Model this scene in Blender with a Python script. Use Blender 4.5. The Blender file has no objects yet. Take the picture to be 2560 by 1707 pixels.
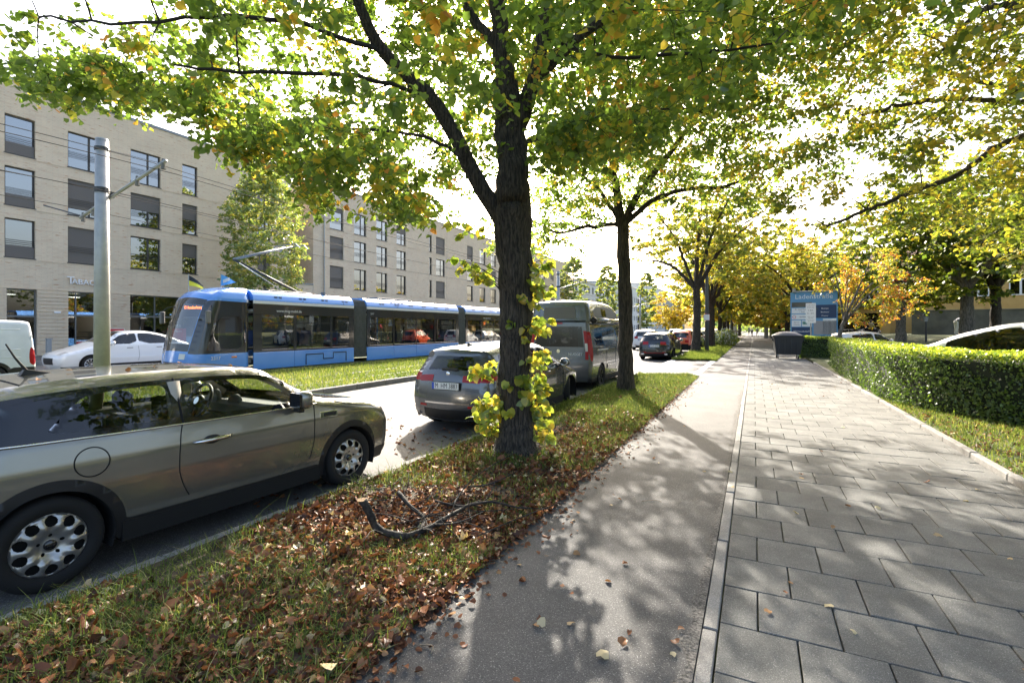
import bpy, math, random
import numpy as np
from mathutils import Vector

# ---------------------------------------------------------------- camera, sky, sun, exposure
sc = bpy.context.scene
R = math.radians
FPX, VX, HY, EYE = 1225.0, 1885.0, 820.0, 1.6          # focal length, street vanishing point, horizon (photo pixels), eye height
TH = math.atan((VX - 1280) / FPX)
SN, CS = math.sin(TH), math.cos(TH)
cam_d = bpy.data.cameras.new('camera'); cam = bpy.data.objects.new('camera', cam_d)
sc.collection.objects.link(cam); sc.camera = cam
cam.location = (0, 0, EYE); cam.rotation_euler = (R(90), 0, TH)
cam_d.sensor_width = 36; cam_d.lens = FPX / 2560 * 36
cam_d.shift_y = -(853.5 - HY) / 2560
cam_d.clip_start = 0.05; cam_d.clip_end = 3000
SUN_AZ, SUN_EL = R(-25.7), R(31.3)
w = bpy.data.worlds.new('World'); sc.world = w; w.use_nodes = True
nt = w.node_tree; bg = nt.nodes['Background']
sky = nt.nodes.new('ShaderNodeTexSky'); sky.sky_type = 'NISHITA'; sky.sun_disc = False
sky.sun_elevation = SUN_EL; sky.sun_rotation = SUN_AZ
sky.dust_density = 6.0; sky.ozone_density = 0.7; sky.air_density = 0.95
nt.links.new(sky.outputs[0], bg.inputs[0]); bg.inputs[1].default_value = 0.15
sd = bpy.data.lights.new('sun', 'SUN'); sd.energy = 4.4; sd.angle = R(0.53); sd.color = (1, 0.93, 0.82)
sun = bpy.data.objects.new('sun', sd); sc.collection.objects.link(sun)
sv = Vector((math.sin(SUN_AZ) * math.cos(SUN_EL), math.cos(SUN_AZ) * math.cos(SUN_EL), math.sin(SUN_EL)))
sun.rotation_euler = (-sv).to_track_quat('-Z', 'Y').to_euler(); sun.location = sv * 60
vs = sc.view_settings; vs.view_transform = 'Standard'; vs.look = 'None'; vs.gamma = 1.0; vs.exposure = 1.9
vs.use_curve_mapping = False
cy = sc.cycles; cy.max_bounces = 7; cy.diffuse_bounces = 3; cy.glossy_bounces = 3; cy.transmission_bounces = 5
cy.transparent_max_bounces = 12; cy.sample_clamp_indirect = 6; cy.use_denoising = True
cy.caustics_reflective = False; cy.caustics_refractive = False

# ---------------------------------------------------------------- pixel helpers (photo pixels -> world points)
def ray(px, py):
    a = (px - 1280) / FPX; b = (HY - py) / FPX
    return np.array((a * CS - SN, a * SN + CS, b))
def atD(px, py, d): return np.array((0, 0, EYE)) + ray(px, py) * d
def gnd(px, py, z=0.0):
    r = ray(px, py); return np.array((0, 0, EYE)) + r * ((z - EYE) / r[2])
def proj(P):
    P = np.atleast_2d(P); d = -P[:, 0] * SN + P[:, 1] * CS
    return 1280 + FPX * (P[:, 0] * CS + P[:, 1] * SN) / d, HY + FPX * (EYE - P[:, 2]) / d, d
KD = 2560 / 2352.0

# ---------------------------------------------------------------- mesh helpers
rng = np.random.default_rng(11)
COL = sc.collection
def mesh(name, V, F, mats=None, smooth=False, attr=None):
    me = bpy.data.meshes.new(name)
    V = np.asarray(V, dtype=np.float32).reshape(-1, 3)
    if isinstance(F, np.ndarray):
        n, k = F.shape
        me.vertices.add(len(V)); me.vertices.foreach_set('co', V.ravel())
        me.loops.add(n * k); me.loops.foreach_set('vertex_index', F.astype(np.int32).ravel())
        me.polygons.add(n); me.polygons.foreach_set('loop_start', np.arange(0, n * k, k, dtype=np.int32))
        me.update(calc_edges=True)
    else:
        me.from_pydata(V.tolist(), [], F); me.update()
    if smooth: me.polygons.foreach_set('use_smooth', np.ones(len(me.polygons), dtype=bool))
    if attr is not None:
        a = me.attributes.new('tint', 'FLOAT', 'POINT'); a.data.foreach_set('value', np.asarray(attr, dtype=np.float32))
    for m in (mats if isinstance(mats, (list, tuple)) else [mats] if mats else []): me.materials.append(m)
    return me
def link(name, me, parent=None, loc=(0, 0, 0), rot=(0, 0, 0)):
    o = bpy.data.objects.new(name, me); COL.objects.link(o); o.location = loc; o.rotation_euler = rot
    if parent is not None: o.parent = parent
    return o
def tag(o, label=None, cat=None, group=None, kind=None):
    if label: o['label'] = label
    if cat: o['category'] = cat
    if group: o['group'] = group
    if kind: o['kind'] = kind
    return o
def thing(name, label, cat, loc=(0, 0, 0), rz=0.0, group=None):
    o = bpy.data.objects.new(name, None); COL.objects.link(o); o.location = loc; o.rotation_euler = (0, 0, rz)
    o.empty_display_size = 0.2
    return tag(o, label, cat, group)
def base_of(p):
    v = Vector((0, 0, 0))
    while p is not None: v += p.location; p = p.parent
    return np.array(v)
class MB:
    def __init__(s): s.v = []; s.f = []
    def add(s, V, F):
        n = len(s.v); s.v.extend([tuple(map(float, p)) for p in V]); s.f.extend([[i + n for i in q] for q in F]); return s
    def quad(s, a, b, c, d): return s.add([a, b, c, d], [[0, 1, 2, 3]])
    def box(s, x0, x1, y0, y1, z0, z1, b=0.0):
        if b <= 0:
            V = [(x, y, z) for z in (z0, z1) for y in (y0, y1) for x in (x0, x1)]
            return s.add(V, [[0, 2, 3, 1], [4, 5, 7, 6], [0, 1, 5, 4], [2, 6, 7, 3], [0, 4, 6, 2], [1, 3, 7, 5]])
        V = []; idx = {}
        for i, x in enumerate((x0, x1)):
            for j, y in enumerate((y0, y1)):
                for k, z in enumerate((z0, z1)):
                    sx, sy, sz = (1 - 2 * i) * b, (1 - 2 * j) * b, (1 - 2 * k) * b
                    idx[i, j, k] = len(V); V += [(x, y + sy, z + sz), (x + sx, y, z + sz), (x + sx, y + sy, z)]
        I = lambda i, j, k, a: idx[i, j, k] + a
        F = [[I(0, 0, 0, 0), I(0, 0, 1, 0), I(0, 1, 1, 0), I(0, 1, 0, 0)], [I(1, 0, 0, 0), I(1, 1, 0, 0), I(1, 1, 1, 0), I(1, 0, 1, 0)],
             [I(0, 0, 0, 1), I(1, 0, 0, 1), I(1, 0, 1, 1), I(0, 0, 1, 1)], [I(0, 1, 0, 1), I(0, 1, 1, 1), I(1, 1, 1, 1), I(1, 1, 0, 1)],
             [I(0, 0, 0, 2), I(0, 1, 0, 2), I(1, 1, 0, 2), I(1, 0, 0, 2)], [I(0, 0, 1, 2), I(1, 0, 1, 2), I(1, 1, 1, 2), I(0, 1, 1, 2)]]
        for i in (0, 1):
            for j in (0, 1): F.append([I(i, j, 0, 0), I(i, j, 0, 1), I(i, j, 1, 1), I(i, j, 1, 0)])
            for k in (0, 1): F.append([I(i, 0, k, 0), I(i, 0, k, 2), I(i, 1, k, 2), I(i, 1, k, 0)])
        for j in (0, 1):
            for k in (0, 1): F.append([I(0, j, k, 1), I(0, j, k, 2), I(1, j, k, 2), I(1, j, k, 1)])
        for i in (0, 1):
            for j in (0, 1):
                for k in (0, 1): F.append([I(i, j, k, 0), I(i, j, k, 1), I(i, j, k, 2)])
        return s.add(V, F)
    def tube(s, P, r, n=8, cap=True):
        P = np.asarray(P, float); m = len(P); r = np.broadcast_to(np.asarray(r, float), (m,))
        T = np.gradient(P, axis=0); T /= np.linalg.norm(T, axis=1)[:, None] + 1e-9
        u = np.cross(T[0], (0, 0, 1.0)); 
        if np.linalg.norm(u) < 1e-3: u = np.cross(T[0], (0, 1.0, 0))
        V = []
        for i in range(m):
            u = u - T[i] * np.dot(u, T[i]); u /= np.linalg.norm(u) + 1e-9; q = np.cross(T[i], u)
            for k in range(n):
                a = 2 * math.pi * k / n; V.append(P[i] + r[i] * (math.cos(a) * u + math.sin(a) * q))
        F = [[i * n + k, i * n + (k + 1) % n, (i + 1) * n + (k + 1) % n, (i + 1) * n + k] for i in range(m - 1) for k in range(n)]
        if cap: F += [list(range(n))[::-1], [(m - 1) * n + k for k in range(n)]]
        return s.add(V, F)
    def lathe(s, prof, n=24, axis='z', c=(0, 0, 0)):
        V = []; F = []; m = len(prof)
        for k in range(n):
            a = 2 * math.pi * k / n
            for r, h in prof:
                p = (r * math.cos(a), r * math.sin(a), h)
                if axis == 'x': p = (h, p[0], p[1])
                if axis == 'y': p = (p[0], h, p[1])
                V.append((p[0] + c[0], p[1] + c[1], p[2] + c[2]))
        for k in range(n):
            for i in range(m - 1): F.append([k * m + i, ((k + 1) % n) * m + i, ((k + 1) % n) * m + i + 1, k * m + i + 1])
        return s.add(V, F)
    def prism(s, poly, x0, x1, ax='x'):
        # polygon in the two other axes, extruded along ax
        n = len(poly)
        def pt(p, h): return (h, p[0], p[1]) if ax == 'x' else (p[0], h, p[1]) if ax == 'y' else (p[0], p[1], h)
        V = [pt(p, x0) for p in poly] + [pt(p, x1) for p in poly]
        F = [[i, (i + 1) % n, n + (i + 1) % n, n + i] for i in range(n)] + [list(range(n))[::-1], list(range(n, 2 * n))]
        return s.add(V, F)
    def sphere(s, c, r, n=10, m=7, sx=1, sy=1, sz=1):
        V = []; F = []
        for i in range(m + 1):
            t = math.pi * i / m
            for k in range(n):
                a = 2 * math.pi * k / n
                V.append((c[0] + r * sx * math.sin(t) * math.cos(a), c[1] + r * sy * math.sin(t) * math.sin(a), c[2] + r * sz * math.cos(t)))
        for i in range(m):
            for k in range(n): F.append([i * n + k, (i + 1) * n + k, (i + 1) * n + (k + 1) % n, i * n + (k + 1) % n])
        return s.add(V, F)
    def grid(s, fn, nu, nv):
        V = [fn(i / nu, j / nv) for i in range(nu + 1) for j in range(nv + 1)]
        F = [[i * (nv + 1) + j, (i + 1) * (nv + 1) + j, (i + 1) * (nv + 1) + j + 1, i * (nv + 1) + j + 1] for i in range(nu) for j in range(nv)]
        return s.add(V, F)
    def build(s, name, m, parent=None, smooth=False, world=False, loc=(0, 0, 0)):
        V = np.array(s.v, float).reshape(-1, 3)
        if world: V = V - base_of(parent)
        return link(name, mesh(name, V, s.f, m, smooth), parent, loc)
def text(name, s, size, m, parent, M, ext=0.003, align='CENTER', fit=None):
    """lettering as a mesh: local x = reading direction, y = up, placed with the 4x4 frame M (origin, right, up)"""
    cu = bpy.data.curves.new(name, 'FONT'); cu.body = s; cu.size = size; cu.extrude = ext; cu.align_x = align; cu.align_y = 'CENTER'; cu.resolution_u = 2
    to = bpy.data.objects.new('tmp', cu); COL.objects.link(to)
    bpy.context.view_layer.update()
    me = bpy.data.meshes.new_from_object(to.evaluated_get(bpy.context.evaluated_depsgraph_get()))
    bpy.data.objects.remove(to)
    o, r, u = [np.array(q, float) for q in M]; r /= np.linalg.norm(r); u /= np.linalg.norm(u); n = np.cross(r, u)
    V = np.zeros(len(me.vertices) * 3, dtype=np.float32); me.vertices.foreach_get('co', V); V = V.reshape(-1, 3)
    if fit: V[:, 0] *= fit / max(1e-6, np.ptp(V[:, 0]))
    V = o + V[:, :1] * r + V[:, 1:2] * u + V[:, 2:3] * n
    me.vertices.foreach_set('co', V.astype(np.float32).ravel()); me.update()
    me.materials.clear(); me.materials.append(m); me.name = name
    return link(name, me, parent)

# ---------------------------------------------------------------- materials
def N(t, kind, **kw):
    n = t.nodes.new(kind)
    for k, v in kw.items(): setattr(n, k, v)
    return n
MATS = {}
def pm(name, col, rough=0.5, metal=0.0, coat=0.0, col2=None, ns=8.0, nd=4.0, lo=0.4, hi=0.6, bump=0.0, bs=40.0, spec=0.5, stretch=None, bd=0.01, emit=0, nrough=0.6):
    m = bpy.data.materials.new(name); m.use_nodes = True; t = m.node_tree; b = t.nodes['Principled BSDF']
    b.inputs['Base Color'].default_value = (*col, 1); b.inputs['Roughness'].default_value = rough; b.inputs['Metallic'].default_value = metal
    b.inputs['Coat Weight'].default_value = coat; b.inputs['Coat Roughness'].default_value = 0.03; b.inputs['Specular IOR Level'].default_value = spec
    tc = N(t, 'ShaderNodeTexCoord'); vec = tc.outputs['Object']
    if stretch:
        mp = N(t, 'ShaderNodeMapping'); mp.inputs['Scale'].default_value = stretch; t.links.new(vec, mp.inputs[0]); vec = mp.outputs[0]
    if col2 is not None:
        n = N(t, 'ShaderNodeTexNoise'); n.inputs['Scale'].default_value = ns; n.inputs['Detail'].default_value = nd; n.inputs['Roughness'].default_value = nrough
        t.links.new(vec, n.inputs['Vector'])
        r = N(t, 'ShaderNodeValToRGB'); r.color_ramp.elements[0].position = lo; r.color_ramp.elements[1].position = hi
        r.color_ramp.elements[0].color = (*col, 1); r.color_ramp.elements[1].color = (*col2, 1)
        t.links.new(n.outputs[0], r.inputs[0]); t.links.new(r.outputs[0], b.inputs['Base Color'])
    if bump:
        n2 = N(t, 'ShaderNodeTexNoise'); n2.inputs['Scale'].default_value = bs; n2.inputs['Detail'].default_value = 3
        t.links.new(vec, n2.inputs['Vector'])
        bp = N(t, 'ShaderNodeBump'); bp.inputs['Strength'].default_value = bump; bp.inputs['Distance'].default_value = bd
        t.links.new(n2.outputs[0], bp.inputs['Height']); t.links.new(bp.outputs[0], b.inputs['Normal'])
    if emit:
        b.inputs['Emission Color'].default_value = (*col, 1); b.inputs['Emission Strength'].default_value = emit
    MATS[name] = m; return m
def glass(name, tint, refl=0.05, rough=0.0, base=None):
    m = bpy.data.materials.new(name); m.use_nodes = True; t = m.node_tree; t.nodes.clear()
    o = N(t, 'ShaderNodeOutputMaterial'); tr = N(t, 'ShaderNodeBsdfTransparent'); gl = N(t, 'ShaderNodeBsdfGlossy')
    tr.inputs[0].default_value = (*tint, 1); gl.inputs['Roughness'].default_value = rough; gl.inputs[0].default_value = (1, 1, 1, 1)
    lw = N(t, 'ShaderNodeLayerWeight'); lw.inputs[0].default_value = 0.5
    p = N(t, 'ShaderNodeMath', operation='POWER'); p.inputs[1].default_value = 5
    a = N(t, 'ShaderNodeMath', operation='MULTIPLY_ADD'); a.inputs[1].default_value = 1 - refl; a.inputs[2].default_value = refl; a.use_clamp = True
    mx = N(t, 'ShaderNodeMixShader')
    t.links.new(lw.outputs['Facing'], p.inputs[0]); t.links.new(p.outputs[0], a.inputs[0]); t.links.new(a.outputs[0], mx.inputs[0])
    t.links.new(tr.outputs[0], mx.inputs[1]); t.links.new(gl.outputs[0], mx.inputs[2]); t.links.new(mx.outputs[0], o.inputs[0])
    MATS[name] = m; return m
def leafmat(name, ramp, trans=0.5, gloss=0.05, groughness=0.35, tgain=1.6):
    m = bpy.data.materials.new(name); m.use_nodes = True; t = m.node_tree; t.nodes.clear()
    o = N(t, 'ShaderNodeOutputMaterial'); at = N(t, 'ShaderNodeAttribute', attribute_name='tint')
    r = N(t, 'ShaderNodeValToRGB')
    els = r.color_ramp.elements
    while len(els) < len(ramp): els.new(0.5)
    for e, (p, c) in zip(els, ramp): e.position = p; e.color = (*c, 1)
    t.links.new(at.outputs['Fac'], r.inputs[0])
    d = N(t, 'ShaderNodeBsdfDiffuse'); tl = N(t, 'ShaderNodeBsdfTranslucent'); g = N(t, 'ShaderNodeBsdfGlossy'); g.inputs['Roughness'].default_value = groughness
    ml = N(t, 'ShaderNodeMix', data_type='RGBA', blend_type='MULTIPLY'); ml.inputs[0].default_value = 1; ml.inputs[7].default_value = (tgain * 1.05, tgain, tgain * 0.55, 1)
    t.links.new(r.outputs[0], d.inputs[0]); t.links.new(r.outputs[0], ml.inputs[6]); t.links.new(ml.outputs[2], tl.inputs[0])
    m1 = N(t, 'ShaderNodeMixShader'); m1.inputs[0].default_value = trans; m2 = N(t, 'ShaderNodeMixShader'); m2.inputs[0].default_value = gloss
    t.links.new(d.outputs[0], m1.inputs[1]); t.links.new(tl.outputs[0], m1.inputs[2]); t.links.new(m1.outputs[0], m2.inputs[1]); t.links.new(g.outputs[0], m2.inputs[2])
    t.links.new(m2.outputs[0], o.inputs[0]); MATS[name] = m; return m
def speckle(name, c1, c2, c3, scale=260.0, rough=0.85, bump=0.4, big=1.2, bd=0.004, stain=0.25):
    """aggregate surface: fine stone speckle, large uneven patches, fine relief"""
    m = bpy.data.materials.new(name); m.use_nodes = True; t = m.node_tree; b = t.nodes['Principled BSDF']; b.inputs['Roughness'].default_value = rough
    b.inputs['Specular IOR Level'].default_value = 0.35
    ge = N(t, 'ShaderNodeNewGeometry'); vec = ge.outputs['Position']
    v = N(t, 'ShaderNodeTexVoronoi'); v.inputs['Scale'].default_value = scale; t.links.new(vec, v.inputs['Vector'])
    sp = N(t, 'ShaderNodeSeparateColor'); t.links.new(v.outputs['Color'], sp.inputs[0])
    r = N(t, 'ShaderNodeValToRGB'); r.color_ramp.elements[0].color = (*c1, 1); r.color_ramp.elements[1].color = (*c2, 1)
    e = r.color_ramp.elements.new(0.93); e.color = (*c2, 1); r.color_ramp.elements[-1].color = (*c3, 1); r.color_ramp.elements[-1].position = 1.0
    r.color_ramp.elements[0].position = 0.1
    t.links.new(sp.outputs[0], r.inputs[0])
    n = N(t, 'ShaderNodeTexNoise'); n.inputs['Scale'].default_value = big; n.inputs['Detail'].default_value = 6; n.inputs['Roughness'].default_value = 0.65; t.links.new(vec, n.inputs['Vector'])
    mr = N(t, 'ShaderNodeMapRange'); mr.inputs[1].default_value = 0.3; mr.inputs[2].default_value = 0.7; mr.inputs[3].default_value = 1 - stain; mr.inputs[4].default_value = 1 + stain
    t.links.new(n.outputs[0], mr.inputs[0])
    oi = N(t, 'ShaderNodeObjectInfo'); mr2 = N(t, 'ShaderNodeMapRange'); mr2.inputs[3].default_value = 0.86; mr2.inputs[4].default_value = 1.12; t.links.new(oi.outputs['Random'], mr2.inputs[0])
    mm = N(t, 'ShaderNodeMath', operation='MULTIPLY'); t.links.new(mr.outputs[0], mm.inputs[0]); t.links.new(mr2.outputs[0], mm.inputs[1])
    mx = N(t, 'ShaderNodeVectorMath', operation='SCALE'); t.links.new(r.outputs[0], mx.inputs[0]); t.links.new(mm.outputs[0], mx.inputs['Scale'])
    t.links.new(mx.outputs[0], b.inputs['Base Color'])
    n2 = N(t, 'ShaderNodeTexNoise'); n2.inputs['Scale'].default_value = scale * 0.6; n2.inputs['Detail'].default_value = 2; t.links.new(vec, n2.inputs['Vector'])
    bp = N(t, 'ShaderNodeBump'); bp.inputs['Strength'].default_value = bump; bp.inputs['Distance'].default_value = bd
    t.links.new(n2.outputs[0], bp.inputs['Height']); t.links.new(bp.outputs[0], b.inputs['Normal'])
    MATS[name] = m; return m

speckle('asphalt_path', (0.06, 0.058, 0.056), (0.112, 0.108, 0.104), (0.28, 0.27, 0.255), 240, 0.85, 0.5)
speckle('asphalt_road', (0.075, 0.073, 0.07), (0.15, 0.145, 0.14), (0.3, 0.29, 0.28), 180, 0.8, 0.6)
speckle('slab_concrete', (0.085, 0.085, 0.08), (0.145, 0.144, 0.135), (0.29, 0.285, 0.265), 330, 0.9, 0.35, 2.6, 0.003, 0.3)
speckle('kerb_concrete', (0.15, 0.145, 0.135), (0.25, 0.24, 0.225), (0.38, 0.36, 0.34), 300, 0.9, 0.4, 3.0, 0.004, 0.25)
pm('joint_soil', (0.025, 0.025, 0.018), 0.95, col2=(0.07, 0.085, 0.025), ns=5, bump=0.5, bs=90)
pm('soil', (0.05, 0.04, 0.028), 0.95, col2=(0.085, 0.06, 0.035), ns=9, bump=0.8, bs=60, bd=0.02)
pm('lawn_soil', (0.055, 0.07, 0.022), 0.95, col2=(0.12, 0.125, 0.045), ns=1.4, bump=0.7, bs=50, bd=0.03)
pm('bark', (0.014, 0.012, 0.010), 0.95, col2=(0.14, 0.112, 0.084), ns=18, nd=8, lo=0.42, hi=0.70, bump=1.0, bs=26, stretch=(2.4, 2.4, 0.28), bd=0.06, nrough=0.75)
pm('bark_grey', (0.09, 0.082, 0.07), 0.95, col2=(0.19, 0.17, 0.145), ns=10, bump=0.8, bs=20, stretch=(1.5, 1.5, 0.5), bd=0.02)
pm('twig', (0.025, 0.021, 0.017), 0.9)
pm('dead_wood', (0.010, 0.009, 0.008), 0.9, col2=(0.045, 0.037, 0.028), ns=20, bump=0.6, bs=50)
pm('dry_stick', (0.32, 0.25, 0.17), 0.9, col2=(0.2, 0.15, 0.1), ns=20)
pm('cut_wood', (0.3, 0.19, 0.1), 0.9)
pm('white_paint', (0.72, 0.72, 0.7), 0.35)
pm('black_gloss', (0.006, 0.006, 0.007), 0.08, coat=0.6)
pm('black_plastic', (0.009, 0.009, 0.010), 0.55, bump=0.15, bs=300, bd=0.001)
pm('rubber', (0.007, 0.007, 0.007), 0.85, bump=0.2, bs=120, bd=0.002)
pm('seam', (0.004, 0.004, 0.004), 0.9)
pm('chrome', (0.75, 0.75, 0.76), 0.12, 1.0)
pm('hub_silver', (0.42, 0.405, 0.38), 0.33, 0.75, col2=(0.36, 0.35, 0.33), ns=6)
pm('alloy', (0.5, 0.5, 0.5), 0.3, 0.9)
pm('dark_alloy', (0.05, 0.05, 0.052), 0.35, 0.7)
pm('mini_paint', (0.225, 0.218, 0.185), 0.19, 0.66, 1.0, col2=(0.24, 0.23, 0.197), ns=3)
pm('bmw_paint', (0.10, 0.105, 0.115), 0.24, 0.55, 1.0)
pm('van_paint', (0.13, 0.137, 0.14), 0.26, 0.55, 1.0)
pm('black_paint', (0.012, 0.013, 0.015), 0.25, 0.3, 1.0)
pm('orange_paint', (0.62, 0.085, 0.02), 0.3, 0.1, 1.0)
pm('car_white', (0.74, 0.75, 0.76), 0.3, 0.0, 1.0)
pm('cargo_white', (0.66, 0.69, 0.7), 0.35, 0.0, 0.6, col2=(0.6, 0.63, 0.64), ns=2)
pm('car_silver', (0.42, 0.43, 0.44), 0.3, 0.8, 1.0)
pm('car_blue', (0.05, 0.08, 0.16), 0.3, 0.4, 1.0)
pm('red_lens', (0.34, 0.006, 0.008), 0.3, 0.0, 0.25, spec=0.3)
pm('clear_lens', (0.6, 0.6, 0.58), 0.1, 0.0, 1.0)
pm('amber_lens', (0.7, 0.2, 0.02), 0.15, 0.0, 1.0)
pm('plate_white', (0.75, 0.75, 0.72), 0.35)
pm('plate_blue', (0.02, 0.08, 0.5), 0.35)
pm('ink', (0.01, 0.01, 0.012), 0.5)
pm('cloth_dark', (0.016, 0.016, 0.018), 0.9)
pm('cloth_beige', (0.42, 0.37, 0.3), 0.85)
pm('trim_grey', (0.16, 0.155, 0.145), 0.7)
pm('tram_blue', (0.10, 0.29, 0.72), 0.22, 0.0, 0.8, col2=(0.115, 0.31, 0.74), ns=1)
pm('tram_dark', (0.03, 0.031, 0.033), 0.16, 0.0, 0.5)
pm('tram_white', (0.68, 0.68, 0.66), 0.3)
pm('bellows', (0.10, 0.098, 0.085), 0.8, col2=(0.13, 0.125, 0.11), ns=6)
pm('steel', (0.24, 0.25, 0.26), 0.45, 0.6)
pm('galvanised', (0.34, 0.35, 0.345), 0.5, 0.35, col2=(0.40, 0.405, 0.39), ns=5)
pm('dark_steel', (0.05, 0.053, 0.057), 0.5, 0.4)
pm('lamp_grey', (0.105, 0.12, 0.13), 0.5, 0.2)
pm('frame_dark', (0.045, 0.042, 0.038), 0.45)
pm('frame_grey', (0.16, 0.165, 0.165), 0.4, 0.3)
pm('blind', (0.125, 0.112, 0.10), 0.6)
pm('parapet_metal', (0.22, 0.24, 0.25), 0.4, 0.5)
pm('yellow_wall', (0.52, 0.34, 0.12), 0.9, col2=(0.47, 0.3, 0.1), ns=1)
pm('white_wall', (0.66, 0.66, 0.64), 0.85, col2=(0.6, 0.6, 0.585), ns=0.4)
pm('grey_wall', (0.30, 0.32, 0.33), 0.85, col2=(0.26, 0.28, 0.29), ns=0.4)
pm('concrete_wall', (0.17, 0.16, 0.13), 0.9, col2=(0.12, 0.115, 0.095), ns=1.2, bump=0.3, bs=20)
pm('bin_plastic', (0.03, 0.032, 0.036), 0.5, bump=0.12, bs=60, bd=0.004)
pm('bin_lid', (0.03, 0.034, 0.045), 0.4)
pm('sign_blue', (0.13, 0.34, 0.58), 0.5)
pm('sign_white', (0.85, 0.85, 0.85), 0.5)
pm('sign_navy', (0.02, 0.05, 0.13), 0.5)
pm('sign_red', (0.6, 0.03, 0.04), 0.45)
pm('sign_green', (0.05, 0.4, 0.25), 0.45)
pm('sign_grey', (0.35, 0.33, 0.33), 0.5)
pm('flag_blue', (0.10, 0.36, 0.72), 0.8)
pm('flag_yellow', (0.8, 0.6, 0.03), 0.8)
pm('flag_black', (0.02, 0.02, 0.02), 0.8)
pm('utility_beige', (0.42, 0.40, 0.34), 0.7, col2=(0.36, 0.34, 0.29), ns=4)
pm('utility_grey', (0.28, 0.3, 0.31), 0.6)
pm('berry', (0.5, 0.05, 0.02), 0.4)
pm('blossom', (0.8, 0.8, 0.76), 0.7)
pm('skin', (0.5, 0.3, 0.22), 0.6)
pm('cloth_red', (0.6, 0.08, 0.1), 0.85)
pm('cloth_grey', (0.3, 0.31, 0.32), 0.85)
pm('cloth_blue', (0.05, 0.1, 0.25), 0.85)
pm('cloth_white', (0.6, 0.6, 0.58), 0.85)
pm('hair', (0.03, 0.022, 0.016), 0.8)
pm('shop_wall', (0.55, 0.52, 0.45), 0.8)
pm('shop_light', (1.0, 0.93, 0.8), 0.5, emit=3.0)
pm('led_orange', (1.0, 0.18, 0.02), 0.5, emit=2.5)
pm('curtain', (0.04, 0.22, 0.17), 0.9)
glass('car_glass', (0.80, 0.84, 0.82), 0.06)
glass('dark_glass', (0.16, 0.17, 0.18), 0.06)
glass('privacy_glass', (0.46, 0.48, 0.47), 0.06)
glass('tram_glass', (0.66, 0.68, 0.67), 0.16)
glass('house_glass', (0.22, 0.25, 0.27), 0.34)
glass('shop_glass', (0.40, 0.43, 0.44), 0.22)
leafmat('leaf_linden', [(0.0, (0.055, 0.10, 0.026)), (0.45, (0.115, 0.185, 0.04)), (0.68, (0.23, 0.285, 0.05)), (0.84, (0.50, 0.38, 0.06)), (1.0, (0.38, 0.18, 0.05))], 0.58, 0.05, tgain=2.2)
leafmat('leaf_yellow', [(0.0, (0.06, 0.11, 0.018)), (0.35, (0.15, 0.20, 0.03)), (0.66, (0.42, 0.37, 0.05)), (0.88, (0.56, 0.33, 0.04)), (1.0, (0.5, 0.16, 0.03))], 0.5, 0.05, tgain=1.55)
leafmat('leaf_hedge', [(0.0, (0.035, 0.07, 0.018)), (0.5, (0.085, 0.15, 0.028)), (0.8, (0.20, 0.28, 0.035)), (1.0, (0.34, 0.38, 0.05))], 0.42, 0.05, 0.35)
leafmat('leaf_poplar', [(0.0, (0.10, 0.17, 0.05)), (0.5, (0.20, 0.27, 0.08)), (0.8, (0.36, 0.35, 0.09)), (1.0, (0.46, 0.37, 0.07))], 0.45, 0.08, tgain=1.8)
leafmat('grass_blade', [(0.0, (0.05, 0.085, 0.018)), (0.5, (0.115, 0.165, 0.04)), (0.8, (0.22, 0.25, 0.075)), (1.0, (0.42, 0.36, 0.18))], 0.35, 0.012, 0.5)
leafmat('leaf_litter', [(0.0, (0.06, 0.03, 0.02)), (0.35, (0.15, 0.06, 0.032)), (0.65, (0.27, 0.115, 0.055)), (0.85, (0.36, 0.22, 0.11)), (1.0, (0.55, 0.46, 0.28))], 0.15, 0.02, tgain=1.2)
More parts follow.
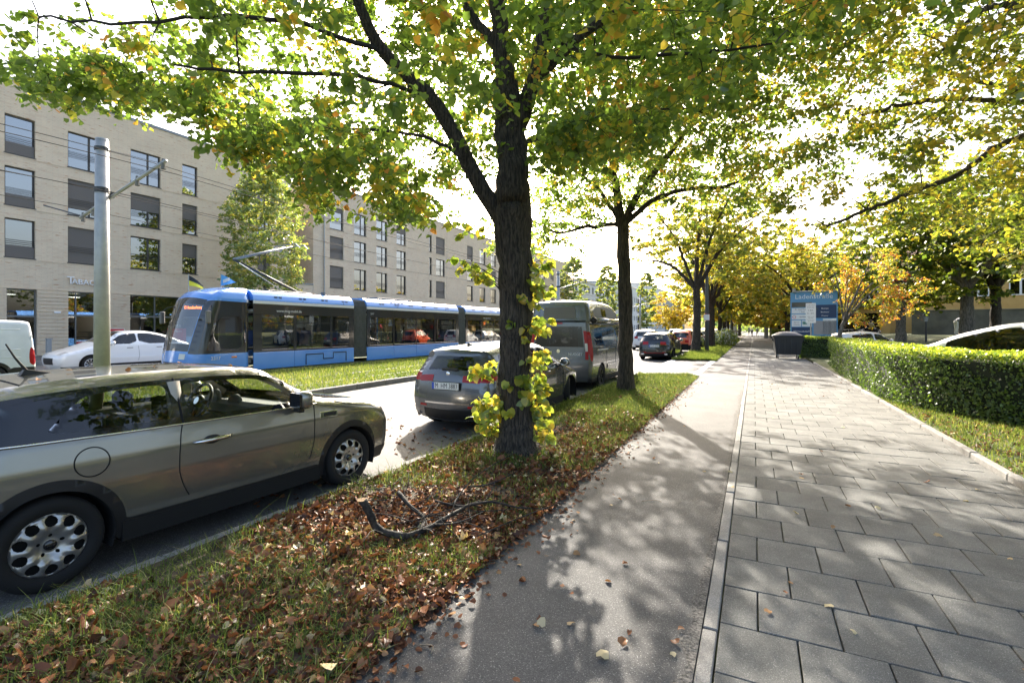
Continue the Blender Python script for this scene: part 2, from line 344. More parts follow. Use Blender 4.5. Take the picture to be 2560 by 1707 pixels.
def brickmat():
    m = bpy.data.materials.new('thin_brick'); m.use_nodes = True; t = m.node_tree; b = t.nodes['Principled BSDF']; b.inputs['Roughness'].default_value = 0.9
    ge = N(t, 'ShaderNodeNewGeometry'); sp = N(t, 'ShaderNodeSeparateXYZ'); t.links.new(ge.outputs['Position'], sp.inputs[0])
    ad = N(t, 'ShaderNodeMath', operation='ADD'); t.links.new(sp.outputs[0], ad.inputs[0]); t.links.new(sp.outputs[1], ad.inputs[1])
    cb = N(t, 'ShaderNodeCombineXYZ'); t.links.new(ad.outputs[0], cb.inputs[0]); t.links.new(sp.outputs[2], cb.inputs[1])
    br = N(t, 'ShaderNodeTexBrick'); t.links.new(cb.outputs[0], br.inputs['Vector'])
    br.inputs['Scale'].default_value = 1.0; br.inputs['Brick Width'].default_value = 0.5; br.inputs['Row Height'].default_value = 0.075
    br.inputs['Mortar Size'].default_value = 0.008; br.inputs['Mortar Smooth'].default_value = 0.3; br.inputs['Bias'].default_value = -0.72
    br.inputs['Color1'].default_value = (0.70, 0.575, 0.42, 1); br.inputs['Color2'].default_value = (0.55, 0.34, 0.21, 1); br.inputs['Mortar'].default_value = (0.54, 0.47, 0.37, 1)
    n = N(t, 'ShaderNodeTexNoise'); n.inputs['Scale'].default_value = 1.2; n.inputs['Detail'].default_value = 5; t.links.new(cb.outputs[0], n.inputs['Vector'])
    mr = N(t, 'ShaderNodeMapRange'); mr.inputs[1].default_value = 0.3; mr.inputs[2].default_value = 0.7; mr.inputs[3].default_value = 0.94; mr.inputs[4].default_value = 1.05; t.links.new(n.outputs[0], mr.inputs[0])
    mx = N(t, 'ShaderNodeVectorMath', operation='SCALE'); t.links.new(br.outputs[0], mx.inputs[0]); t.links.new(mr.outputs[0], mx.inputs['Scale'])
    mp = N(t, 'ShaderNodeMapping'); mp.inputs['Scale'].default_value = (2.4, 13.33, 1); t.links.new(cb.outputs[0], mp.inputs[0])
    wn = N(t, 'ShaderNodeTexNoise'); wn.inputs['Scale'].default_value = 1.0; wn.inputs['Detail'].default_value = 1; t.links.new(mp.outputs[0], wn.inputs['Vector'])
    wr = N(t, 'ShaderNodeMapRange'); wr.inputs[1].default_value = 0.64; wr.inputs[2].default_value = 0.76; t.links.new(wn.outputs[0], wr.inputs[0])
    rm = N(t, 'ShaderNodeMix', data_type='RGBA'); rm.inputs[7].default_value = (0.50, 0.27, 0.15, 1); t.links.new(wr.outputs[0], rm.inputs[0]); t.links.new(mx.outputs[0], rm.inputs[6])
    t.links.new(rm.outputs[2], b.inputs['Base Color'])
    bp = N(t, 'ShaderNodeBump'); bp.inputs['Strength'].default_value = 0.5; bp.inputs['Distance'].default_value = 0.01; bp.invert = True
    t.links.new(br.outputs['Fac'], bp.inputs['Height']); t.links.new(bp.outputs[0], b.inputs['Normal'])
    MATS['thin_brick'] = m
brickmat()
M = MATS
# ================================================================ GROUND
RZ = -0.12
def struct(name, mb, m, parent=None, smooth=False):
    o = mb.build(name, m, parent, smooth)
    if parent is None: tag(o, kind='structure')
    return o
struct('ground', MB().quad((-1500, -1500, -0.2), (1500, -1500, -0.2), (1500, 1500, -0.2), (-1500, 1500, -0.2)), M['lawn_soil'])
def sheet(x0, x1, y0, y1, z): return MB().box(x0, x1, y0, y1, -0.19, z)
struct('road', sheet(-10.1, -3.75, -40, 420, RZ), M['asphalt_road'])
struct('far_road', sheet(-29.6, -19.95, -40, 420, RZ), M['asphalt_road'])
struct('far_pavement', sheet(-36.3, -29.6, -40, 420, 0.04), M['slab_concrete'])
mb = MB()
for y in np.arange(-40, 420, 12.0): mb.box(-7.0, -6.88, y, y + 4, RZ, RZ + 0.004)
struct('lane_markings', mb, M['white_paint'])
struct('bicycle_path', sheet(-1.66, -0.25, -12, 420, 0.0), M['asphalt_path'])
# crumbly edge of the asphalt: uneven strip along the edging stones
mb = MB(); ys = np.arange(0, 14, 0.03); e = 0.035 + 0.03 * np.abs(np.interp(ys, np.arange(0, 15, 0.11), rng.normal(0, 1, 137)))
mb.add([(-0.249 - a, y, 0.004) for a, y in zip(e, ys)] + [(-0.2505, y, 0.006) for y in ys], [[i, len(ys) + i, len(ys) + i + 1, i + 1] for i in range(len(ys) - 1)])
struct('path_edge_gravel', mb, pm('edge_gravel', (0.04, 0.038, 0.034), 0.95, col2=(0.14, 0.13, 0.12), ns=70, bump=1.0, bs=80, bd=0.01))
# edging stones between the two paths
ed = struct('path_edging', sheet(-0.25, -0.17, -6, 420, -0.03), M['joint_soil'])
es = mesh('edging_stone', *(lambda q: (q.v, q.f))(MB().box(-0.037, 0.037, -0.596, 0.596, -0.1, 0.004, 0.006)), M['kerb_concrete'])
for k in range(44):
    link('edging_stone', es, ed, (-0.21 + rng.normal(0, 0.0015), 2.81 + 1.207 * (k - 2) + 0.6, rng.normal(0, 0.0015)), (rng.normal(0, 0.002), rng.normal(0, 0.006), rng.normal(0, 0.0015)))
far = MB(); far.box(-0.247, -0.173, 2.81 + 1.207 * 42, 400, -0.1, 0.003); o = far.build('edging_stone', M['kerb_concrete'], ed)
# slab pavement
pav = struct('pavement', sheet(-0.17, 2.4, -12, 420, -0.03), M['joint_soil'])
DX, DY = 0.38, 0.431
cache = {}
def slab_mesh(wd):
    k = round(wd, 2)
    if k not in cache:
        q = MB().box(-wd / 2 + 0.004, wd / 2 - 0.004, -DY / 2 + 0.004, DY / 2 - 0.004, -0.06, 0.0, 0.004)
        cache[k] = mesh('paving_slab', q.v, q.f, M['slab_concrete'])
    return cache[k]
rest = MB(); cnt = 0
for k in range(-3, 160):
    yc = 2.47 + DY * k + DY / 2
    j0 = 0.02 if k % 2 == 1 else 0.20
    xs = [-0.168] + [j0 + DX * i for i in range(-1, 9) if -0.1 < j0 + DX * i < 2.33] + [2.395]
    for a, b in zip(xs[:-1], xs[1:]):
        if cnt < 300:
            link('paving_slab', slab_mesh(b - a), pav, ((a + b) / 2, yc, rng.normal(0, 0.0016)), (rng.normal(0, 0.004), rng.normal(0, 0.004), rng.normal(0, 0.002))); cnt += 1
        else:
            zz = rng.normal(0, 0.0015); rest.box(a + 0.004, b - 0.004, yc - DY / 2 + 0.004, yc + DY / 2 - 0.004, -0.04, zz)
rest.box(-0.166, 2.394, 2.47 + DY * 160, 410, -0.04, 0.0)
tag(rest.build('far_paving_slabs', M['slab_concrete'], pav), kind='stuff')
# road kerb, median kerb, garden kerb: stone by stone
def kerb(name, x0, x1, ztop, y0, y1, ln, zb=-0.19, n=60):
    k = struct(name, MB().box(x0 + 0.01, x1 - 0.01, y0, y1, zb, ztop - 0.03), M['joint_soil'])
    q = MB().box(-(x1 - x0) / 2, (x1 - x0) / 2, -ln / 2 + 0.004, ln / 2 - 0.004, zb + 0.02, 0.0, 0.012)
    me = mesh('kerb_stone', q.v, q.f, M['kerb_concrete']); y = y0; i = 0
    while y + ln <= y1 and i < n:
        link('kerb_stone', me, k, ((x0 + x1) / 2 + rng.normal(0, 0.003), y + ln / 2, ztop + rng.normal(0, 0.003)), (0, rng.normal(0, 0.008), rng.normal(0, 0.003))); y += ln; i += 1
    if y < y1: MB().box(x0, x1, y, y1, zb + 0.02, ztop).build('kerb_stone', M['kerb_concrete'], k)
    return k
kerb('road_kerb', -3.76, -3.63, 0.0, -2, 17.2, 1.0)
kerb('road_kerb_beyond_driveway', -3.76, -3.63, 0.0, 25.5, 400, 1.0, n=20)
kerb('median_kerb', -10.12, -9.98, 0.03, -10, 400, 1.2, n=50)
kerb('far_median_kerb', -19.99, -19.85, 0.03, -40, 400, 1.2, n=6)
kerb('far_pavement_kerb', -29.62, -29.48, 0.07, -40, 400, 1.2, n=6)
kerb('garden_kerb', 2.41, 2.50, 0.06, 2, 26, 1.0)
struct('driveway', sheet(-3.62, -1.67, 17.2, 25.5, -0.012), M['asphalt_path'])
dk = struct('driveway_edging', MB().box(-3.74, -3.5, 17.2, 25.5, -0.19, -0.03), M['joint_soil'])
dm = mesh('granite_sett', *(lambda q: (q.v, q.f))(MB().box(-0.13, 0.13, -0.19, 0.19, -0.1, 0.0, 0.012)), M['white_wall'])
for k in range(21):
    for xx in (-3.62, -1.8): link('granite_sett', dm, dk, (xx, 17.4 + 0.4 * k, rng.normal(0, 0.003)), (0, 0, rng.normal(0, 0.01)))
# verge (earth strip with trees): gently uneven sheet
def hz(x, y): return 0.022 * np.sin(1.7 * x + 0.6 * y) + 0.018 * np.sin(2.9 * y - 1.1 * x) + 0.01 * np.sin(7.1 * x + 5.3 * y)
def verge_z(x, y):
    u = (x + 3.63) / 1.97; ed_ = np.clip(np.minimum(u, 1 - u) * 6, 0, 1)
    m = 0.0
    for (tx, ty, hh) in ((-2.69, 5.57, 0.07), (-2.79, 11.87, 0.08), (-3.2, 33, 0.16), (-3.1, 42.5, 0.12)):
        m = m + hh * np.exp(-((x - tx) ** 2 + (y - ty) ** 2) / 0.35)
    return 0.012 + ed_ * (0.02 + hz(x, y)) + m
def verge(name, y0, y1, dy):
    nx = 20; ny = int((y1 - y0) / dy)
    X, Y = np.meshgrid(np.linspace(-3.635, -1.655, nx + 1), np.linspace(y0, y1, ny + 1))
    edge = np.zeros_like(X); edge[:, -1] = 0.05 * np.interp(Y[:, -1], np.arange(-5, 130, 0.17), rng.normal(0, 1, len(np.arange(-5, 130, 0.17)))); 
    V = np.stack([X + edge, Y, verge_z(X, Y)], -1).reshape(-1, 3)
    i, j = np.meshgrid(np.arange(ny), np.arange(nx), indexing='ij'); a = (i * (nx + 1) + j).ravel()
    o = link(name, mesh(name, V, np.stack([a, a + 1, a + nx + 2, a + nx + 1], 1), M['soil'], True)); tag(o, kind='structure')
verge('verge', -2, 17.2, 0.1); verge('verge_beyond_driveway', 25.5, 120, 0.4)
# tram lawn with two tracks
struct('tram_lawn', sheet(-19.86, -10.11, -40, 400, 0.02), M['lawn_soil'])
mb = MB()
for x in (-11.2, -12.64, -17.0, -18.4):
    mb.box(x - 0.035, x + 0.035, -40, 400, 0.0, 0.035)
struct('tram_rails', mb, M['steel'])
# garden ground on the right, rising towards the houses
def sst(a, b, t): t = np.clip((t - a) / (b - a), 0, 1); return t * t * (3 - 2 * t)
def garden_z(x, y): return 0.03 + 1.05 * sst(24, 46, y) * sst(5, 10, x) + 0.02 * np.sin(x * 1.3 + y)
nx, ny = 60, 80
X, Y = np.meshgrid(2.5 + 90 * np.linspace(0, 1, nx + 1) ** 1.5, np.linspace(-8, 160, ny + 1))
i, j = np.meshgrid(np.arange(ny), np.arange(nx), indexing='ij'); a = (i * (nx + 1) + j).ravel()
tag(link('garden_lawn', mesh('garden_lawn', np.stack([X, Y, garden_z(X, Y)], -1).reshape(-1, 3), np.stack([a, a + 1, a + nx + 2, a + nx + 1], 1), M['lawn_soil'], True)), kind='structure')

# ================================================================ BUILDINGS
def facade(mb, X, y0, y1, z0, z1, ops, dep=0.22):
    """street front in the plane x = X facing +x, openings (ya, yb, za, zb) with reveals"""
    ys = sorted({y0, y1, *[o[0] for o in ops], *[o[1] for o in ops]}); zs = sorted({z0, z1, *[o[2] for o in ops], *[o[3] for o in ops]})
    ys = [y for y in ys if y0 <= y <= y1]; zs = [z for z in zs if z0 <= z <= z1]
    for ya, yb in zip(ys[:-1], ys[1:]):
        run = None
        for za, zb in zip(zs[:-1], zs[1:]):
            c = ((ya + yb) / 2, (za + zb) / 2)
            hole = any(o[0] < c[0] < o[1] and o[2] < c[1] < o[3] for o in ops)
            if hole:
                if run: mb.quad((X, ya, run[0]), (X, yb, run[0]), (X, yb, run[1]), (X, ya, run[1])); run = None
            else: run = (run[0], zb) if run else (za, zb)
        if run: mb.quad((X, ya, run[0]), (X, yb, run[0]), (X, yb, run[1]), (X, ya, run[1]))
    for a, b, c, d in ops:
        x2 = X - dep
        mb.quad((X, a, c), (X, a, d), (x2, a, d), (x2, a, c)); mb.quad((X, b, c), (x2, b, c), (x2, b, d), (X, b, d))
        mb.quad((X, a, d), (X, b, d), (x2, b, d), (x2, a, d)); mb.quad((X, a, c), (x2, a, c), (x2, b, c), (X, b, c))
def window(root, X, o, casements=1, blind=0.0, rail=True, panel=False, fm='frame_dark', gm='house_glass', dep=0.2, curtain=None):
    a, b, c, d = o; x = X - dep; t = 0.07; mb = MB()
    mb.box(x, x + 0.07, a, a + t, c, d); mb.box(x, x + 0.07, b - t, b, c, d); mb.box(x, x + 0.07, a + t, b - t, c, c + t); mb.box(x, x + 0.07, a + t, b - t, d - t, d)
    cuts = [a + t]
    if casements == 2: cuts += [a + (b - a) * 0.6 - 0.05, a + (b - a) * 0.6 + 0.05]; mb.box(x, x + 0.065, cuts[1], cuts[2], c + t, d - t)
    cuts.append(b - t)
    mb.box(X - dep - 0.0, X + 0.03, a - 0.04, b + 0.04, c - 0.05, c - 0.003)
    wn = mb.build('window', M[fm], root, world=True)
    for k in range(0, len(cuts), 2):
        MB().box(x + 0.02, x + 0.03, cuts[k], cuts[k + 1], c + t, d - t).build('pane', M[gm], wn, world=True)
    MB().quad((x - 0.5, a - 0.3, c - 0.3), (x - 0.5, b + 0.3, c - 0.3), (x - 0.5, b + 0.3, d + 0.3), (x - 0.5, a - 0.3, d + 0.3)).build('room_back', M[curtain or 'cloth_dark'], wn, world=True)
    if blind > 0: MB().box(x + 0.075, x + 0.095, a + 0.02, b - 0.02, d - (d - c) * blind, d - 0.002).build('blind', M['blind'], wn, world=True)
    if rail:
        q = MB()
        for zz in (0.95, 0.85, 0.75, 0.65): q.tube([(X - 0.06, a + 0.002, c + zz), (X - 0.06, b - 0.002, c + zz)], 0.011, 5)
        q.build('window_rail', M['frame_dark'], wn, world=True)
    if panel: MB().box(X - 0.07, X - 0.055, a + 0.03, b - 0.03, c + 0.01, c + 0.62).build('parapet_panel', M['blind'], wn, world=True)
    return wn
XF = -36.0
SILL = [5.45, 8.25, 11.05]
def brick_house(label, y0, y1, cols, ground_ops, ztop=15.0, X=XF, band=True, back=14):
    root = thing('apartment_building', label, 'building', (X, (y0 + y1) / 2, 0), group='pale brick apartment blocks across the tram line')
    ops = [(a, b, s, s + 2.1) for (a, b, *_) in cols for s in SILL] + [g[:4] for g in ground_ops]
    mb = MB(); facade(mb, X, y0, y1, -0.1, ztop, ops)
    mb.quad((X, y0, -0.1), (X, y0, ztop), (X - back, y0, ztop), (X - back, y0, -0.1)); mb.quad((X, y1, -0.1), (X - back, y1, -0.1), (X - back, y1, ztop), (X, y1, ztop))
    mb.quad((X, y0, ztop), (X, y1, ztop), (X - back, y1, ztop), (X - back, y0, ztop)); mb.quad((X - back, y0, -0.1), (X - back, y0, ztop), (X - back, y1, ztop), (X - back, y1, -0.1))
    mb.build('wall', M['thin_brick'], root, world=True)
    MB().box(X - back - 0.1, X + 0.05, y0 - 0.03, y1 + 0.03, ztop + 0.003, ztop + 0.16).build('parapet', M['parapet_metal'], root, world=True)
    k = 0
    for (a, b, cas, blinds, pan) in cols:
        for f, s in enumerate(SILL):
            window(root, X, (a, b, s, s + 2.1), cas, blinds[f], True, pan, curtain='cloth_white' if (k % 5 == 3) else None); k += 1
    # projecting brick courses of the ground floor, between the openings
    if band:
        gy = [y0] + sorted([q for g in ground_ops for q in g[:2]]) + [y1]
        for ya, yb in zip(gy[0::2], gy[1::2]):
            if yb - ya < 0.2: continue
            z = 0.06
            me = MB().box(-0.03, 0.035, -(yb - ya) / 2, (yb - ya) / 2, 0.0, 0.145); me = mesh('brick_course', me.v, me.f, M['thin_brick'])
            while z < 3.68 and y0 < 45:
                link('brick_course', me, root, (0.0, (ya + yb) / 2 - (y0 + y1) / 2, z)); z += 0.205
    mb = MB()
    for s in (5.40, 8.20, 11.0): mb.box(X - 0.02, X + 0.022, y0 + 0.02, y1 - 0.02, s - 0.06, s - 0.012)
    mb.box(X - 0.02, X + 0.03, y0 + 0.02, y1 - 0.02, 3.75, 3.80)
    mb.build('string_course', M['thin_brick'], root, world=True)
    return root
b1 = brick_house('pale brick apartment block with the tobacco shop on its ground floor', 3.0, 29.6,
    [(3.9, 5.2, 1, (0, .3, 0), True), (7.3, 8.9, 2, (0, 0, .6), False), (11.5, 12.75, 1, (0.03, 0.02, 0.04), True), (14.2, 16.0, 2, (0.99, 0.8, 0.02), False), (17.42, 19.2, 2, (0.02, 0.5, 0.02), False), (20.6, 21.65, 1, (0.45, 0.5, 0.02), False), (26.4, 27.6, 1, (1, 0, .5), False)],
    [(7.3, 8.9, 0.1, 3.74), (11.57, 12.82, 0.1, 3.74), (14.21, 15.95, 0.02, 3.74), (17.38, 21.7, 0.1, 3.74), (25.0, 28.6, 0.1, 3.74)])
# the set-back terrace between the two blocks
root = thing('apartment_building', 'recessed brick link with a terrace ledge between two brick blocks, behind the poplar', 'building', (-39.2, 30.8, 0))
mb = MB(); rops = [(30.0, 31.6, s, s + 2.1) for s in SILL]
facade(mb, -39.2, 29.63, 32.0, 5.5, 14.9, rops); facade(mb, XF, 29.63, 31.97, -0.1, 5.5, [])
mb.quad((XF, 29.63, 5.5), (XF, 31.97, 5.5), (-39.2, 31.97, 5.5), (-39.2, 29.63, 5.5)); mb.quad((-39.2, 29.63, 14.9), (-39.2, 32, 14.9), (-50, 32, 14.9), (-50, 29.63, 14.9))
mb.build('wall', M['thin_brick'], root, world=True)
for r_ in rops: window(root, -39.2, r_, 1, 0.3)
MB().box(XF - 0.1, XF + 0.06, 29.64, 31.96, 5.5, 5.62).build('ledge', M['parapet_metal'], root, world=True)
b2 = brick_house('pale brick block behind the middle of the blue tram, with a grey downpipe', 32.0, 53.6,
    [(33.95, 35.67, 1, (.98, .98, .2), False), (37.1, 38.82, 2, (0, 0, 0), False), (40.33, 42.05, 2, (0, 0, 0), False), (43.6, 45.27, 2, (0, 0, .4), False), (49.78, 50.34, 1, (0, 0, 0), False), (51.22, 53.2, 2, (.98, 0, .98), False)],
    [(34, 38, 0.1, 3.74), (40, 45.2, 0.1, 3.74), (48, 52.5, 0.1, 3.74)], band=False)
MB().tube([(XF + 0.1, 33.2, 0), (XF + 0.1, 33.2, 13.5)], 0.06, 8).build('downpipe', M['galvanised'], b2, world=True)
b3 = brick_house('pale brick block partly hidden behind the linden trunk', 53.64, 75.0,
    [(58.7, 60.3, 1, (0, 0, .9), False), (62.2, 63.9, 2, (0, 0, 0), False), (65.6, 67.3, 2, (0, .5, 0), False), (70.5, 72.2, 2, (0, 0, 0), False)],
    [(58, 63.5, 0.1, 3.74), (66, 72, 0.1, 3.74)], band=False)
b4 = brick_house('farthest pale brick block, above the camper van roof', 75.04, 100.5,
    [(77, 78.8, 2, (0, .5, 0), False), (81, 82.8, 2, (0, 0, 0), False), (85.5, 87.3, 2, (0, 0, 0), False), (90, 91.8, 2, (0, 0, .9), False), (94, 96.0, 2, (0, 0, 0), False), (97.5, 99.2, 2, (0, 0, 0), False)],
    [(78, 84, 0.1, 3.74), (88, 97, 0.1, 3.74)], ztop=15.3, band=False)
# shop front of the tobacco shop
def shopfront(root, X, o, uprights, transom, open_bay=None):
    a, b, c, d = o; x = X - 0.2; mb = MB(); t = 0.06
    for y in [a + t / 2, b - t / 2] + uprights: mb.box(x, x + 0.08, y - t / 2, y + t / 2, c, d)
    mb.box(x + 0.002, x + 0.078, a, b, transom - 0.05, transom + 0.05); mb.box(x + 0.002, x + 0.078, a, b, d - 0.06, d - 0.002); mb.box(x + 0.002, x + 0.078, a, b, c, c + 0.08)
    w_ = mb.build('shop_window', M['frame_grey'], root, world=True)
    cy_ = [a] + uprights + [b]
    for k, (ya, yb) in enumerate(zip(cy_[:-1], cy_[1:])):
        MB().box(x + 0.03, x + 0.04, ya + t, yb - t, transom + 0.05, d - 0.06).build('pane', M['shop_glass'], w_, world=True)
        if k != open_bay: MB().box(x + 0.03, x + 0.04, ya + t, yb - t, c + 0.08, transom - 0.05).build('pane', M['shop_glass'], w_, world=True)
    room = MB(); X0, X1 = x - 5, x - 0.05
    room.quad((X0, a - 1, c - .05), (X0, b + 1, c - .05), (X0, b + 1, d), (X0, a - 1, d)); room.quad((X0, a - 1, c - .02), (X1, a - 1, c - .02), (X1, b + 1, c - .02), (X0, b + 1, c - .02))
    room.quad((X0, a - 1, d), (X0, b + 1, d), (X1, b + 1, d), (X1, a - 1, d)); room.quad((X0, a - 1, c), (X0, a - 1, d), (X1, a - 1, d), (X1, a - 1, c)); room.quad((X0, b + 1, c), (X1, b + 1, c), (X1, b + 1, d), (X0, b + 1, d))
    room.build('shop_interior', M['shop_wall'], w_, world=True)
    return w_
s0 = shopfront(b1, XF, (11.57, 12.82, 0.1, 3.74), [], 2.25)
s1 = shopfront(b1, XF, (14.21, 15.95, 0.02, 3.74), [14.62], 2.35, open_bay=1)
s2 = shopfront(b1, XF, (17.38, 21.7, 0.1, 3.74), [18.9], 2.35)
shopfront(b1, XF, (7.3, 8.9, 0.1, 3.74), [8.1], 2.3); shopfront(b1, XF, (25.0, 28.6, 0.1, 3.74), [26.8], 2.35)
MB().box(XF - 2.2, XF - 2.0, 11.9, 12.6, 3.50, 3.54).build('ceiling_lamp', M['shop_light'], s0, world=True)
MB().box(XF - 2.2, XF - 2.0, 14.8, 15.6, 3.50, 3.54).build('ceiling_lamp', M['shop_light'], s1, world=True)
MB().box(XF - 0.118, XF - 0.098, 18.0, 18.04, 0.7, 1.7).build('door_handle', M['chrome'], s2, world=True)
for bh, (ga, gb) in ((b2, (34, 38)), (b2, (40, 45.2)), (b2, (48, 52.5)), (b3, (58, 63.5)), (b3, (66, 72)), (b4, (78, 84)), (b4, (88, 97))):
    shopfront(bh, XF, (ga, gb, 0.1, 3.74), [(ga + gb) / 2], 2.35)
sg = thing('shop_sign', 'white raised letters TABAC and a red ampersand on the brick wall above the shop door', 'sign', (XF + 0.05, 14.82, 4.32))
text('letters', 'T', 0.62, M['sign_white'], sg, ((0.03, -0.52, 0.06), (0, 1, 0), (0, 0, 1)), 0.03)
text('letters', 'ABAC', 0.44, M['sign_white'], sg, ((0.03, 0.1, 0.0), (0, 1, 0), (0, 0, 1)), 0.03)
text('ampersand', '&', 0.6, M['sign_red'], sg, ((0.03, 0.78, 0.0), (0, 1, 0), (0, 0, 1)), 0.03)
pn = thing('wall_poster', 'small red and white poster on the brick pier behind the white saloon car', 'poster', (XF + 0.06, 16.6, 1.3))
MB().box(-0.01, 0.0, -0.45, 0.45, -0.28, 0.28).build('board', M['sign_white'], pn); MB().box(0.003, 0.006, -0.42, 0.42, -0.2, 0.25).build('print', M['sign_red'], pn)
text('lettering', 'ANGEBOT', 0.13, M['sign_white'], pn, ((0.01, 0, 0.05), (0, 1, 0), (0, 0, 1)), 0.001)
tag(MB().box(XF + 0.036, XF + 0.08, 13.55, 13.85, 2.45, 2.56, 0.01).build('wall_lamp', M['sign_white']), 'small flat white lamp box on the brick pier left of the shop door', 'lamp')
vw = thing('window_lettering', 'to-let lettering on the shop window beside the tram nose', 'sign', (XF - 0.14, 20.2, 1.5))
text('letters', 'Zur\nMiete', 0.34, M['sign_white'], vw, ((0, 0, 0.45), (0, 1, 0), (0, 0, 1)), 0.002)
MB().box(-0.012, -0.008, -0.5, 0.75, -0.95, 0.08).build('red_field', M['sign_red'], vw)
text('letters', 'Top-Fläche', 0.2, M['sign_white'], vw, ((0, 0, -0.12), (0, 1, 0), (0, 0, 1)), 0.002)
fz = thing('ice_cream_freezer', 'red chest freezer with a picture panel just inside the shop door', 'freezer', (XF - 0.9, 15.2, 0.02))
MB().box(-0.3, 0.3, -0.4, 0.4, 0, 0.82, 0.03).build('body', M['sign_white'], fz); MB().box(0.302, 0.308, -0.37, 0.37, 0.08, 0.75).build('picture_panel', M['sign_red'], fz)
MB().sphere((0.308, 0, 0.43), 0.2, 10, 6, 0.04, 1, 0.8).build('picture', M['cloth_beige'], fz)
MB().box(-0.28, 0.28, -0.38, 0.38, 0.822, 0.86).build('lid', M['shop_glass'], fz)
fr = thing('drinks_fridge', 'dark upright drinks fridge inside the shop door', 'fridge', (XF - 2.2, 14.75, 0.02))
MB().box(-0.3, 0.3, -0.35, 0.35, 0, 2.0, 0.02).build('body', M['dark_steel'], fr)
for k in range(4): MB().box(0.301, 0.31, -0.28, 0.28, 0.35 + 0.4 * k, 0.6 + 0.4 * k).build('shelf_of_bottles', M[('sign_green', 'amber_lens', 'sign_red', 'sign_blue')[k]], fr)
sh = thing('shop_shelf', 'open dark shelf rack inside the shop door', 'shelf', (XF - 2.6, 16.0, 0.02))
for k in range(5): MB().box(-0.2, 0.2, -0.5, 0.5, 0.1 + 0.3 * k, 0.13 + 0.3 * k).build('board', M['dark_steel'], sh)
for s_ in (-0.5, 0.47): MB().box(-0.2, 0.2, s_, s_ + 0.03, 0, 1.5).build('side_panel', M['dark_steel'], sh)
bo = thing('bollard', 'grey steel bollard on the pavement left of the shop door', 'bollard', (-31.6, 11.7, 0.04))
MB().box(-0.09, 0.09, -0.09, 0.09, 0, 1.0, 0.01).build('post', M['utility_grey'], bo); MB().box(-0.1, 0.1, -0.1, 0.14, 1.0, 1.05, 0.01).build('cap', M['utility_grey'], bo)
# far buildings down the street
def far_block(label, X, y0, y1, ztop, m, rows, ny, wz=1.6, wy=1.2, gm='house_glass', back=16, first=1.0, pitch=3.0):
    root = thing('office_building', label, 'building', (X, (y0 + y1) / 2, 0)); mb = MB(); ops = []; st = (y1 - y0) / ny
    for k in range(ny):
        for r_ in range(rows): ops.append((y0 + st * (k + .5) - wy / 2, y0 + st * (k + .5) + wy / 2, first + pitch * r_, first + pitch * r_ + wz))
    facade(mb, X, y0, y1, -0.2, ztop, ops, 0.25)
    mb.quad((X, y0, -0.2), (X, y0, ztop), (X - back, y0, ztop), (X - back, y0, -0.2)); mb.quad((X, y0, ztop), (X, y1, ztop), (X - back, y1, ztop), (X - back, y0, ztop)); mb.quad((X, y1, -0.2), (X - back, y1, -0.2), (X - back, y1, ztop), (X, y1, ztop))
    mb.build('wall', M[m], root, world=True)
    MB().box(X - back, X + 0.1, y0 - 0.05, y1 + 0.05, ztop + .003, ztop + 0.3).build('parapet', M['parapet_metal'], root, world=True)
    # the windows of the gable end that faces down the street
    nb = max(3, int(back / 3.2)); gx = [X - back * (k + .5) / nb for k in range(nb)]
    for r_ in range(rows):
        for x_ in gx:
            MB().box(x_ - 0.55, x_ + 0.55, y0 - 0.03, y0 + 0.05, first + pitch * r_, first + pitch * r_ + wz).build('window', M['dark_glass'] if r_ % 2 else M['frame_dark'], root, world=True)
    for o in ops:
        f = MB(); a, b, c, d = o; x = X - 0.2
        f.box(x, x + 0.06, a, a + .08, c, d); f.box(x, x + 0.06, b - .08, b, c, d); f.box(x, x + .06, a, b, c, c + .08); f.box(x, x + .06, a, b, d - .08, d); f.box(x, x + .05, (a + b) / 2 - .04, (a + b) / 2 + .04, c, d)
        f.quad((x - .3, a, c), (x - .3, b, c), (x - .3, b, d), (x - .3, a, d))
        wn = f.build('window', M['frame_dark'], root, world=True); MB().quad((x + .02, a, c), (x + .02, b, c), (x + .02, b, d), (x + .02, a, d)).build('pane', M[gm], wn, world=True)
    return root
far_block('low white block directly beyond the brick blocks, left of the second trunk', XF, 104, 133, 12.4, 'white_wall', 4, 9)
far_block('white block right of the low one, cut by the second tree trunk', XF + 0.5, 133.5, 168, 14.6, 'white_wall', 4, 11)
far_block('white corner building with tall dark windows, far down the street', XF + 1, 176, 222, 17.5, 'white_wall', 5, 15, 1.9, 1.4)
far_block('blue grey office block at the far end of the street', XF + 1, 223, 290, 14.5, 'grey_wall', 4, 18, 1.5, 2.6)

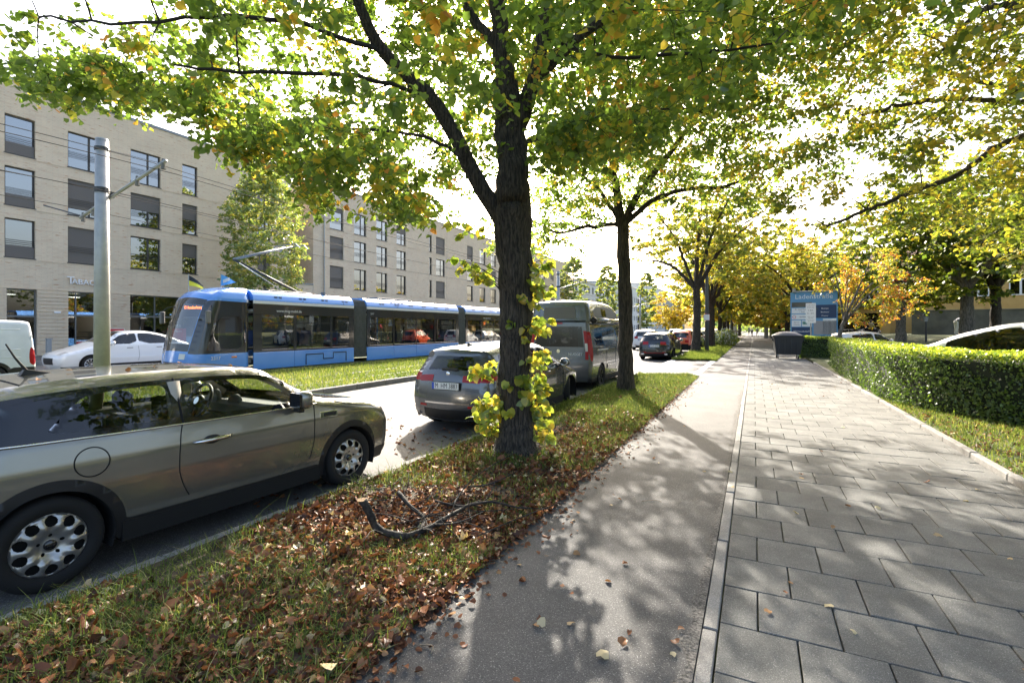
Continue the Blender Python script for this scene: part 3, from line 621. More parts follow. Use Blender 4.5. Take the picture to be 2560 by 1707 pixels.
# ================================================================ TRAM POLES AND WIRES
PX = -14.2
pole_names = ['tall grey tram pole with a slanted arm, before the brick block at left', 'grey tram pole rising behind the camper van', 'slim grey tram pole beside the far poplar, left of the white corner building', 'farthest slim grey tram pole, by the blue grey office block']
for k, yy in enumerate((6.26, 37.2, 69, 100.5)):
    p = thing('tram_pole', pole_names[k], 'pole', (PX, yy, 0), group='tram poles along the tracks')
    MB().tube([(0, 0, 0), (0, 0, 3.2), (0, 0, 6.15)], [0.165, 0.15, 0.13], 16).build('post', M['galvanised'], p, smooth=True)
    MB().tube([(0, 0, 6.15), (0, 0, 6.19)], [0.135, 0.12], 16).build('cap', M['galvanised'], p)
    MB().tube([(0, 0, 0), (0, 0, 0.12)], 0.2, 16).build('base_collar', M['galvanised'], p)
    MB().tube([(-1.45, 0.17, 4.45), (2.35, 0.17, 5.36)], 0.04, 8).build('cross_arm', M['galvanised'], p, smooth=True)
    MB().tube([(0, 0, 4.88), (0, 0, 5.0)], 0.155, 12).build('clamp', M['dark_steel'], p); MB().box(-0.05, 0.05, 0.1, 0.24, 4.8, 4.95).build('clamp', M['dark_steel'], p)
    MB().tube([(0, 0, 5.9), (0, 0, 5.98)], 0.15, 12).build('clamp', M['dark_steel'], p)
    for (x, z) in ((-1.3, 4.5), (-0.8, 4.6), (1.2, 5.1), (2.25, 5.34)):
        MB().tube([(x, 0.17, z + 0.07), (x, 0.17, z - 0.16)], [0.035, 0.05], 8).build('insulator', M['trim_grey'], p)
    MB().tube([(2.25, 0.17, 5.3), (0.05, 0.1, 5.94)], 0.006, 4).build('stay_wire', M['dark_steel'], p)
wires = [(PX + 2.25, 5.16, 'wire over the near track'), (PX + 1.2, 5.6, 'carrier wire over the near track'), (PX - 3.4, 5.1, 'wire over the far track above the tram'), (PX - 3.4, 5.75, 'carrier wire over the far track'), (PX + 0.3, 4.9, 'feeder wire along the poles')]
for x, z, lb in wires:
    ys = np.linspace(-30, 160, 120); sag = 0.28 * (((ys - 6.26) / 31.4) % 1.0 - 0.5) ** 2 * 4
    tag(MB().tube([(x, y, z - 0.28 + s_) for y, s_ in zip(ys, sag)], 0.008, 4).build('overhead_wire', M['twig']), 'thin dark overhead ' + lb, 'wire', 'overhead tram wires')
for k, yy in enumerate((6.26, 37.2, 69, 100.5)):
    tag(MB().tube([(PX - 3.45, yy + 0.17, 5.0), (PX - 1.4, yy + 0.17, 4.5)], 0.018, 5).build('registration_arm', M['dark_steel']), 'thin steel arm holding the wire at the ' + ('first', 'second', 'third', 'fourth')[k] + ' tram pole', 'arm', 'wire holding arms')
# street lamp posts on the verge
for (x, y, h, lb) in ((-2.72, 33.8, 9.0, 'dark grey lamp post with a small red and white plate, between two verge trees'), (-2.5, 66, 9.0, 'dark lamp post far along the verge, above the parked white van')):
    p = thing('lamp_post', lb, 'lamp post', (x, y, 0.05))
    MB().tube([(0, 0, 0), (0, 0, h * .5), (0, 0, h)], [0.13, 0.105, 0.07], 14).build('post', M['lamp_grey'], p, smooth=True)
    MB().box(-0.12, 0.12, -0.6, 0.15, h, h + .12, 0.03).build('lamp_head', M['lamp_grey'], p)
    if y < 40:
        MB().box(-0.17, 0.17, -0.15, -0.14, 2.05, 2.42).build('plate', M['sign_white'], p); MB().box(-0.18, 0.18, -0.145, -0.13, 2.03, 2.44).build('plate_rim', M['sign_red'], p)
# ================================================================ VEHICLES
def chaikin(P, it=2, closed=False):
    P = np.asarray(P, float)
    for _ in range(it):
        Q = np.roll(P, -1, 0) if closed else P[1:]
        A = P if closed else P[:-1]
        a = 0.75 * A + 0.25 * Q; b = 0.25 * A + 0.75 * Q
        n = np.empty((2 * len(a), 2)); n[0::2] = a; n[1::2] = b
        P = n if closed else np.vstack([P[:1], n, P[-1:]])
    return P
def closest(P, L, closed=False):
    """closest point on polyline L for every P: distance, point, segment index"""
    A = L; B = np.roll(L, -1, 0) if closed else L[1:]
    if not closed: A = L[:-1]
    d = B - A; l2 = (d ** 2).sum(1) + 1e-12
    t = np.clip(((P[:, None, :] - A) * d).sum(2) / l2, 0, 1); Q = A + t[:, :, None] * d
    D = ((P[:, None, :] - Q) ** 2).sum(2); k = D.argmin(1); r = np.arange(len(P))
    return np.sqrt(D[r, k]), Q[r, k], k
def inside(P, L):
    x, y = P[:, 0][:, None], P[:, 1][:, None]; x0, y0 = L[:, 0], L[:, 1]; x1, y1 = np.roll(x0, -1), np.roll(y0, -1)
    c = (y0 > y) != (y1 > y); xi = x0 + (y - y0) / np.where(y1 == y0, 1e-12, y1 - y0) * (x1 - x0)
    return (np.sum(c & (x < xi), 1) % 2) == 1
def circle(c, r, n=48): return np.array([(c[0] + r * math.cos(2 * math.pi * k / n), c[1] + r * math.sin(2 * math.pi * k / n)) for k in range(n)])
class Body:
    """a vehicle shell: outline in side view (front +y), flanks as a height field, upper skin stretched across"""
    def __init__(s, outline, zs, ws, r_end=0.22, r_top=0.1, plan=(0.10, 0.07), step=0.05, smooth=2, bulge=(0.06, 0.03, 0.06)):
        s.o = chaikin(outline, smooth); s.zs = zs; s.ws = ws; s.re = r_end; s.rt = r_top; s.plan = plan; s.step = step; s.bulge = bulge
        d = np.linalg.norm(np.diff(s.o, axis=0), axis=1); s.s = np.concatenate([[0], np.cumsum(d)])
        t = np.gradient(s.o, axis=0); t /= np.linalg.norm(t, axis=1)[:, None]; s.n = np.stack([-t[:, 1], t[:, 0]], 1) * 1.0
        cen = s.o.mean(0)
        if ((s.o - cen) * s.n).sum() < 0: s.n = -s.n
        s.y0, s.y1 = s.o[:, 0].min(), s.o[:, 0].max(); s.zb = min(s.o[0, 1], s.o[-1, 1]); s.L = s.y1 - s.y0; s.yc = (s.y0 + s.y1) / 2
    def W(s, y, z):
        b = np.interp(z, s.zs, s.ws); u = (y - s.yc) / (s.L / 2)
        return b - s.plan[0] * np.clip((u - 0.35) / 0.65, 0, 1) ** 2.2 - s.plan[1] * np.clip((-u - 0.35) / 0.65, 0, 1) ** 2.2
    def rad(s, k):
        up = np.clip(np.abs(s.n[k, 1]), 0, 1); return s.re + (s.rt - s.re) * up ** 1.5
    def half(s, P):
        d, q, k = closest(P, s.o); r = s.rad(np.minimum(k, len(s.o) - 1)); x = s.W(P[:, 0], P[:, 1])
        t = np.clip(1 - d / r, 0, 1); return x - r * (1 - np.sqrt(np.clip(1 - t ** 2, 0, 1)))
    def flank(s, shapes):
        """triangles of one flank sorted into classes; shapes = [(class, polygon)] later ones win"""
        st = s.step; ny = int(s.L / st) + 3; nz = int((s.o[:, 1].max() - s.zb) / st) + 3
        Y, Z = np.meshgrid(s.y0 - st + st * np.arange(ny), s.zb + st * np.arange(nz), indexing='ij'); P = np.stack([Y.ravel(), Z.ravel()], 1)
        lock = np.zeros(len(P), bool)
        full = np.vstack([s.o, ])
        for cls, poly in [('outline', s.o)] + [x for x in reversed(shapes)]:
            d, q, k = closest(P, poly, cls != 'outline'); m = (d < st * 0.52) & ~lock
            if cls == 'outline': m &= P[:, 1] > s.zb - 1e-6
            else: m &= inside(P, full) | (d < 1e-9)
            P[m] = q[m]; lock |= m
        P[:, 1] = np.maximum(P[:, 1], s.zb)
        i, j = np.meshgrid(np.arange(ny - 1), np.arange(nz - 1), indexing='ij'); a = (i * nz + j).ravel(); b = a + nz; c = b + 1; d_ = a + 1
        diag = lock[a].astype(int) + lock[c] > lock[b].astype(int) + lock[d_]
        T = np.vstack([np.where(diag[:, None], np.stack([a, b, c], 1), np.stack([a, b, d_], 1)), np.where(diag[:, None], np.stack([a, c, d_], 1), np.stack([b, c, d_], 1))])
        cen = P[T].mean(1); ar = np.abs(np.cross(P[T[:, 1]] - P[T[:, 0]], P[T[:, 2]] - P[T[:, 0]]))
        keep = inside(cen, full) & (ar > 1e-8); T = T[keep]; cen = cen[keep]
        cl = np.zeros(len(T), int); names = ['body']
        for k, (cls, poly) in enumerate(shapes):
            names.append(cls); cl[inside(cen, np.asarray(poly))] = k + 1
        x = s.half(P); out = {}
        for k, nme in enumerate(names):
            if nme == 'hole': continue
            t = T[cl == k]
            if len(t): out.setdefault(nme, []).append(t)
        return P, x, {k: np.vstack(v) for k, v in out.items()}
    def at(s, p):
        """arc length of the outline point nearest p"""
        d, q, k = closest(np.array([p], float), s.o); k = k[0]; return s.s[k] + np.linalg.norm(q[0] - s.o[k])
    def skin(s, sv, t):
        """point of the upper skin at arc length sv, lateral fraction t in -1..1"""
        y = np.interp(sv, s.s, s.o[:, 0]); z = np.interp(sv, s.s, s.o[:, 1]); ny = np.interp(sv, s.s, s.n[:, 0]); nz = np.interp(sv, s.s, s.n[:, 1])
        up = np.clip(np.abs(nz), 0, 1); r = s.re + (s.rt - s.re) * up ** 1.5; h = s.W(y, z) - r
        b = np.where(nz > 0.75, s.bulge[1], np.where(y > s.yc, s.bulge[0], s.bulge[2])) * (1 - np.minimum(1, np.abs(t)) ** 2)
        return np.stack([h * t, y + ny * b, z + nz * b], -1)
    def skin_parts(s, bands, nx=16):
        """bands = [(class, s0, s1, t)]: class covers |x| < t between two outline points; the rest is body"""
        br = {0.0, s.s[-1]}; [br.update((b[1], b[2])) for b in bands]
        br = sorted(br); sv = [0.0]
        for a, b in zip(br[:-1], br[1:]):
            n = max(1, int((b - a) / max(s.step, 0.04))); sv += list(a + (b - a) * np.arange(1, n + 1) / n)
        sv = np.array(sv); ts = {-1.0, 1.0, *[b[3] for b in bands], *[-b[3] for b in bands]}; ts = sorted(ts | set(np.linspace(-1, 1, nx + 1)))
        ts = np.array([t for k, t in enumerate(ts) if k == 0 or t - ts[k - 1] > 1e-4]); S, T = np.meshgrid(sv, ts, indexing='ij')
        V = s.skin(S.ravel(), T.ravel()); n = len(ts); out = {}
        i, j = np.meshgrid(np.arange(len(sv) - 1), np.arange(n - 1), indexing='ij'); a = (i * n + j).ravel(); F = np.stack([a, a + 1, a + n + 1, a + n], 1)
        sm = ((sv[:-1] + sv[1:]) / 2)[i.ravel()]; tm = ((ts[:-1] + ts[1:]) / 2)[j.ravel()]; cl = np.zeros(len(F), int)
        for k, (c, a0, a1, tt) in enumerate(bands): cl[(sm > min(a0, a1)) & (sm < max(a0, a1)) & (np.abs(tm) < tt)] = k + 1
        for k, c in enumerate(['body'] + [b[0] for b in bands]):
            f = F[cl == k]
            if len(f): out[c] = np.vstack([out[c], f]) if c in out else f
        return V, out
    def patch(s, p0, p1, t0, t1, off=0.004, ns=4, nt_=6):
        """a small raised patch on the upper skin (lamp, plate, badge, wiper)"""
        s0, s1 = s.at(p0), s.at(p1); S, T = np.meshgrid(np.linspace(s0, s1, ns + 1), np.linspace(t0, t1, nt_ + 1), indexing='ij')
        V = s.skin(S.ravel(), T.ravel()); nn = np.stack([0 * S.ravel(), np.interp(S.ravel(), s.s, s.n[:, 0]), np.interp(S.ravel(), s.s, s.n[:, 1])], 1); V = V + nn * off
        i, j = np.meshgrid(np.arange(ns), np.arange(nt_), indexing='ij'); a = (i * (nt_ + 1) + j).ravel()
        return V, np.stack([a, a + 1, a + nt_ + 2, a + nt_ + 1], 1)
def sub(V, F):
    u, inv = np.unique(F, return_inverse=True); return V[u], inv.reshape(F.shape)
def wheel(parent, x, y, r, wd, rimr, side, style, steer=0.0):
    """tyre with hub cover; side +1 = right (outer face at +x)"""
    w_ = MB(); h = wd / 2
    w_.lathe([(rimr, -h * .9), (r - .03, -h), (r - .008, -h * .8), (r, -h * .5), (r, h * .5), (r - .008, h * .8), (r - .03, h), (rimr, h * .9), (rimr - .01, h * .5), (rimr - .02, -h * .5), (rimr, -h * .9)], 30, 'x')
    ty = w_.build('tyre', M['rubber'], parent, True); ty.location = (x - side * h, y, r); ty.rotation_euler = (0, 0, steer)
    fx = side * h * 0.82
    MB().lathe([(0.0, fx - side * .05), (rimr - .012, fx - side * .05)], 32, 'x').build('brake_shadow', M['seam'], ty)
    na, nr = (240, 14) if style == 'cover' else (60, 8)
    ang = np.linspace(0, 2 * math.pi, na, endpoint=False); rr = np.linspace(0.0, 1, nr + 1)
    if style == 'cover': rr = np.concatenate([[0, .10, .17, .18], np.linspace(.24, .38, 12), [.46, .54], np.linspace(.57, .94, 30), [.97, 1.0]]); nr = len(rr) - 1
    V = []; F = []
    prof = (lambda q: (0.012 * (1 - q) - 0.020 * np.exp(-((q - 0.2) / .16) ** 2) + 0.018 * np.exp(-((q - .62) / .2) ** 2) - 0.012 * max(0, q - .9) / .1)) if style == 'cover' else (lambda q: -0.03 * (1 - q) ** 2 * 1.5)
    for a in ang:
        for q in rr:
            # the covers of the pale car: ten oval openings between raised lobes
            dx = prof(q)
            if style == 'cover' and q > .5:
                g = ((a / (2 * math.pi) * 10) % 1) - .5; dx += 0.008 * math.cos(2 * math.pi * g) * -1 * (1 if q < .93 else 0)
            V.append((fx + side * dx, q * rimr * math.cos(a), q * rimr * math.sin(a)))
    m = nr + 1
    for k in range(na):
        am = (ang[k] + math.pi / na)
        for i in range(nr):
            q = (rr[i] + rr[i + 1]) / 2
            if style == 'cover':
                g = (((am / (2 * math.pi) * 10) % 1) - .5) * (2 * math.pi * q) / 10
                if (g / (0.135 + 0.16 * (q - .6))) ** 2 + ((q - .76) / .165) ** 2 < 1: continue
                b5 = (((am / (2 * math.pi) * 5 + .25) % 1) - .5) * (2 * math.pi * q) / 5
                if (b5 / .05) ** 2 + ((q - .31) / .055) ** 2 < 1: continue
            elif style == 'spoke':
                g = abs(((am / (2 * math.pi) * 5) % 1) - .5); 
                if .25 < q < .9 and g > .16 + .10 * (1 - q): continue
            elif style == 'ten':
                g = abs(((am / (2 * math.pi) * 10) % 1) - .5)
                if .3 < q < .9 and g > .24: continue
            F.append([k * m + i, ((k + 1) % na) * m + i, ((k + 1) % na) * m + i + 1, k * m + i + 1])
    mt = {'cover': 'hub_silver', 'spoke': 'dark_alloy', 'ten': 'alloy', 'steel': 'steel'}[style]
    if style == 'steel':
        pass
    rim = link('hub_cover' if style == 'cover' else 'rim', mesh('rim', V, F, M[mt], True), ty)
    MB().lathe([(0, fx + side * .012), (rimr * .13, fx + side * .012), (rimr * .16, fx + side * .006), (rimr * .17, fx - side * .01)], 20, 'x').build('hub_cap', M['black_gloss'] if style == 'cover' else M[mt], ty, True)
    if style == 'cover': text('badge', 'MINI', rimr * .1, M['chrome'], ty, ((fx + side * .0135, 0, 0), (0, side * 1.0, 0), (0, 0, 1)), 0.0005)
    return ty
def seatset(root, rows, xw, zf, zt, m='cloth_dark'):
    for yy in rows:
        for sx in (-1, 1):
            q = MB(); cx = sx * xw
            q.box(cx - .23, cx + .23, yy - .1, yy + .42, zf, zf + .16, .04); q.box(cx - .22, cx + .22, yy - .24, yy - .08, zf + .14, zt - .16, .05); q.box(cx - .12, cx + .12, yy - .23, yy - .13, zt - .13, zt + .06, .04)
            q.build('seat', M[m], root)
def vehicle(name, label, cat, loc, rz, sp, group=None):
    """spec: outline, zs/ws width profile, wheels (ya, yb, r, width, rim radius, style), glass polygons, windscreen and rear window points, colours"""
    B = Body(sp['outline'], sp['zs'], sp['ws'], sp.get('re', .22), sp.get('rt', .1), sp.get('plan', (.1, .07)), sp.get('step', .05), sp.get('chk', 2), sp.get('bulge', (.06, .03, .05)))
    root = thing(name, label, cat, loc, rz, group); paint = M[sp['paint']]
    shapes = []
    z0 = B.zb - .02
    for p in sp.get('trim', []): shapes.append(p)
    for p in sp.get('glass', []): shapes.append(('side_window', chaikin(p, 2, True) if len(p) < 12 else chaikin(p, 1, True)))
    for p in sp.get('side', []): shapes.append(p)
    ya, yb, r, wd, rim, sty = sp['wheels']
    for y in (ya, yb): shapes.append(('hole', circle((y, r), r + sp.get('gap', .045))))
    P, x, cls = B.flank(shapes)
    mats = {'body': paint, 'side_window': M[sp.get('sglass', 'car_glass')], 'dark_window': M['dark_glass'], 'privacy_window': M['privacy_glass'], 'pillar_trim': M['black_gloss'], 'lower_trim': M['black_plastic'], 'tail_light': M['red_lens'], 'door': paint, 'headlight': M['clear_lens'], 'rear_window': M[sp.get('rglass', 'dark_glass')], 'windscreen': M['car_glass'], 'roof_panel': M[sp.get('roofpaint', sp['paint'])], 'grille': M['black_plastic'], 'sign_panel': M['sign_white'], 'white_stripe': M['tram_white'], 'dark_band': M['tram_dark'], 'roof': paint, 'canopy_panel': M['trim_grey']}
    parts = {}
    for side in (1, -1):
        V3 = np.stack([side * x, P[:, 0], P[:, 1]], 1)
        for c, T in cls.items():
            v, f = sub(V3, T)
            if side > 0: pass
            else: f = f[:, ::-1]
            nm = c
            parts.setdefault((c, side if c in ('side_window', 'tail_light', 'headlight', 'door', 'dark_window', 'privacy_window') else 0), []).append((v, f, 3))
    bands = [(c, B.at(a), B.at(b), t) for (c, a, b, t) in sp.get('bands', [])]
    V, sk = B.skin_parts(bands, sp.get('nx', 16))
    for c, F in sk.items():
        v, f = sub(V, F); parts.setdefault((c, 0), []).append((v, f, 4))
    made = {}
    for (c, sd), L in parts.items():
        vs_ = np.vstack([l[0] for l in L]); fs = []; o = 0
        for v, f, k in L: fs += (f + o).tolist(); o += len(v)
        ob = link(c, mesh(c, vs_, fs, mats[c], True), root); made[(c, sd)] = ob
    # under-body, wheel wells, cabin
    wy = B.half(np.array([[0.0, .55]]))[0]; zbt = B.zb; u = MB(); inn = wy - wd - .08; bel = sp.get('belt', .85)
    ze = sp.get('under', .14)
    u.box(-inn, inn, ya - .2, yb - r - .02, zbt - ze * .3, bel - .18); u.box(-inn, inn, yb - r - .02, min(yb + r + .12, B.y1 - .3), zbt - ze * .3, .56); u.box(-inn, inn, max(ya - r - .1, B.y0 + .16), ya - .2, zbt - ze * .3, min(bel - .18, .62))
    u.box(-wy + .03, wy - .03, ya + r + .09, yb - r - .09, zbt - ze * .15, bel - .20)
    u.box(-wy + .32, wy - .32, B.y0 + .16, ya - r - .09, zbt + .02, min(bel - .2, .62)); u.box(-wy + .32, wy - .32, yb + r + .09, B.y1 - .3, zbt + .02, .5)
    u.build('underbody', M['seam'], root)
    for y in (ya, yb):
        for sx in (1, -1):
            q = MB(); n = 20; rr = r + sp.get('gap', .045) + .004; V_ = []
            for k in range(n + 1):
                a = math.pi * (-.12 + 1.24 * k / n); V_ += [(sx * (wy - .012), y + rr * math.cos(a), r + rr * math.sin(a)), (sx * (inn - .02), y + rr * math.cos(a), r + rr * math.sin(a))]
            q.add(V_, [[2 * k, 2 * k + 1, 2 * k + 3, 2 * k + 2] for k in range(n)]); q.build('wheel_arch', M['seam'], root)
            wheel(root, sx * (B.half(np.array([[y, r + .36 if r + .36 < .8 else .7]]))[0] - .015), y, r, wd, rim, sx, sty, sp.get('steer', 0) if y == yb else 0)
    if sp.get('rows'):
        seatset(root, sp['rows'], sp.get('seatx', .38), sp.get('seatz', bel - .45), sp.get('seattop', bel + .28), sp.get('seatm', 'cloth_dark'))
    if sp.get('mirror'):
        my, mz, mx = sp['mirror']
        for sx in (1, -1):
            q = MB(); q.sphere((0, 0, 0), .1, 12, 8, 1.15, .75, .85); o = q.build('wing_mirror', M[sp.get('mirrorm', sp['paint'])], root, True); o.location = (sx * (mx + .12), my, mz)
            MB().box(-.045, .045, -.03, .03, -.09, -.04, .01).build('mirror_foot', M['black_plastic'], o).location = (-sx * .07, 0, 0)
            MB().lathe([(0, -.062), (.08, -.06), (.086, -.05)], 16, 'y').build('mirror_glass', M['chrome'], o)
    for pl in sp.get('patches', []):
        nm, mt, p0, p1, t0, t1 = pl[:6]; v, f = B.patch(p0, p1, t0, t1, pl[6] if len(pl) > 6 else .004)
        link(nm, mesh(nm, v, f, M[mt], True), root)
    if sp.get('plate'):
        p, t0, num, rear = sp['plate']; s0 = B.at(p); c = B.skin(np.array([s0]), np.array([t0]))[0]; ny_ = -1 if rear else 1
        pl = MB().box(-.26, .26, -.006, .006, -.056, .056, .004).build('number_plate', M['plate_white'], root); pl.location = (c[0], c[1] + ny_ * .035, c[2])
        MB().box(-.272, .272, .007, .02, -.068, .068, .004).build('plate_holder', M['black_plastic'], pl)
        rx = 1 if rear else -1
        MB().box(-.258, -.218, ny_ * .0068 - .0005, ny_ * .0068 + .0005, -.054, .054).build('plate_band', M['plate_blue'], pl).scale = (rx, 1, 1)
        text('plate_number', num, .115, M['ink'], pl, ((.02 * rx, ny_ * .0068, 0), (rx, 0, 0), (0, 0, 1)), .0006, fit=.43)
    return root, B, made
def seam(B, root, pts, name='panel_gap', r=.0045, side=1, m='seam'):
    P = np.array(pts, float); t = np.linspace(0, len(P) - 1, 10 * len(P)); P = np.stack([np.interp(t, range(len(P)), P[:, 0]), np.interp(t, range(len(P)), P[:, 1])], 1)
    if len(pts) > 2: P = chaikin(P[::5], 2)
    x = B.half(P); return MB().tube(np.stack([side * (x + .0005), P[:, 0], P[:, 1]], 1), r, 5).build(name, M[m], root)

# ---- the grey three-door hatchback in the foreground
mini_o = [(1.80, .20), (1.86, .27), (1.90, .40), (1.90, .52), (1.87, .63), (1.80, .74), (1.68, .83), (1.48, .895), (1.2, .94), (.98, .965), (.84, .985), (.74, 1.03), (.60, 1.125), (.45, 1.225), (.32, 1.305), (.22, 1.335), (.05, 1.355), (-.3, 1.372), (-.75, 1.372), (-1.2, 1.355), (-1.5, 1.325), (-1.66, 1.302), (-1.68, 1.285), (-1.655, 1.26), (-1.70, 1.16), (-1.755, 1.0), (-1.80, .90), (-1.86, .80), (-1.895, .66), (-1.90, .50), (-1.88, .34), (-1.82, .22)]
band = [(.80, .962), (.60, 1.085), (.36, 1.238), (.20, 1.282), (-.2, 1.306), (-.75, 1.306), (-1.25, 1.285), (-1.58, 1.25), (-1.70, 1.23), (-1.76, 1.06), (-1.80, .985), (-1.4, .975), (-.5, .962), (.3, .955)]
sill = np.array([(1.95, .335), (1.95, .1), (-1.95, .1), (-1.95, .345), (-1.3, .345), (0, .335)])
door = np.array([(.70, 1.02), (.68, .94), (.665, .75), (.655, .56), (.60, .345), (.585, .30), (-.47, .30), (-.49, .345), (-.56, .48), (-.595, .6), (-.59, .75), (-.575, .88), (-.555, .955), (-.55, 1.02)])
mini_spec = dict(outline=mini_o, zs=[0.15, .25, .4, .62, .80, .95, 1.1, 1.3, 1.4], ws=[.80, .815, .84, .862, .855, .825, .755, .655, .60], re=.24, rt=.10, plan=(.09, .07), step=.03,
    paint='mini_paint', wheels=(-1.35, 1.145, .303, .185, .205, 'cover'), gap=.04, belt=.96, sglass='car_glass',
    trim=[('door', door), ('lower_trim', sill), ('lower_trim', circle((-1.35, .303), .418, 64)), ('lower_trim', circle((1.145, .303), .412, 64)), ('pillar_trim', chaikin(band, 1, True))],
    glass=[[(.58, 1.005), (.55, 1.05), (.34, 1.19), (.17, 1.245), (-.05, 1.265), (-.46, 1.27), (-.49, 1.25), (-.49, 1.005), (-.44, 1.0), (.5, 1.0)],
           ],
    side=[('privacy_window', chaikin([(-.60, 1.015), (-.60, 1.27), (-.75, 1.27), (-1.05, 1.252), (-1.16, 1.225), (-1.34, 1.05), (-1.36, 1.025), (-1.30, 1.015), (-.7, 1.01)], 2, True))],
    bulge=(.06, .018, .05), bands=[('windscreen', (.80, 1.0), (.34, 1.285), .90), ('rear_window', (-1.68, 1.22), (-1.80, .93), .82)], rows=[], mirror=None)
MX, MY, MR = -4.06 - .80, 2.93, R(-3.2)
mini, mB, mm = vehicle('parked_car', 'grey three-door hatchback with silver ten-hole wheel covers, nearest car at the kerb', 'car', (MX, MY, RZ), MR, mini_spec)
for side in (1, -1):
    dr = mm[('door', side)]
    seam(mB, dr, [(.675, .94), (.665, .75), (.655, .56), (.60, .345)], side=side); seam(mB, dr, [(-.555, .955), (-.575, .88), (-.59, .75), (-.595, .6), (-.56, .48), (-.49, .345)], side=side)
    seam(mB, dr, [(-.545, .965), (-.54, 1.31)], r=.008, side=side)
    hx = mB.half(np.array([[-.3, .80]]))[0]
    MB().tube([(side * (hx + .004), -.49, .80), (side * (hx + .03), -.44, .802), (side * (hx + .035), -.33, .805), (side * (hx + .03), -.22, .808), (side * (hx + .006), -.18, .81)], [.008, .015, .017, .015, .008], 8).build('door_handle', M['chrome'], dr, True)
    MB().sphere((side * hx, -.34, .802), .06, 14, 8, .12, 1.2, .62).build('handle_recess', M['black_plastic'], dr, True)
    x0 = mB.half(np.array([[y, .962] for y in np.linspace(-1.78, .72, 30)])); zc = np.interp(np.linspace(-1.78, .72, 30), [-1.8, -1.4, -.5, .3, .8], [.985, .975, .962, .955, .958])
    MB().tube(np.stack([side * (x0 + .003), np.linspace(-1.78, .72, 30), zc - .004], 1), .008, 6).build('belt_moulding', M['chrome'], mini, True)
    fx_ = mB.half(np.array([[-1.14, .80]]))[0]
    a = np.linspace(0, 2 * math.pi, 40); pc = np.stack([-1.14 + .098 * np.cos(a), .80 + .098 * np.sin(a)], 1); xx = mB.half(pc)
    if side > 0: MB().tube(np.stack([xx + .001, pc[:, 0], pc[:, 1]], 1), .0045, 5, False).build('fuel_flap_gap', M['seam'], mini)
    sx_ = mB.half(np.array([[.82, .83]]))[0]
    q = MB(); q.box(-.004, .006, -.105, .105, -.032, .032, .004); sc_ = q.build('side_scuttle', M['chrome'], mini); sc_.location = (side * (sx_ + .006), .84, .83); sc_.rotation_euler = (0, side * R(-6), side * R(-4))
    MB().box(-.003, .008, -.06, .085, -.018, .018, .004).build('scuttle_inset', M['black_plastic'], sc_).location = (side * .002, 0, 0)
    # headlight ring and lens on the wing
    hl = MB(); hl.sphere((0, 0, 0), .125, 20, 10, .8, .55, 1.0); ho = hl.build('headlight', M['clear_lens'], mini, True); ho.location = (side * .60, 1.69, .70)
    MB().lathe([(.125, -.02), (.14, 0), (.13, .03)], 28, 'y').build('headlight_ring', M['chrome'], ho, True)
    # bonnet shut line
    P = np.array([(.93, .955), (1.1, .90), (1.3, .86), (1.5, .82), (1.62, .76)]); xx = mB.half(P)
    MB().tube(np.stack([side * (xx + .001), P[:, 0], P[:, 1]], 1), .004, 5).build('bonnet_gap', M['seam'], mini)
    # mirror on its stalk
    mo = MB(); mo.sphere((0, 0, 0), 1, 24, 16); mo.v = [tuple(math.copysign(abs(q_) ** .6, q_) * k_ for q_, k_ in zip(p_, (.112, .068, .085))) for p_ in mo.v]; mw = mo.build('wing_mirror', M['mini_paint'], mini, True); mw.location = (side * .965, .44, 1.035); mw.rotation_euler = (0, 0, side * R(-8))
    MB().box(-.095, .095, -.074, -.066, -.068, .068, .012).build('mirror_glass', M['black_gloss'], mw)
    MB().box(-.06, .05, -.035, .035, -.135, -.06, .012).build('mirror_foot', M['black_plastic'], mw).location = (-side * .055, 0, .01)
    # tail light
    v, f = mB.patch((-1.86, .80), (-1.895, .56), side * .86, side * 1.0); link('tail_light', mesh('tail_light', v, f, M['red_lens'], True), mini)
# roof spoiler line, aerial, wipers, cabin
ss = mB.at((-1.42, 1.35)); pts = mB.skin(np.full(20, ss), np.linspace(-1, 1, 20)); MB().tube(pts + (0, 0, .001), .006, 5).build('spoiler_gap', M['seam'], mini)
q = MB(); q.add([(-.035, .10, .0), (.035, .10, 0), (.04, -.10, 0), (-.04, -.10, 0), (-.012, .06, .018), (.012, .06, .018), (.016, -.07, .042), (-.016, -.07, .042)], [[0, 3, 2, 1], [4, 5, 6, 7], [0, 1, 5, 4], [1, 2, 6, 5], [2, 3, 7, 6], [3, 0, 4, 7]])
an = q.build('aerial_foot', M['black_plastic'], mini); an.location = (0, -1.18, 1.368)
MB().tube([(0, -.06, .035), (0, -.12, .13), (0, -.17, .235)], [.011, .007, .005], 8).build('aerial', M['black_plastic'], an)
c = MB(); c.box(-.66, .66, .42, .78, .78, .93, .05); c.box(-.60, .60, .34, .44, .80, .965, .04); c.build('dashboard', M['trim_grey'], mini)
c = MB(); c.tube([(.34 + .0, .28, .93), (.0 + .34, .44, .88)], .03, 8); st_ = MB(); a = np.linspace(0, 2 * math.pi, 28)
st_.tube(np.stack([.185 * np.cos(a), 0 * a, .185 * np.sin(a)], 1), .017, 8, False); st_.lathe([(0, -.03), (.06, -.03), (.07, 0), (.06, .02)], 16, 'y'); st_.box(-.17, .17, -.012, .012, -.02, .02); st_.box(-.02, .02, -.012, .012, -.17, 0)
so = st_.build('steering_wheel', M['black_plastic'], mini, True); so.location = (-.36, .20, .955); so.rotation_euler = (R(-24), 0, 0)
MB().lathe([(0, -.034), (.038, -.034), (.04, -.028)], 18, 'y').build('wheel_emblem', M['chrome'], so)
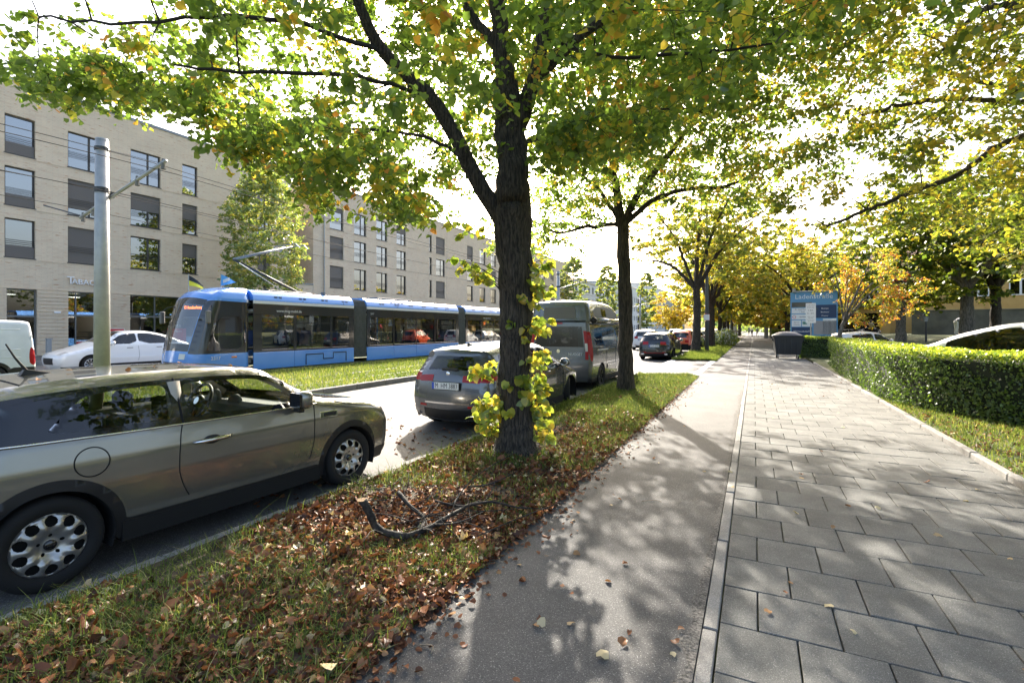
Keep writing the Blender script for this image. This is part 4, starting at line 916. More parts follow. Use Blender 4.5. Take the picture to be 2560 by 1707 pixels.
for (x_, y_, r_) in ((-.36, .36, .075), (-.02, .37, .10)):
    q = MB(); q.lathe([(0, -.01), (r_ - .012, -.01), (r_, -.015), (r_, .03)], 24, 'y'); q.build('round_instrument', M['trim_grey'], mini, True).location = (x_, y_, .99 if r_ < .09 else .93)
seatset(mini, [-.30], .36, .42, 1.08, 'cloth_dark'); seatset(mini, [-1.05], .33, .46, 1.02, 'cloth_dark')
MB().grid(lambda u, v: ((v - .5) * 1.14, .26 - 1.7 * u, 1.325 - .05 * (abs(v - .5) * 2) ** 2 + .03 * math.sin(math.pi * u)), 10, 8).build('headliner', M['cloth_beige'], mini, True)
for side in (1, -1):
    MB().tube([(side * .71, .66, .99), (side * .655, .36, 1.19), (side * .61, .20, 1.275)], .035, 8).build('pillar_lining', M['cloth_beige'], mini, True)
    MB().tube([(side * .73, -.545, .96), (side * .645, -.545, 1.28)], .055, 8).build('pillar_lining', M['cloth_beige'], mini, True)
    MB().box(-.03, .03, -.62, .60, .70, .955, .02).build('door_lining', M['trim_grey'], mini).location = (side * .755, 0, 0)

# ---- generic shapes for the other cars (length, height in metres)
def hatch_spec(L, H, wd, paint, r=.32, step=.05, wb=None, style='spoke', roof='hatch', **kw):
    f = L / 2; b = -L / 2; wb = wb or L * .62; yf = f - L * .195; yr = yf - wb; bel = H * .655
    if roof == 'suv': tail = [(b + .42, H - .06), (b + .20, H - .13), (b + .14, H * .82), (b + .06, H * .66), (b + .02, H * .5), (b, .55), (b + .02, .38), (b + .07, .25)]
    elif roof == 'fast': tail = [(b + 1.3, H - .10), (b + .75, H - .28), (b + .35, H * .70), (b + .08, H * .66), (b + .04, H * .58), (b, .62), (b + .01, .42), (b + .08, .22)]
    else: tail = [(b + .75, H - .045), (b + .42, H - .075), (b + .24, H - .10), (b + .235, H - .15), (b + .22, H * .83), (b + .10, H * .69), (b + .045, H * .6), (b + .01, .62), (b, .45), (b + .03, .32), (b + .10, .22)]
    o = [(f - .12, .20), (f - .04, .30), (f, .45), (f - .01, .60), (f - .07, .70), (f - .22, .78), (f - .55, .86), (f - L * .235, bel + .0), (f - L * .27, bel + .08), (f - L * .34, H * .80), (f - L * .40, H - .09), (f - L * .45, H - .03), (f - L * .53, H), (f - L * .62, H)] + tail
    bel -= kw.pop('low', 0); yA = f - L * .285; g1 = [(yA - .18, bel + .03), (yA - .24, bel + .07), (f - L * .40, H - .16), (f - L * .46, H - .10), (-.10, H - .07), (-.13, bel + .03)]
    yE = b + (1.0 if roof == 'fast' else .62); g2 = [(-.20, bel + .03), (-.18, H - .07), (yE + .35, H - .10 - (.12 if roof == 'fast' else 0)), (yE + .1, H - .2 - (.1 if roof == 'fast' else 0)), (yE - .1, bel + .06), (yE, bel + .035)]
    oo = chaikin(o, 2); oo = oo[oo[:, 1] > bel * .9]; oo = oo[np.argsort(oo[:, 0])]
    def gpoly(ys): t_ = np.interp(ys, oo[:, 0], oo[:, 1]) - .085; m_ = t_ > bel + .06; ys, t_ = ys[m_], t_[m_]; return [(y_, z_) for y_, z_ in zip(ys, t_)] + [(ys[-1], bel + .03), (ys[0], bel + .03)]
    g1 = gpoly(np.linspace(yA - .10, -.13, 14)); g2 = gpoly(np.linspace(-.20, yE - (.35 if roof == 'fast' else .12), 14))
    w2 = wd / 2
    s = dict(outline=o, zs=[.15, .3, .55, .75, bel, H * .85, H], ws=[w2 * .93, w2 * .965, w2, w2 * .99, w2 * .95, w2 * .80, w2 * .70], re=.19, rt=.10, plan=(.15, .11), step=step, paint=paint, wheels=(yr, yf, r, .21, r * .66, style), belt=bel,
        glass=[g1, g2], sglass='dark_glass', trim=[('lower_trim', np.array([(f + .1, .26), (f + .1, .1), (b - .1, .1), (b - .1, .27)]))],
        bands=[('windscreen', (f - L * .275, bel + .09), (f - L * .435, H - .045), .9)], rows=[-.25, -1.05] if roof != 'fast' else [.1, -.8], mirror=(yA - .22, bel + .08, w2 * .95), nx=14)
    s.update(kw); return s
def rear_details(B, root, H, zl, num, b, paint_dark='black_plastic', light=(.52, 1.0), lz=(.08, -.10)):
    for sg in (1, -1):
        v, f = B.patch((b, zl + lz[0]), (b, zl + lz[1]), sg * light[0], sg * light[1]); link('tail_light', mesh('tail_light', v, f, M['red_lens'], True), root)
        v, f = B.patch((b, .46), (b, .43), sg * .7, sg * .95); link('reflector', mesh('reflector', v, f, M['red_lens'], True), root)
    v, f = B.patch((b, .40), (b + .06, .26), -.8, .8, .006); link('rear_diffuser', mesh('rear_diffuser', v, f, M[paint_dark], True), root)
# ---- dark grey hatchback behind the linden trunk (seen from behind)
s_ = hatch_spec(4.32, 1.43, 1.80, 'bmw_paint', .325, .04, bands=[('windscreen', (.97, 1.03), (.28, 1.385), .9), ('rear_window', (-1.945, 1.24), (-2.05, 1.0), .80)], plate=((-2.14, .76), 0.0, 'M  HM 3883', True), steer=R(20), plan=(.15, .12), bulge=(.08, .03, .07), rglass='dark_glass', side=[('tail_light', chaikin([(-2.16, .97), (-1.82, .965), (-1.78, .93), (-1.95, .86), (-2.16, .82)], 1, True))])
car, B, _ = vehicle('parked_car', 'dark grey hatchback with plate M HM 3883, parked behind the near linden trunk', 'car', (-4.52, 6.75 + 2.2, RZ), R(-.5), s_)
rear_details(B, car, 1.43, .88, '', -2.12, light=(.50, 1.0), lz=(.055, -.055))
for sg in (1, -1):
    q = MB(); q.lathe([(.048, -.09), (.052, -.09), (.052, .05), (.044, .05), (.044, -.088)], 18, 'y'); q.build('exhaust', M['chrome'], car, True).location = (sg * .56, -2.03, .31)
    # side tail light wrap
v, f = B.patch((-2.09, .995), (-2.105, .955), -.13, .13, .014); 
MB().lathe([(0, 0), (.036, 0), (.04, .006), (.034, .012)], 24, 'y').build('badge', M['chrome'], car, True).location = (0, B.skin(np.array([B.at((-2.1, .96))]), np.array([0.]))[0][1] - .014, .965)
v, f = B.patch((-1.93, 1.335), (-1.90, 1.325), -.2, .2, .004); link('brake_light', mesh('brake_light', v, f, M['red_lens'], True), car)
MB().box(-.16, .16, -.02, .02, -.018, .018, .008).build('rear_wiper', M['black_plastic'], car).location = (.02, B.skin(np.array([B.at((-2.04, 1.03))]), np.array([0.]))[0][1] - .02, 1.035)
v, f = B.patch((-2.155, .50), (-2.15, .475), -.75, .75, .005); link('bumper_strip', mesh('bumper_strip', v, f, M['chrome'], True), car)
q = MB(); q.add([(-.02, .09, 0), (.02, .09, 0), (.02, -.09, 0), (-.02, -.09, 0), (-.005, -.07, .055), (.005, -.07, .055)], [[0, 1, 5, 4], [0, 4, 3], [1, 2, 5], [2, 3, 4, 5]]); q.build('roof_aerial', M['black_plastic'], car).location = (0, -1.45, 1.40)
for sg in (1, -1):
    hx = B.half(np.array([[.1, .86]]))[0]
    for yy in (.05, -.95): MB().tube([(sg * (hx + .002), yy - .1, .86), (sg * (hx + .035), yy - .05, .862), (sg * (hx + .035), yy + .06, .864), (sg * (hx + .002), yy + .1, .866)], .014, 6).build('door_handle', M['bmw_paint'], car, True)
    seam(B, car, [(.88, .92), (.86, .6), (.82, .3)], side=sg); seam(B, car, [(-.15, .95), (-.17, .6), (-.15, .3)], side=sg)
# ---- grey camper van with a fixed high roof
vo = [(2.38, .22), (2.46, .35), (2.48, .55), (2.45, .75), (2.36, .92), (2.1, 1.06), (1.75, 1.17), (1.58, 1.25), (1.30, 1.55), (1.08, 1.80), (.98, 1.88), (.80, 2.02), (.45, 2.30), (.15, 2.43), (-.3, 2.48), (-1.2, 2.49), (-2.0, 2.48), (-2.26, 2.46), (-2.34, 2.40), (-2.37, 2.26), (-2.40, 1.95), (-2.42, 1.86), (-2.43, 1.6), (-2.45, 1.1), (-2.47, .8), (-2.48, .5), (-2.46, .34), (-2.40, .25)]
vs_ = dict(outline=vo, zs=[.2, .4, .7, 1.0, 1.25, 1.70, 1.84, 1.875, 1.90, 2.2, 2.4, 2.5], ws=[.92, .945, .965, .965, .945, .88, .855, .845, .90, .85, .80, .74], re=.09, rt=.10, plan=(.12, .01), step=.05, paint='van_paint', wheels=(-1.50, 1.42, .345, .215, .225, 'spoke'), belt=1.12, under=.2,
    glass=[[(-.02, 1.20), (-.02, 1.74), (-1.9, 1.74), (-2.12, 1.68), (-2.05, 1.28), (-1.9, 1.20)], [(.08, 1.20), (.08, 1.74), (.85, 1.74), (1.05, 1.60), (1.30, 1.28), (1.25, 1.20)]], sglass='dark_glass',
    trim=[('lower_trim', np.array([(2.6, .33), (2.6, .1), (-2.6, .1), (-2.6, .34)])), ('canopy_panel', chaikin([(-1.9, 1.96), (-2.05, 2.3), (-.4, 2.36), (.2, 2.28), (.62, 1.97)], 1, True))],
    side=[('dark_window', np.array([(-1.25, 2.05), (-1.25, 2.28), (-.75, 2.28), (-.75, 2.05)])), ('tail_light', chaikin([(-2.44, 1.64), (-2.36, 1.62), (-2.33, 1.1), (-2.33, .86), (-2.40, .80), (-2.46, .84)], 1, True))],
    bands=[('windscreen', (1.55, 1.28), (1.05, 1.82), .9), ('rear_window', (-2.425, 1.76), (-2.445, 1.20), .86)], rows=[.3], seatz=.75, seattop=1.5, mirror=(1.25, 1.32, .95), bulge=(.1, .03, .02), rglass='dark_glass')
van, vB, _ = vehicle('camper_van', 'grey camper van with a tall roof and rolled awning, ahead of the dark hatchback', 'camper van', (-4.87, 12.8 + 2.48, RZ), R(-.3), vs_)
v, f = vB.patch((-2.36, 2.30), (-2.41, 1.97), -.62, .62, .006, 6, 10); link('roof_window', mesh('roof_window', v, f, M['trim_grey'], True), van)
v, f = vB.patch((-2.40, 1.87), (-2.405, 1.83), -.14, .14, .012); link('brake_light', mesh('brake_light', v, f, M['red_lens'], True), van)
for sg in (1, -1):
    v, f = vB.patch((-2.43, 1.64), (-2.455, .86), sg * .90, sg * 1.0, .012); link('tail_light', mesh('tail_light', v, f, M['red_lens'], True), van)
    v, f = vB.patch((-2.433, 1.30), (-2.45, 1.08), sg * .91, sg * .99, .016); link('reversing_light', mesh('reversing_light', v, f, M['clear_lens'], True), van)
    v, f = vB.patch((-2.38, 2.36), (-2.41, 1.92), sg * .80, sg * .84, .01); link('roof_rib', mesh('roof_rib', v, f, M['van_paint'], True), van)
    seam(vB, van, [(-.0, 1.15), (-.02, .75), (0, .36)], side=sg); seam(vB, van, [(-1.0, 1.15), (-1.02, .75), (-1.0, .36)], side=sg)
    xs_ = vB.half(np.array([[-1.5, 1.10]]))[0]; MB().box(-.01, .012, -.55, .55, -.022, .022, .005).build('door_rail', M['galvanised'], van).location = (sg * (xs_ + .004), -1.4, 1.10)
    xs_ = vB.half(np.array([[-.5, .62]]))[0]; MB().box(-.012, .012, -.5, .5, -.06, .06, .008).build('rubbing_strip', M['van_paint'], van).location = (sg * (xs_ + .008), -.45, .60)
v, f = vB.patch((-2.41, 1.92), (-2.42, 1.88), -.97, .97, .012); link('roof_seal', mesh('roof_seal', v, f, M['seam'], True), van)
for t_ in (-.55, .55): MB().box(-.16, .16, 0, .03, -.28, .24).build('curtain', M['curtain'], van).location = (t_ * 1.15, -2.2, 1.47)
q = MB(); q.tube([(0, -1.5, 0), (0, 1.35, 0)], .075, 14); aw = q.build('awning', M['van_paint'], van, True); aw.location = (.955, -.75, 1.93)
MB().lathe([(0, 0), (.085, 0), (.085, .12), (0, .12)], 14, 'y').build('awning_cap', M['black_plastic'], aw, True).location = (0, -1.56, 0)
yb_ = vB.skin(np.array([vB.at((-2.45, 1.0))]), np.array([.45]))[0][1]
text('lettering', 'NUGGET', .1, M['sign_white'], van, ((.50, yb_ - .012, 1.0), (1, 0, 0), (0, 0, 1)), .003)
text('lettering', 'WESTFALIA', .06, M['sign_white'], van, ((-.25, vB.skin(np.array([vB.at((-2.40, 1.96))]), np.array([0.2]))[0][1] - .012, 1.955), (1, 0, 0), (0, 0, 1)), .002)
MB().lathe([(0, 0), (.05, 0), (.05, .01)], 20, 'y').build('badge', M['chrome'], van).location = (0, vB.skin(np.array([vB.at((-2.45, 1.08))]), np.array([0.]))[0][1] - .012, 1.08); van.children[-1].scale = (1.5, 1, .7)
MB().box(-.5, .5, -.3, .3, 0, .035, .015).build('roof_hatch', M['trim_grey'], van).location = (0, -.9, 2.52)
# ---- cars farther along
def plain_car(label, loc, rz, paint, L, H, wd, roof='hatch', step=.07, group=None, num='', name='parked_car', lights=True, style='spoke', zl=None, **kw):
    b = -L / 2; s = hatch_spec(L, H, wd, paint, .33 if H > 1.5 else .315, step, roof=roof, style=style, **kw)
    rw = {'hatch': ((b + .228, H - .17), (b + .115, H * .70), .82), 'suv': ((b + .17, H - .17), (b + .065, H * .67), .82), 'fast': ((b + 1.1, H - .15), (b + .42, H * .725), .85)}[roof]
    s['bands'] = s['bands'] + [('rear_window', *rw)]
    if num: s['plate'] = ((b + .02, H * .52), 0.0, num, True)
    c, B, p = vehicle(name, label, 'car', loc, rz, s, group)
    if lights: rear_details(B, c, H, zl or H * .60, '', b + .04)
    f = L / 2
    for sg in (1, -1):
        v, f_ = B.patch((f - .06, .70), (f - .30, .80), sg * .62, sg * .98, .006); link('headlight', mesh('headlight', v, f_, M['clear_lens'], True), c)
    v, f_ = B.patch((f, .58), (f - .03, .36), -.6, .6, .006); link('grille', mesh('grille', v, f_, M['black_plastic'], True), c)
    return c, B
GP = 'cars parked along the kerb'
c, B = plain_car('black estate car with a red bumper line, first beyond the driveway', (-4.75, 26.7 + 2.3, RZ), 0, 'black_paint', 4.68, 1.47, 1.83, 'hatch', .06, GP, 'M HE 6135', zl=.93)
v, f = B.patch((-2.32, .42), (-2.315, .40), -.85, .85, .01); link('red_strip', mesh('red_strip', v, f, M['red_lens'], True), c)
for sg in (1, -1):
    q = MB(); q.box(-.08, .08, -.05, .05, -.03, .03, .012); q.build('exhaust', M['chrome'], c).location = (sg * .6, -2.30, .33)
c, B = plain_car('orange red microcar behind the black estate car', (-4.6, 36.0 + 1.35, RZ), 0, 'orange_paint', 2.75, 1.56, 1.66, 'suv', .06, GP, wb=1.87, zl=.80)
for k, (y, p, L, H, ro, lb) in enumerate(((43.5, 'black_paint', 4.4, 1.5, 'hatch', 'black hatchback in front of the orange microcar'), (50.5, 'car_silver', 4.3, 1.48, 'hatch', 'silver hatchback parked ahead of the black one, behind the verge trees'), (57, 'car_blue', 4.5, 1.6, 'suv', 'dark blue car parked beyond the silver hatchback'))):
    plain_car(lb, (-4.7, y + L / 2 - 2, RZ), 0, p, L, H, 1.8, ro, .09, GP)
plain_car('white crossover driving away with grey lower bumper, left of the black estate', (-7.75, 38.2 + 2.0, RZ), 0, 'car_white', 4.0, 1.6, 1.76, 'suv', .06, None, 'M CX 82', 'moving_car', zl=1.0)
GT = 'cars waiting far down the road'
ft = [(-9.0, 66, 'car_white', 'suv', 1.62), (-6.2, 72, 'car_silver', 'hatch', 1.5), (-8.9, 78, 'car_white', 'hatch', 1.46), (-6.1, 84, 'car_white', 'fast', 1.45), (-8.8, 90, 'car_silver', 'suv', 1.7), (-6.0, 97, 'black_paint', 'hatch', 1.5), (-8.7, 103, 'car_white', 'suv', 1.65), (-5.9, 110, 'car_white', 'hatch', 1.5)]
fl = ['white off-roader first in the far left lane of waiting cars', 'silver hatchback first in the far right lane of waiting cars', 'white hatchback second in the far left lane of waiting cars', 'white low saloon second in the far right lane of waiting cars', 'silver off-roader third in the far left lane of waiting cars', 'black hatchback third in the far right lane of waiting cars', 'white off-roader last in the far left lane of waiting cars', 'white hatchback last in the far right lane of waiting cars']
for (x, y, p, ro, h), lb in zip(ft, fl): plain_car(lb, (x, y, RZ), 0 if x > -8 else 0, p, 4.4, h, 1.8, ro, .12, GT, name='moving_car')
# white saloon in the far carriageway (front at left), white panel van ahead of it
te, tB = plain_car('white fastback saloon passing the tobacco shop, left of the tram nose', (-23.8, 11.2, RZ), R(180), 'car_white', 4.75, 1.60, 1.92, 'fast', .06, None, name='moving_car', style='ten', wb=2.89)
for sd in (1, -1):
    for yy in (.15, -.95):
        hx = tB.half(np.array([[yy, .92]]))[0]; MB().box(-.004, .004, -.11, .11, -.016, .016, .003).build('door_handle', M['trim_grey'], te).location = (sd * (hx + .002), yy, .92)
    seam(tB, te, [(.92, 1.0), (.92, .6), (.86, .32)], side=sd); seam(tB, te, [(-.16, 1.0), (-.18, .6), (-.14, .32)], side=sd)
co = [(2.5, .3), (2.62, .45), (2.66, .7), (2.6, .95), (2.45, 1.1), (2.1, 1.22), (1.9, 1.32), (1.6, 1.75), (1.4, 2.05), (1.25, 2.15), (.9, 2.24), (0, 2.27), (-2.2, 2.27), (-2.55, 2.24), (-2.61, 2.14), (-2.64, 1.8), (-2.70, 1.2), (-2.73, .8), (-2.74, .62), (-2.74, .5), (-2.70, .40)]
cs = dict(outline=co, zs=[.3, .5, .8, 1.2, 1.8, 2.3], ws=[.96, .99, 1.02, 1.02, .98, .90], re=.07, rt=.09, plan=(.16, .02), step=.06, paint='cargo_white', wheels=(-1.62, 1.75, .345, .215, .22, 'steel'), belt=1.2, under=.3, glass=[[(1.0, 1.25), (1.0, 1.85), (1.45, 1.85), (1.85, 1.35), (1.8, 1.25)]], sglass='dark_glass',
    trim=[('lower_trim', np.array([(2.8, .62), (2.8, .2), (-2.8, .2), (-2.8, .62), (-1.62, .62)])), ('lower_trim', circle((-1.62, .345), .50)), ('lower_trim', circle((1.75, .345), .47))],
    side=[('tail_light', chaikin([(-2.64, 1.32), (-2.56, 1.30), (-2.53, 1.0), (-2.56, .70), (-2.72, .68), (-2.72, .95)], 1, True))], bands=[('windscreen', (1.88, 1.38), (1.42, 2.03), .9)], rows=[.6], seatz=.9, seattop=1.6, mirror=(1.6, 1.4, 1.0))
cv, cB, _ = vehicle('delivery_van', 'white panel van with a red tail light, at the left edge', 'van', (-20.83, 4.75, RZ), R(180), cs)
cv.scale = (.86, .86, .86)
for z_ in (1.95, 1.25, .98):
    P = np.stack([np.linspace(-2.3, .8, 12), np.full(12, z_)], 1)
    for sd in (1, -1): MB().tube(np.stack([sd * (cB.half(P) + .001), P[:, 0], P[:, 1]], 1), .012, 5).build('side_rib', M['cargo_white'], cv, True)
MB().tube([(cB.half(np.array([[-2.5, 1.7]]))[0] * -1 - .01, -2.58, 1.6), (-1.0, -2.60, 1.75)], .02, 6).build('door_hinge', M['cargo_white'], cv)
# small white van far on the right-hand kerb
s2 = dict(cs); s2['step'] = .1
vehicle('delivery_van', 'small white van far away on the left of the path', 'van', (-3.4, 86, RZ), 0, s2)
# white car behind the hedge at the right edge, and a white roof farther along it
pp = atD(2632, 900, 10.6)
plain_car('white car with dark windows behind the hedge at the right edge', (float(pp[0]), float(pp[1]), 0.04), R(-118), 'car_white', 4.5, 1.66, 1.86, 'fast', .05, None, low=.12)
pp = atD(2148, 850, 25.5)
plain_car('white car showing only its roof above the hedge', (float(pp[0]) + .3, float(pp[1]), -.04), R(-60), 'car_white', 3.6, 1.44, 1.7, 'hatch', .09, None)

# ================================================================ TRAM
TX = -17.65; TW = 1.15; RX = -16.5
tram = thing('tram', 'long blue articulated tram with dark window band, two flags and a raised pantograph', 'tram', (TX, 26, 0.02))
LV = dict(sk0=.06, sk1=.70, band=2.50, stripe=2.62, roof=2.64)
def tram_module(y0, y1, wins, far_wins, front=False, sub_panels=()):
    """straight body section between two bellows: skirt, posts, panes, header, stripe, roof"""
    md = link('car_section', mesh('car_section', *(lambda q: (np.array(q.v) - np.array((TX, 26, .02)), q.f))(MB().box(TX - TW + .02, TX + TW - .02, y0, y1, .28, .42)), M['dark_steel']), tram)
    for sg, wl in ((1, wins), (-1, far_wins)):
        xo = TX + sg * TW; xi = TX + sg * (TW - .05)
        def bx(a, b, c, d, off=0.0, nm='panel', m='tram_blue', bev=.01): return MB().box(min(xo + sg * off, xi), max(xo + sg * off, xi), a, b, c, d, bev).build(nm, M[m], md, world=True)
        cuts = [y0] + list(sub_panels) + [y1]
        for a, b in zip(cuts[:-1], cuts[1:]): bx(a + .006, b - .006, LV['sk0'], LV['sk1'] - .004, 0, 'skirt_panel')
        bx(y0, y1, 2.10, LV['band'], -.004, 'window_header', 'tram_dark'); bx(y0, y1, LV['band'] + .003, LV['stripe'], 0, 'white_stripe', 'tram_white')
        bx(y0, y1, LV['sk1'], .78, -.004, 'window_sill', 'tram_dark')
        ys = [y0] + [q for w_ in wl for q in w_] + [y1]
        for a, b in zip(ys[0::2], ys[1::2]): bx(a, b, .78, 2.10, -.004, 'window_post', 'tram_dark', .006)
        for (a, b) in wl:
            pn_ = MB().box(min(xo - sg * .02, xo - sg * .012), max(xo - sg * .02, xo - sg * .012), a, b, .78, 2.10).build('window', M['tram_glass'], md, world=True)
            if b - a > 1.2: MB().box(min(xo - sg * .012, xo - sg * .004), max(xo - sg * .012, xo - sg * .004), a, b, 1.78, 1.82).build('window_bar', M['tram_dark'], pn_, world=True)
    # roof: curved cross-section
    prof = [(TW, LV['roof'] - .015), (TW - .015, 2.70), (TW - .07, 2.83), (TW - .17, 2.95), (TW - .32, 3.02), (0.3, 3.04), (0, 3.045)]
    prof = prof + [(-x, z) for x, z in prof[-2::-1]]
    MB().prism([(TX + x, z) for x, z in prof], y0, y1, 'y').build('roof', M['tram_blue'], md, world=True)
    for yy in np.arange(y0 + .9, y1 - .3, 1.15):
        for dy in (0, .2):
            q = MB()
            for zz in (0, .045): q.box(TX + TW - .055, TX + TW - .028, yy + dy, yy + dy + .13, 2.745 + zz, 2.765 + zz)
            q.build('roof_vent', M['dark_steel'], md, world=True)
    for yy in np.arange(y0 + 2.2, y1 - .6, 2.2): MB().box(TX + TW - .012, TX + TW + .0015, yy, yy + .012, 2.64, 2.70).build('roof_joint', M['seam'], md, world=True)
    # floor, ceiling, poles, seats
    MB().box(TX - TW + .06, TX + TW - .06, y0, y1, .30, .45).build('floor', M['trim_grey'], md, world=True)
    MB().box(TX - TW + .06, TX + TW - .06, y0, y1, 2.22, 2.30).build('ceiling', M['cloth_white'], md, world=True)
    for k, yy in enumerate(np.arange(y0 + .9, y1 - .6, 1.5)):
        for sx in (-.65, .65):
            q = MB(); q.box(TX + sx - .4, TX + sx + .4, yy - .2, yy + .25, .85, .93, .02); q.box(TX + sx - .4, TX + sx + .4, yy + .2, yy + .28, .9, 1.5, .02); q.build('seat', M['cloth_blue'], md, world=True)
        MB().tube([(TX + .25, yy, .45), (TX + .25, yy, 2.22)], .018, 6).build('grab_pole', M['galvanised'], md, world=True)
    return md
def bellow(y0, y1):
    n = 9; V = []; prof = [(TW - .06, .25), (TW - .06, 2.3), (TW - .08, 2.65), (TW - .18, 2.88), (.5, 2.97), (-.5, 2.97), (-TW + .18, 2.88), (-TW + .08, 2.65), (-TW + .06, 2.3), (-TW + .06, .25)]
    F = []; m = len(prof)
    for k in range(2 * n + 1):
        y = y0 + (y1 - y0) * k / (2 * n); s_ = 1.0 if k % 2 == 0 else .945
        for x, z in prof: V.append((TX + x * s_, y, z if z < 2.3 else 2.3 + (z - 2.3) * (1 if k % 2 == 0 else .92)))
    for k in range(2 * n):
        for i in range(m - 1): F.append([k * m + i, k * m + i + 1, (k + 1) * m + i + 1, (k + 1) * m + i])
    b_ = MB().add(V, F).build('bellows', M['bellows'], tram, world=True)
    return b_
W1 = [(12.3, 13.7), (13.85, 15.6), (15.72, 16.7)]
m1 = tram_module(11.95, 17.0, W1, W1, sub_panels=(13.75,)); 
W2 = [(18.05, 19.75), (19.85, 21.6), (21.7, 23.35), (23.45, 25.6)]
m2 = tram_module(17.85, 25.9, W2, W2, sub_panels=(19.8, 21.65, 23.4)); 
W3 = [(27.0, 28.7), (28.8, 30.5), (30.6, 32.3), (32.4, 34.7)]; m3 = tram_module(26.75, 34.9, W3, W3, sub_panels=(28.75, 30.55, 32.35))
W4 = [(36.0, 37.8), (37.9, 39.6), (39.7, 41.4)]; m4 = tram_module(35.75, 42.5, W4, W4, sub_panels=(37.85, 39.65))
bellow(17.0, 17.85); bellow(25.9, 26.75); bellow(34.9, 35.75)
# cab: curved raked nose, built as a shell
cab_o = [(1.02, .06), (1.10, .14), (1.12, .30), (1.09, .60), (1.02, .95), (.88, 1.5), (.72, 2.05), (.60, 2.42), (.48, 2.62), (.30, 2.80), (.02, 2.94), (-.4, 3.03), (-.95, 3.045), (-1.0, 3.045), (-1.0, 2.6), (-1.0, 2.0), (-1.0, .3), (-1.0, .06)]
cB_ = Body(cab_o, [0, .5, 2.5, 2.64, 2.83, 3.05], [TW, TW, TW, TW - .003, TW - .07, TW - .34], .42, .07, (.10, 0), .05, 1, (.18, .05, 0))
cB_.plan = (.10, 0.0)
cab = link('cab', mesh('cab', np.array([(-1, -.9, .3), (1, -.9, .3), (1, .6, .3), (-1, .6, .3)]), [[0, 1, 2, 3]], M['dark_steel']), tram); cab.location = (0, 10.95 - 26, 0); cab.rotation_euler = (0, 0, math.pi)
dk_ = [('skirt_panel', np.array([(-1.2, -.1), (1.4, -.1), (1.4, .70), (-1.2, .70)])), ('dark_band', np.array([(-1.2, .70), (1.4, .70), (1.4, 2.53), (.6, 2.53), (-1.2, 2.5)])), ('white_stripe', np.array([(-1.2, 2.503), (-.75, 2.503), (-.75, 2.62), (-1.2, 2.62)])),
       ('side_window', chaikin([(-.72, .80), (-.72, 2.0), (.40, 2.0), (.72, .86), (.70, .80)], 1, True))]
P, x, cls = cB_.flank(dk_)
cm = {'body': 'tram_blue', 'skirt_panel': 'tram_blue', 'dark_band': 'tram_dark', 'white_stripe': 'tram_white', 'side_window': 'tram_glass', 'windscreen': 'tram_glass'}
for c_, T in cls.items():
    for sd in (1, -1):
        v, f = sub(np.stack([sd * x, P[:, 0], P[:, 1]], 1), T); link({'body': 'roof_side'}.get(c_, c_), mesh(c_, v, f if sd > 0 else f[:, ::-1], M[cm[c_]], True), cab)
V_, skp = cB_.skin_parts([('windscreen', cB_.at((.99, 1.02)), cB_.at((.62, 2.36)), .985), ('dark_band', cB_.at((.62, 2.36)), cB_.at((.53, 2.55)), 1.0), ('dark_band', cB_.at((1.05, .78)), cB_.at((.99, 1.02)), .985)], 18)
for c_, F_ in skp.items():
    zc = V_[F_].mean(1)[:, 2]; yc_ = V_[F_].mean(1)[:, 1]
    for nm_, mk in ((('nose_roof', zc > 2.5), ('nose_skirt', (zc <= 2.5) & (yc_ > 0)), ('cab_back', (zc <= 2.5) & (yc_ <= 0))) if c_ == 'body' else (('windscreen', zc > 0),) if c_ == 'windscreen' else (('destination_band', zc > 1.6), ('windscreen_sill', zc <= 1.6))):
        if mk.any(): v, f = sub(V_, F_[mk]); link(nm_, mesh(nm_, v, f, M[cm[c_]], True), cab)
for zz, lbl in ((.34, .16),):
    v, f = cB_.patch((1.12, .42), (1.115, .38), -1, 1, .006); link('bumper_line', mesh('bumper_line', v, f, M['seam'], True), cab)
for sd in (1, -1):
    v, f = cB_.patch((1.07, .70), (1.09, .52), sd * .62, sd * .92, .008); link('headlight', mesh('headlight', v, f, M['clear_lens'], True), cab)
    xx = cB_.half(np.array([[-.35, .58]]))[0]; MB().box(-.006, .008, -.1, .1, -.03, .03, .006).build('marker_light', M['amber_lens'], cab).location = (sd * (xx + .002), -.25, .56)
    text('number', '2317', .17, M['tram_white'], cab, ((sd * (cB_.half(np.array([[.35, .5]]))[0] + .012), .42, .54), (0, sd * 1.0, 0), (0, 0, 1)), .001)
    for (a_, b_) in (((.80, 1.6), (1.06, .7)),):
        pass
    mr_ = MB().box(-.05, .05, -.08, .08, -.22, .22, .03).build('wing_mirror', M['trim_grey'], cab); mr_.location = (sd * 1.32, .78, 1.95)
    MB().tube([(-sd * .02, 0, .22), (-sd * .10, -.12, .36), (-sd * .32, -.3, .42)], .015, 6).build('mirror_arm', M['dark_steel'], mr_)
MB().tube([(.1, 1.16, .92), (.28, 1.05, 1.35), (.42, .93, 1.78)], .015, 6).build('wiper', M['black_plastic'], cab)
MB().box(-.5, .5, .2, .56, .45, 1.0, .05).build('driver_desk', M['cloth_dark'], cab); MB().box(-.7, .7, -.95, -.9, .4, 2.4).build('cab_bulkhead', M['trim_grey'], cab)
MB().box(-1.05, 1.05, -.98, .2, .30, .45).build('cab_floor', M['trim_grey'], cab)
text('destination', '17 Amalienburg', .16, M['led_orange'], cab, ((0, .50, 2.30), (-1, 0, 0), (0, .25, 1)), .001)
text('lettering', 'www.mvg-mobil.de', .15, M['tram_white'], m1, (np.array((RX + .004, 13.5, 2.26)) - base_of(m1), (0, 1, 0), (0, 0, 1)), .001)
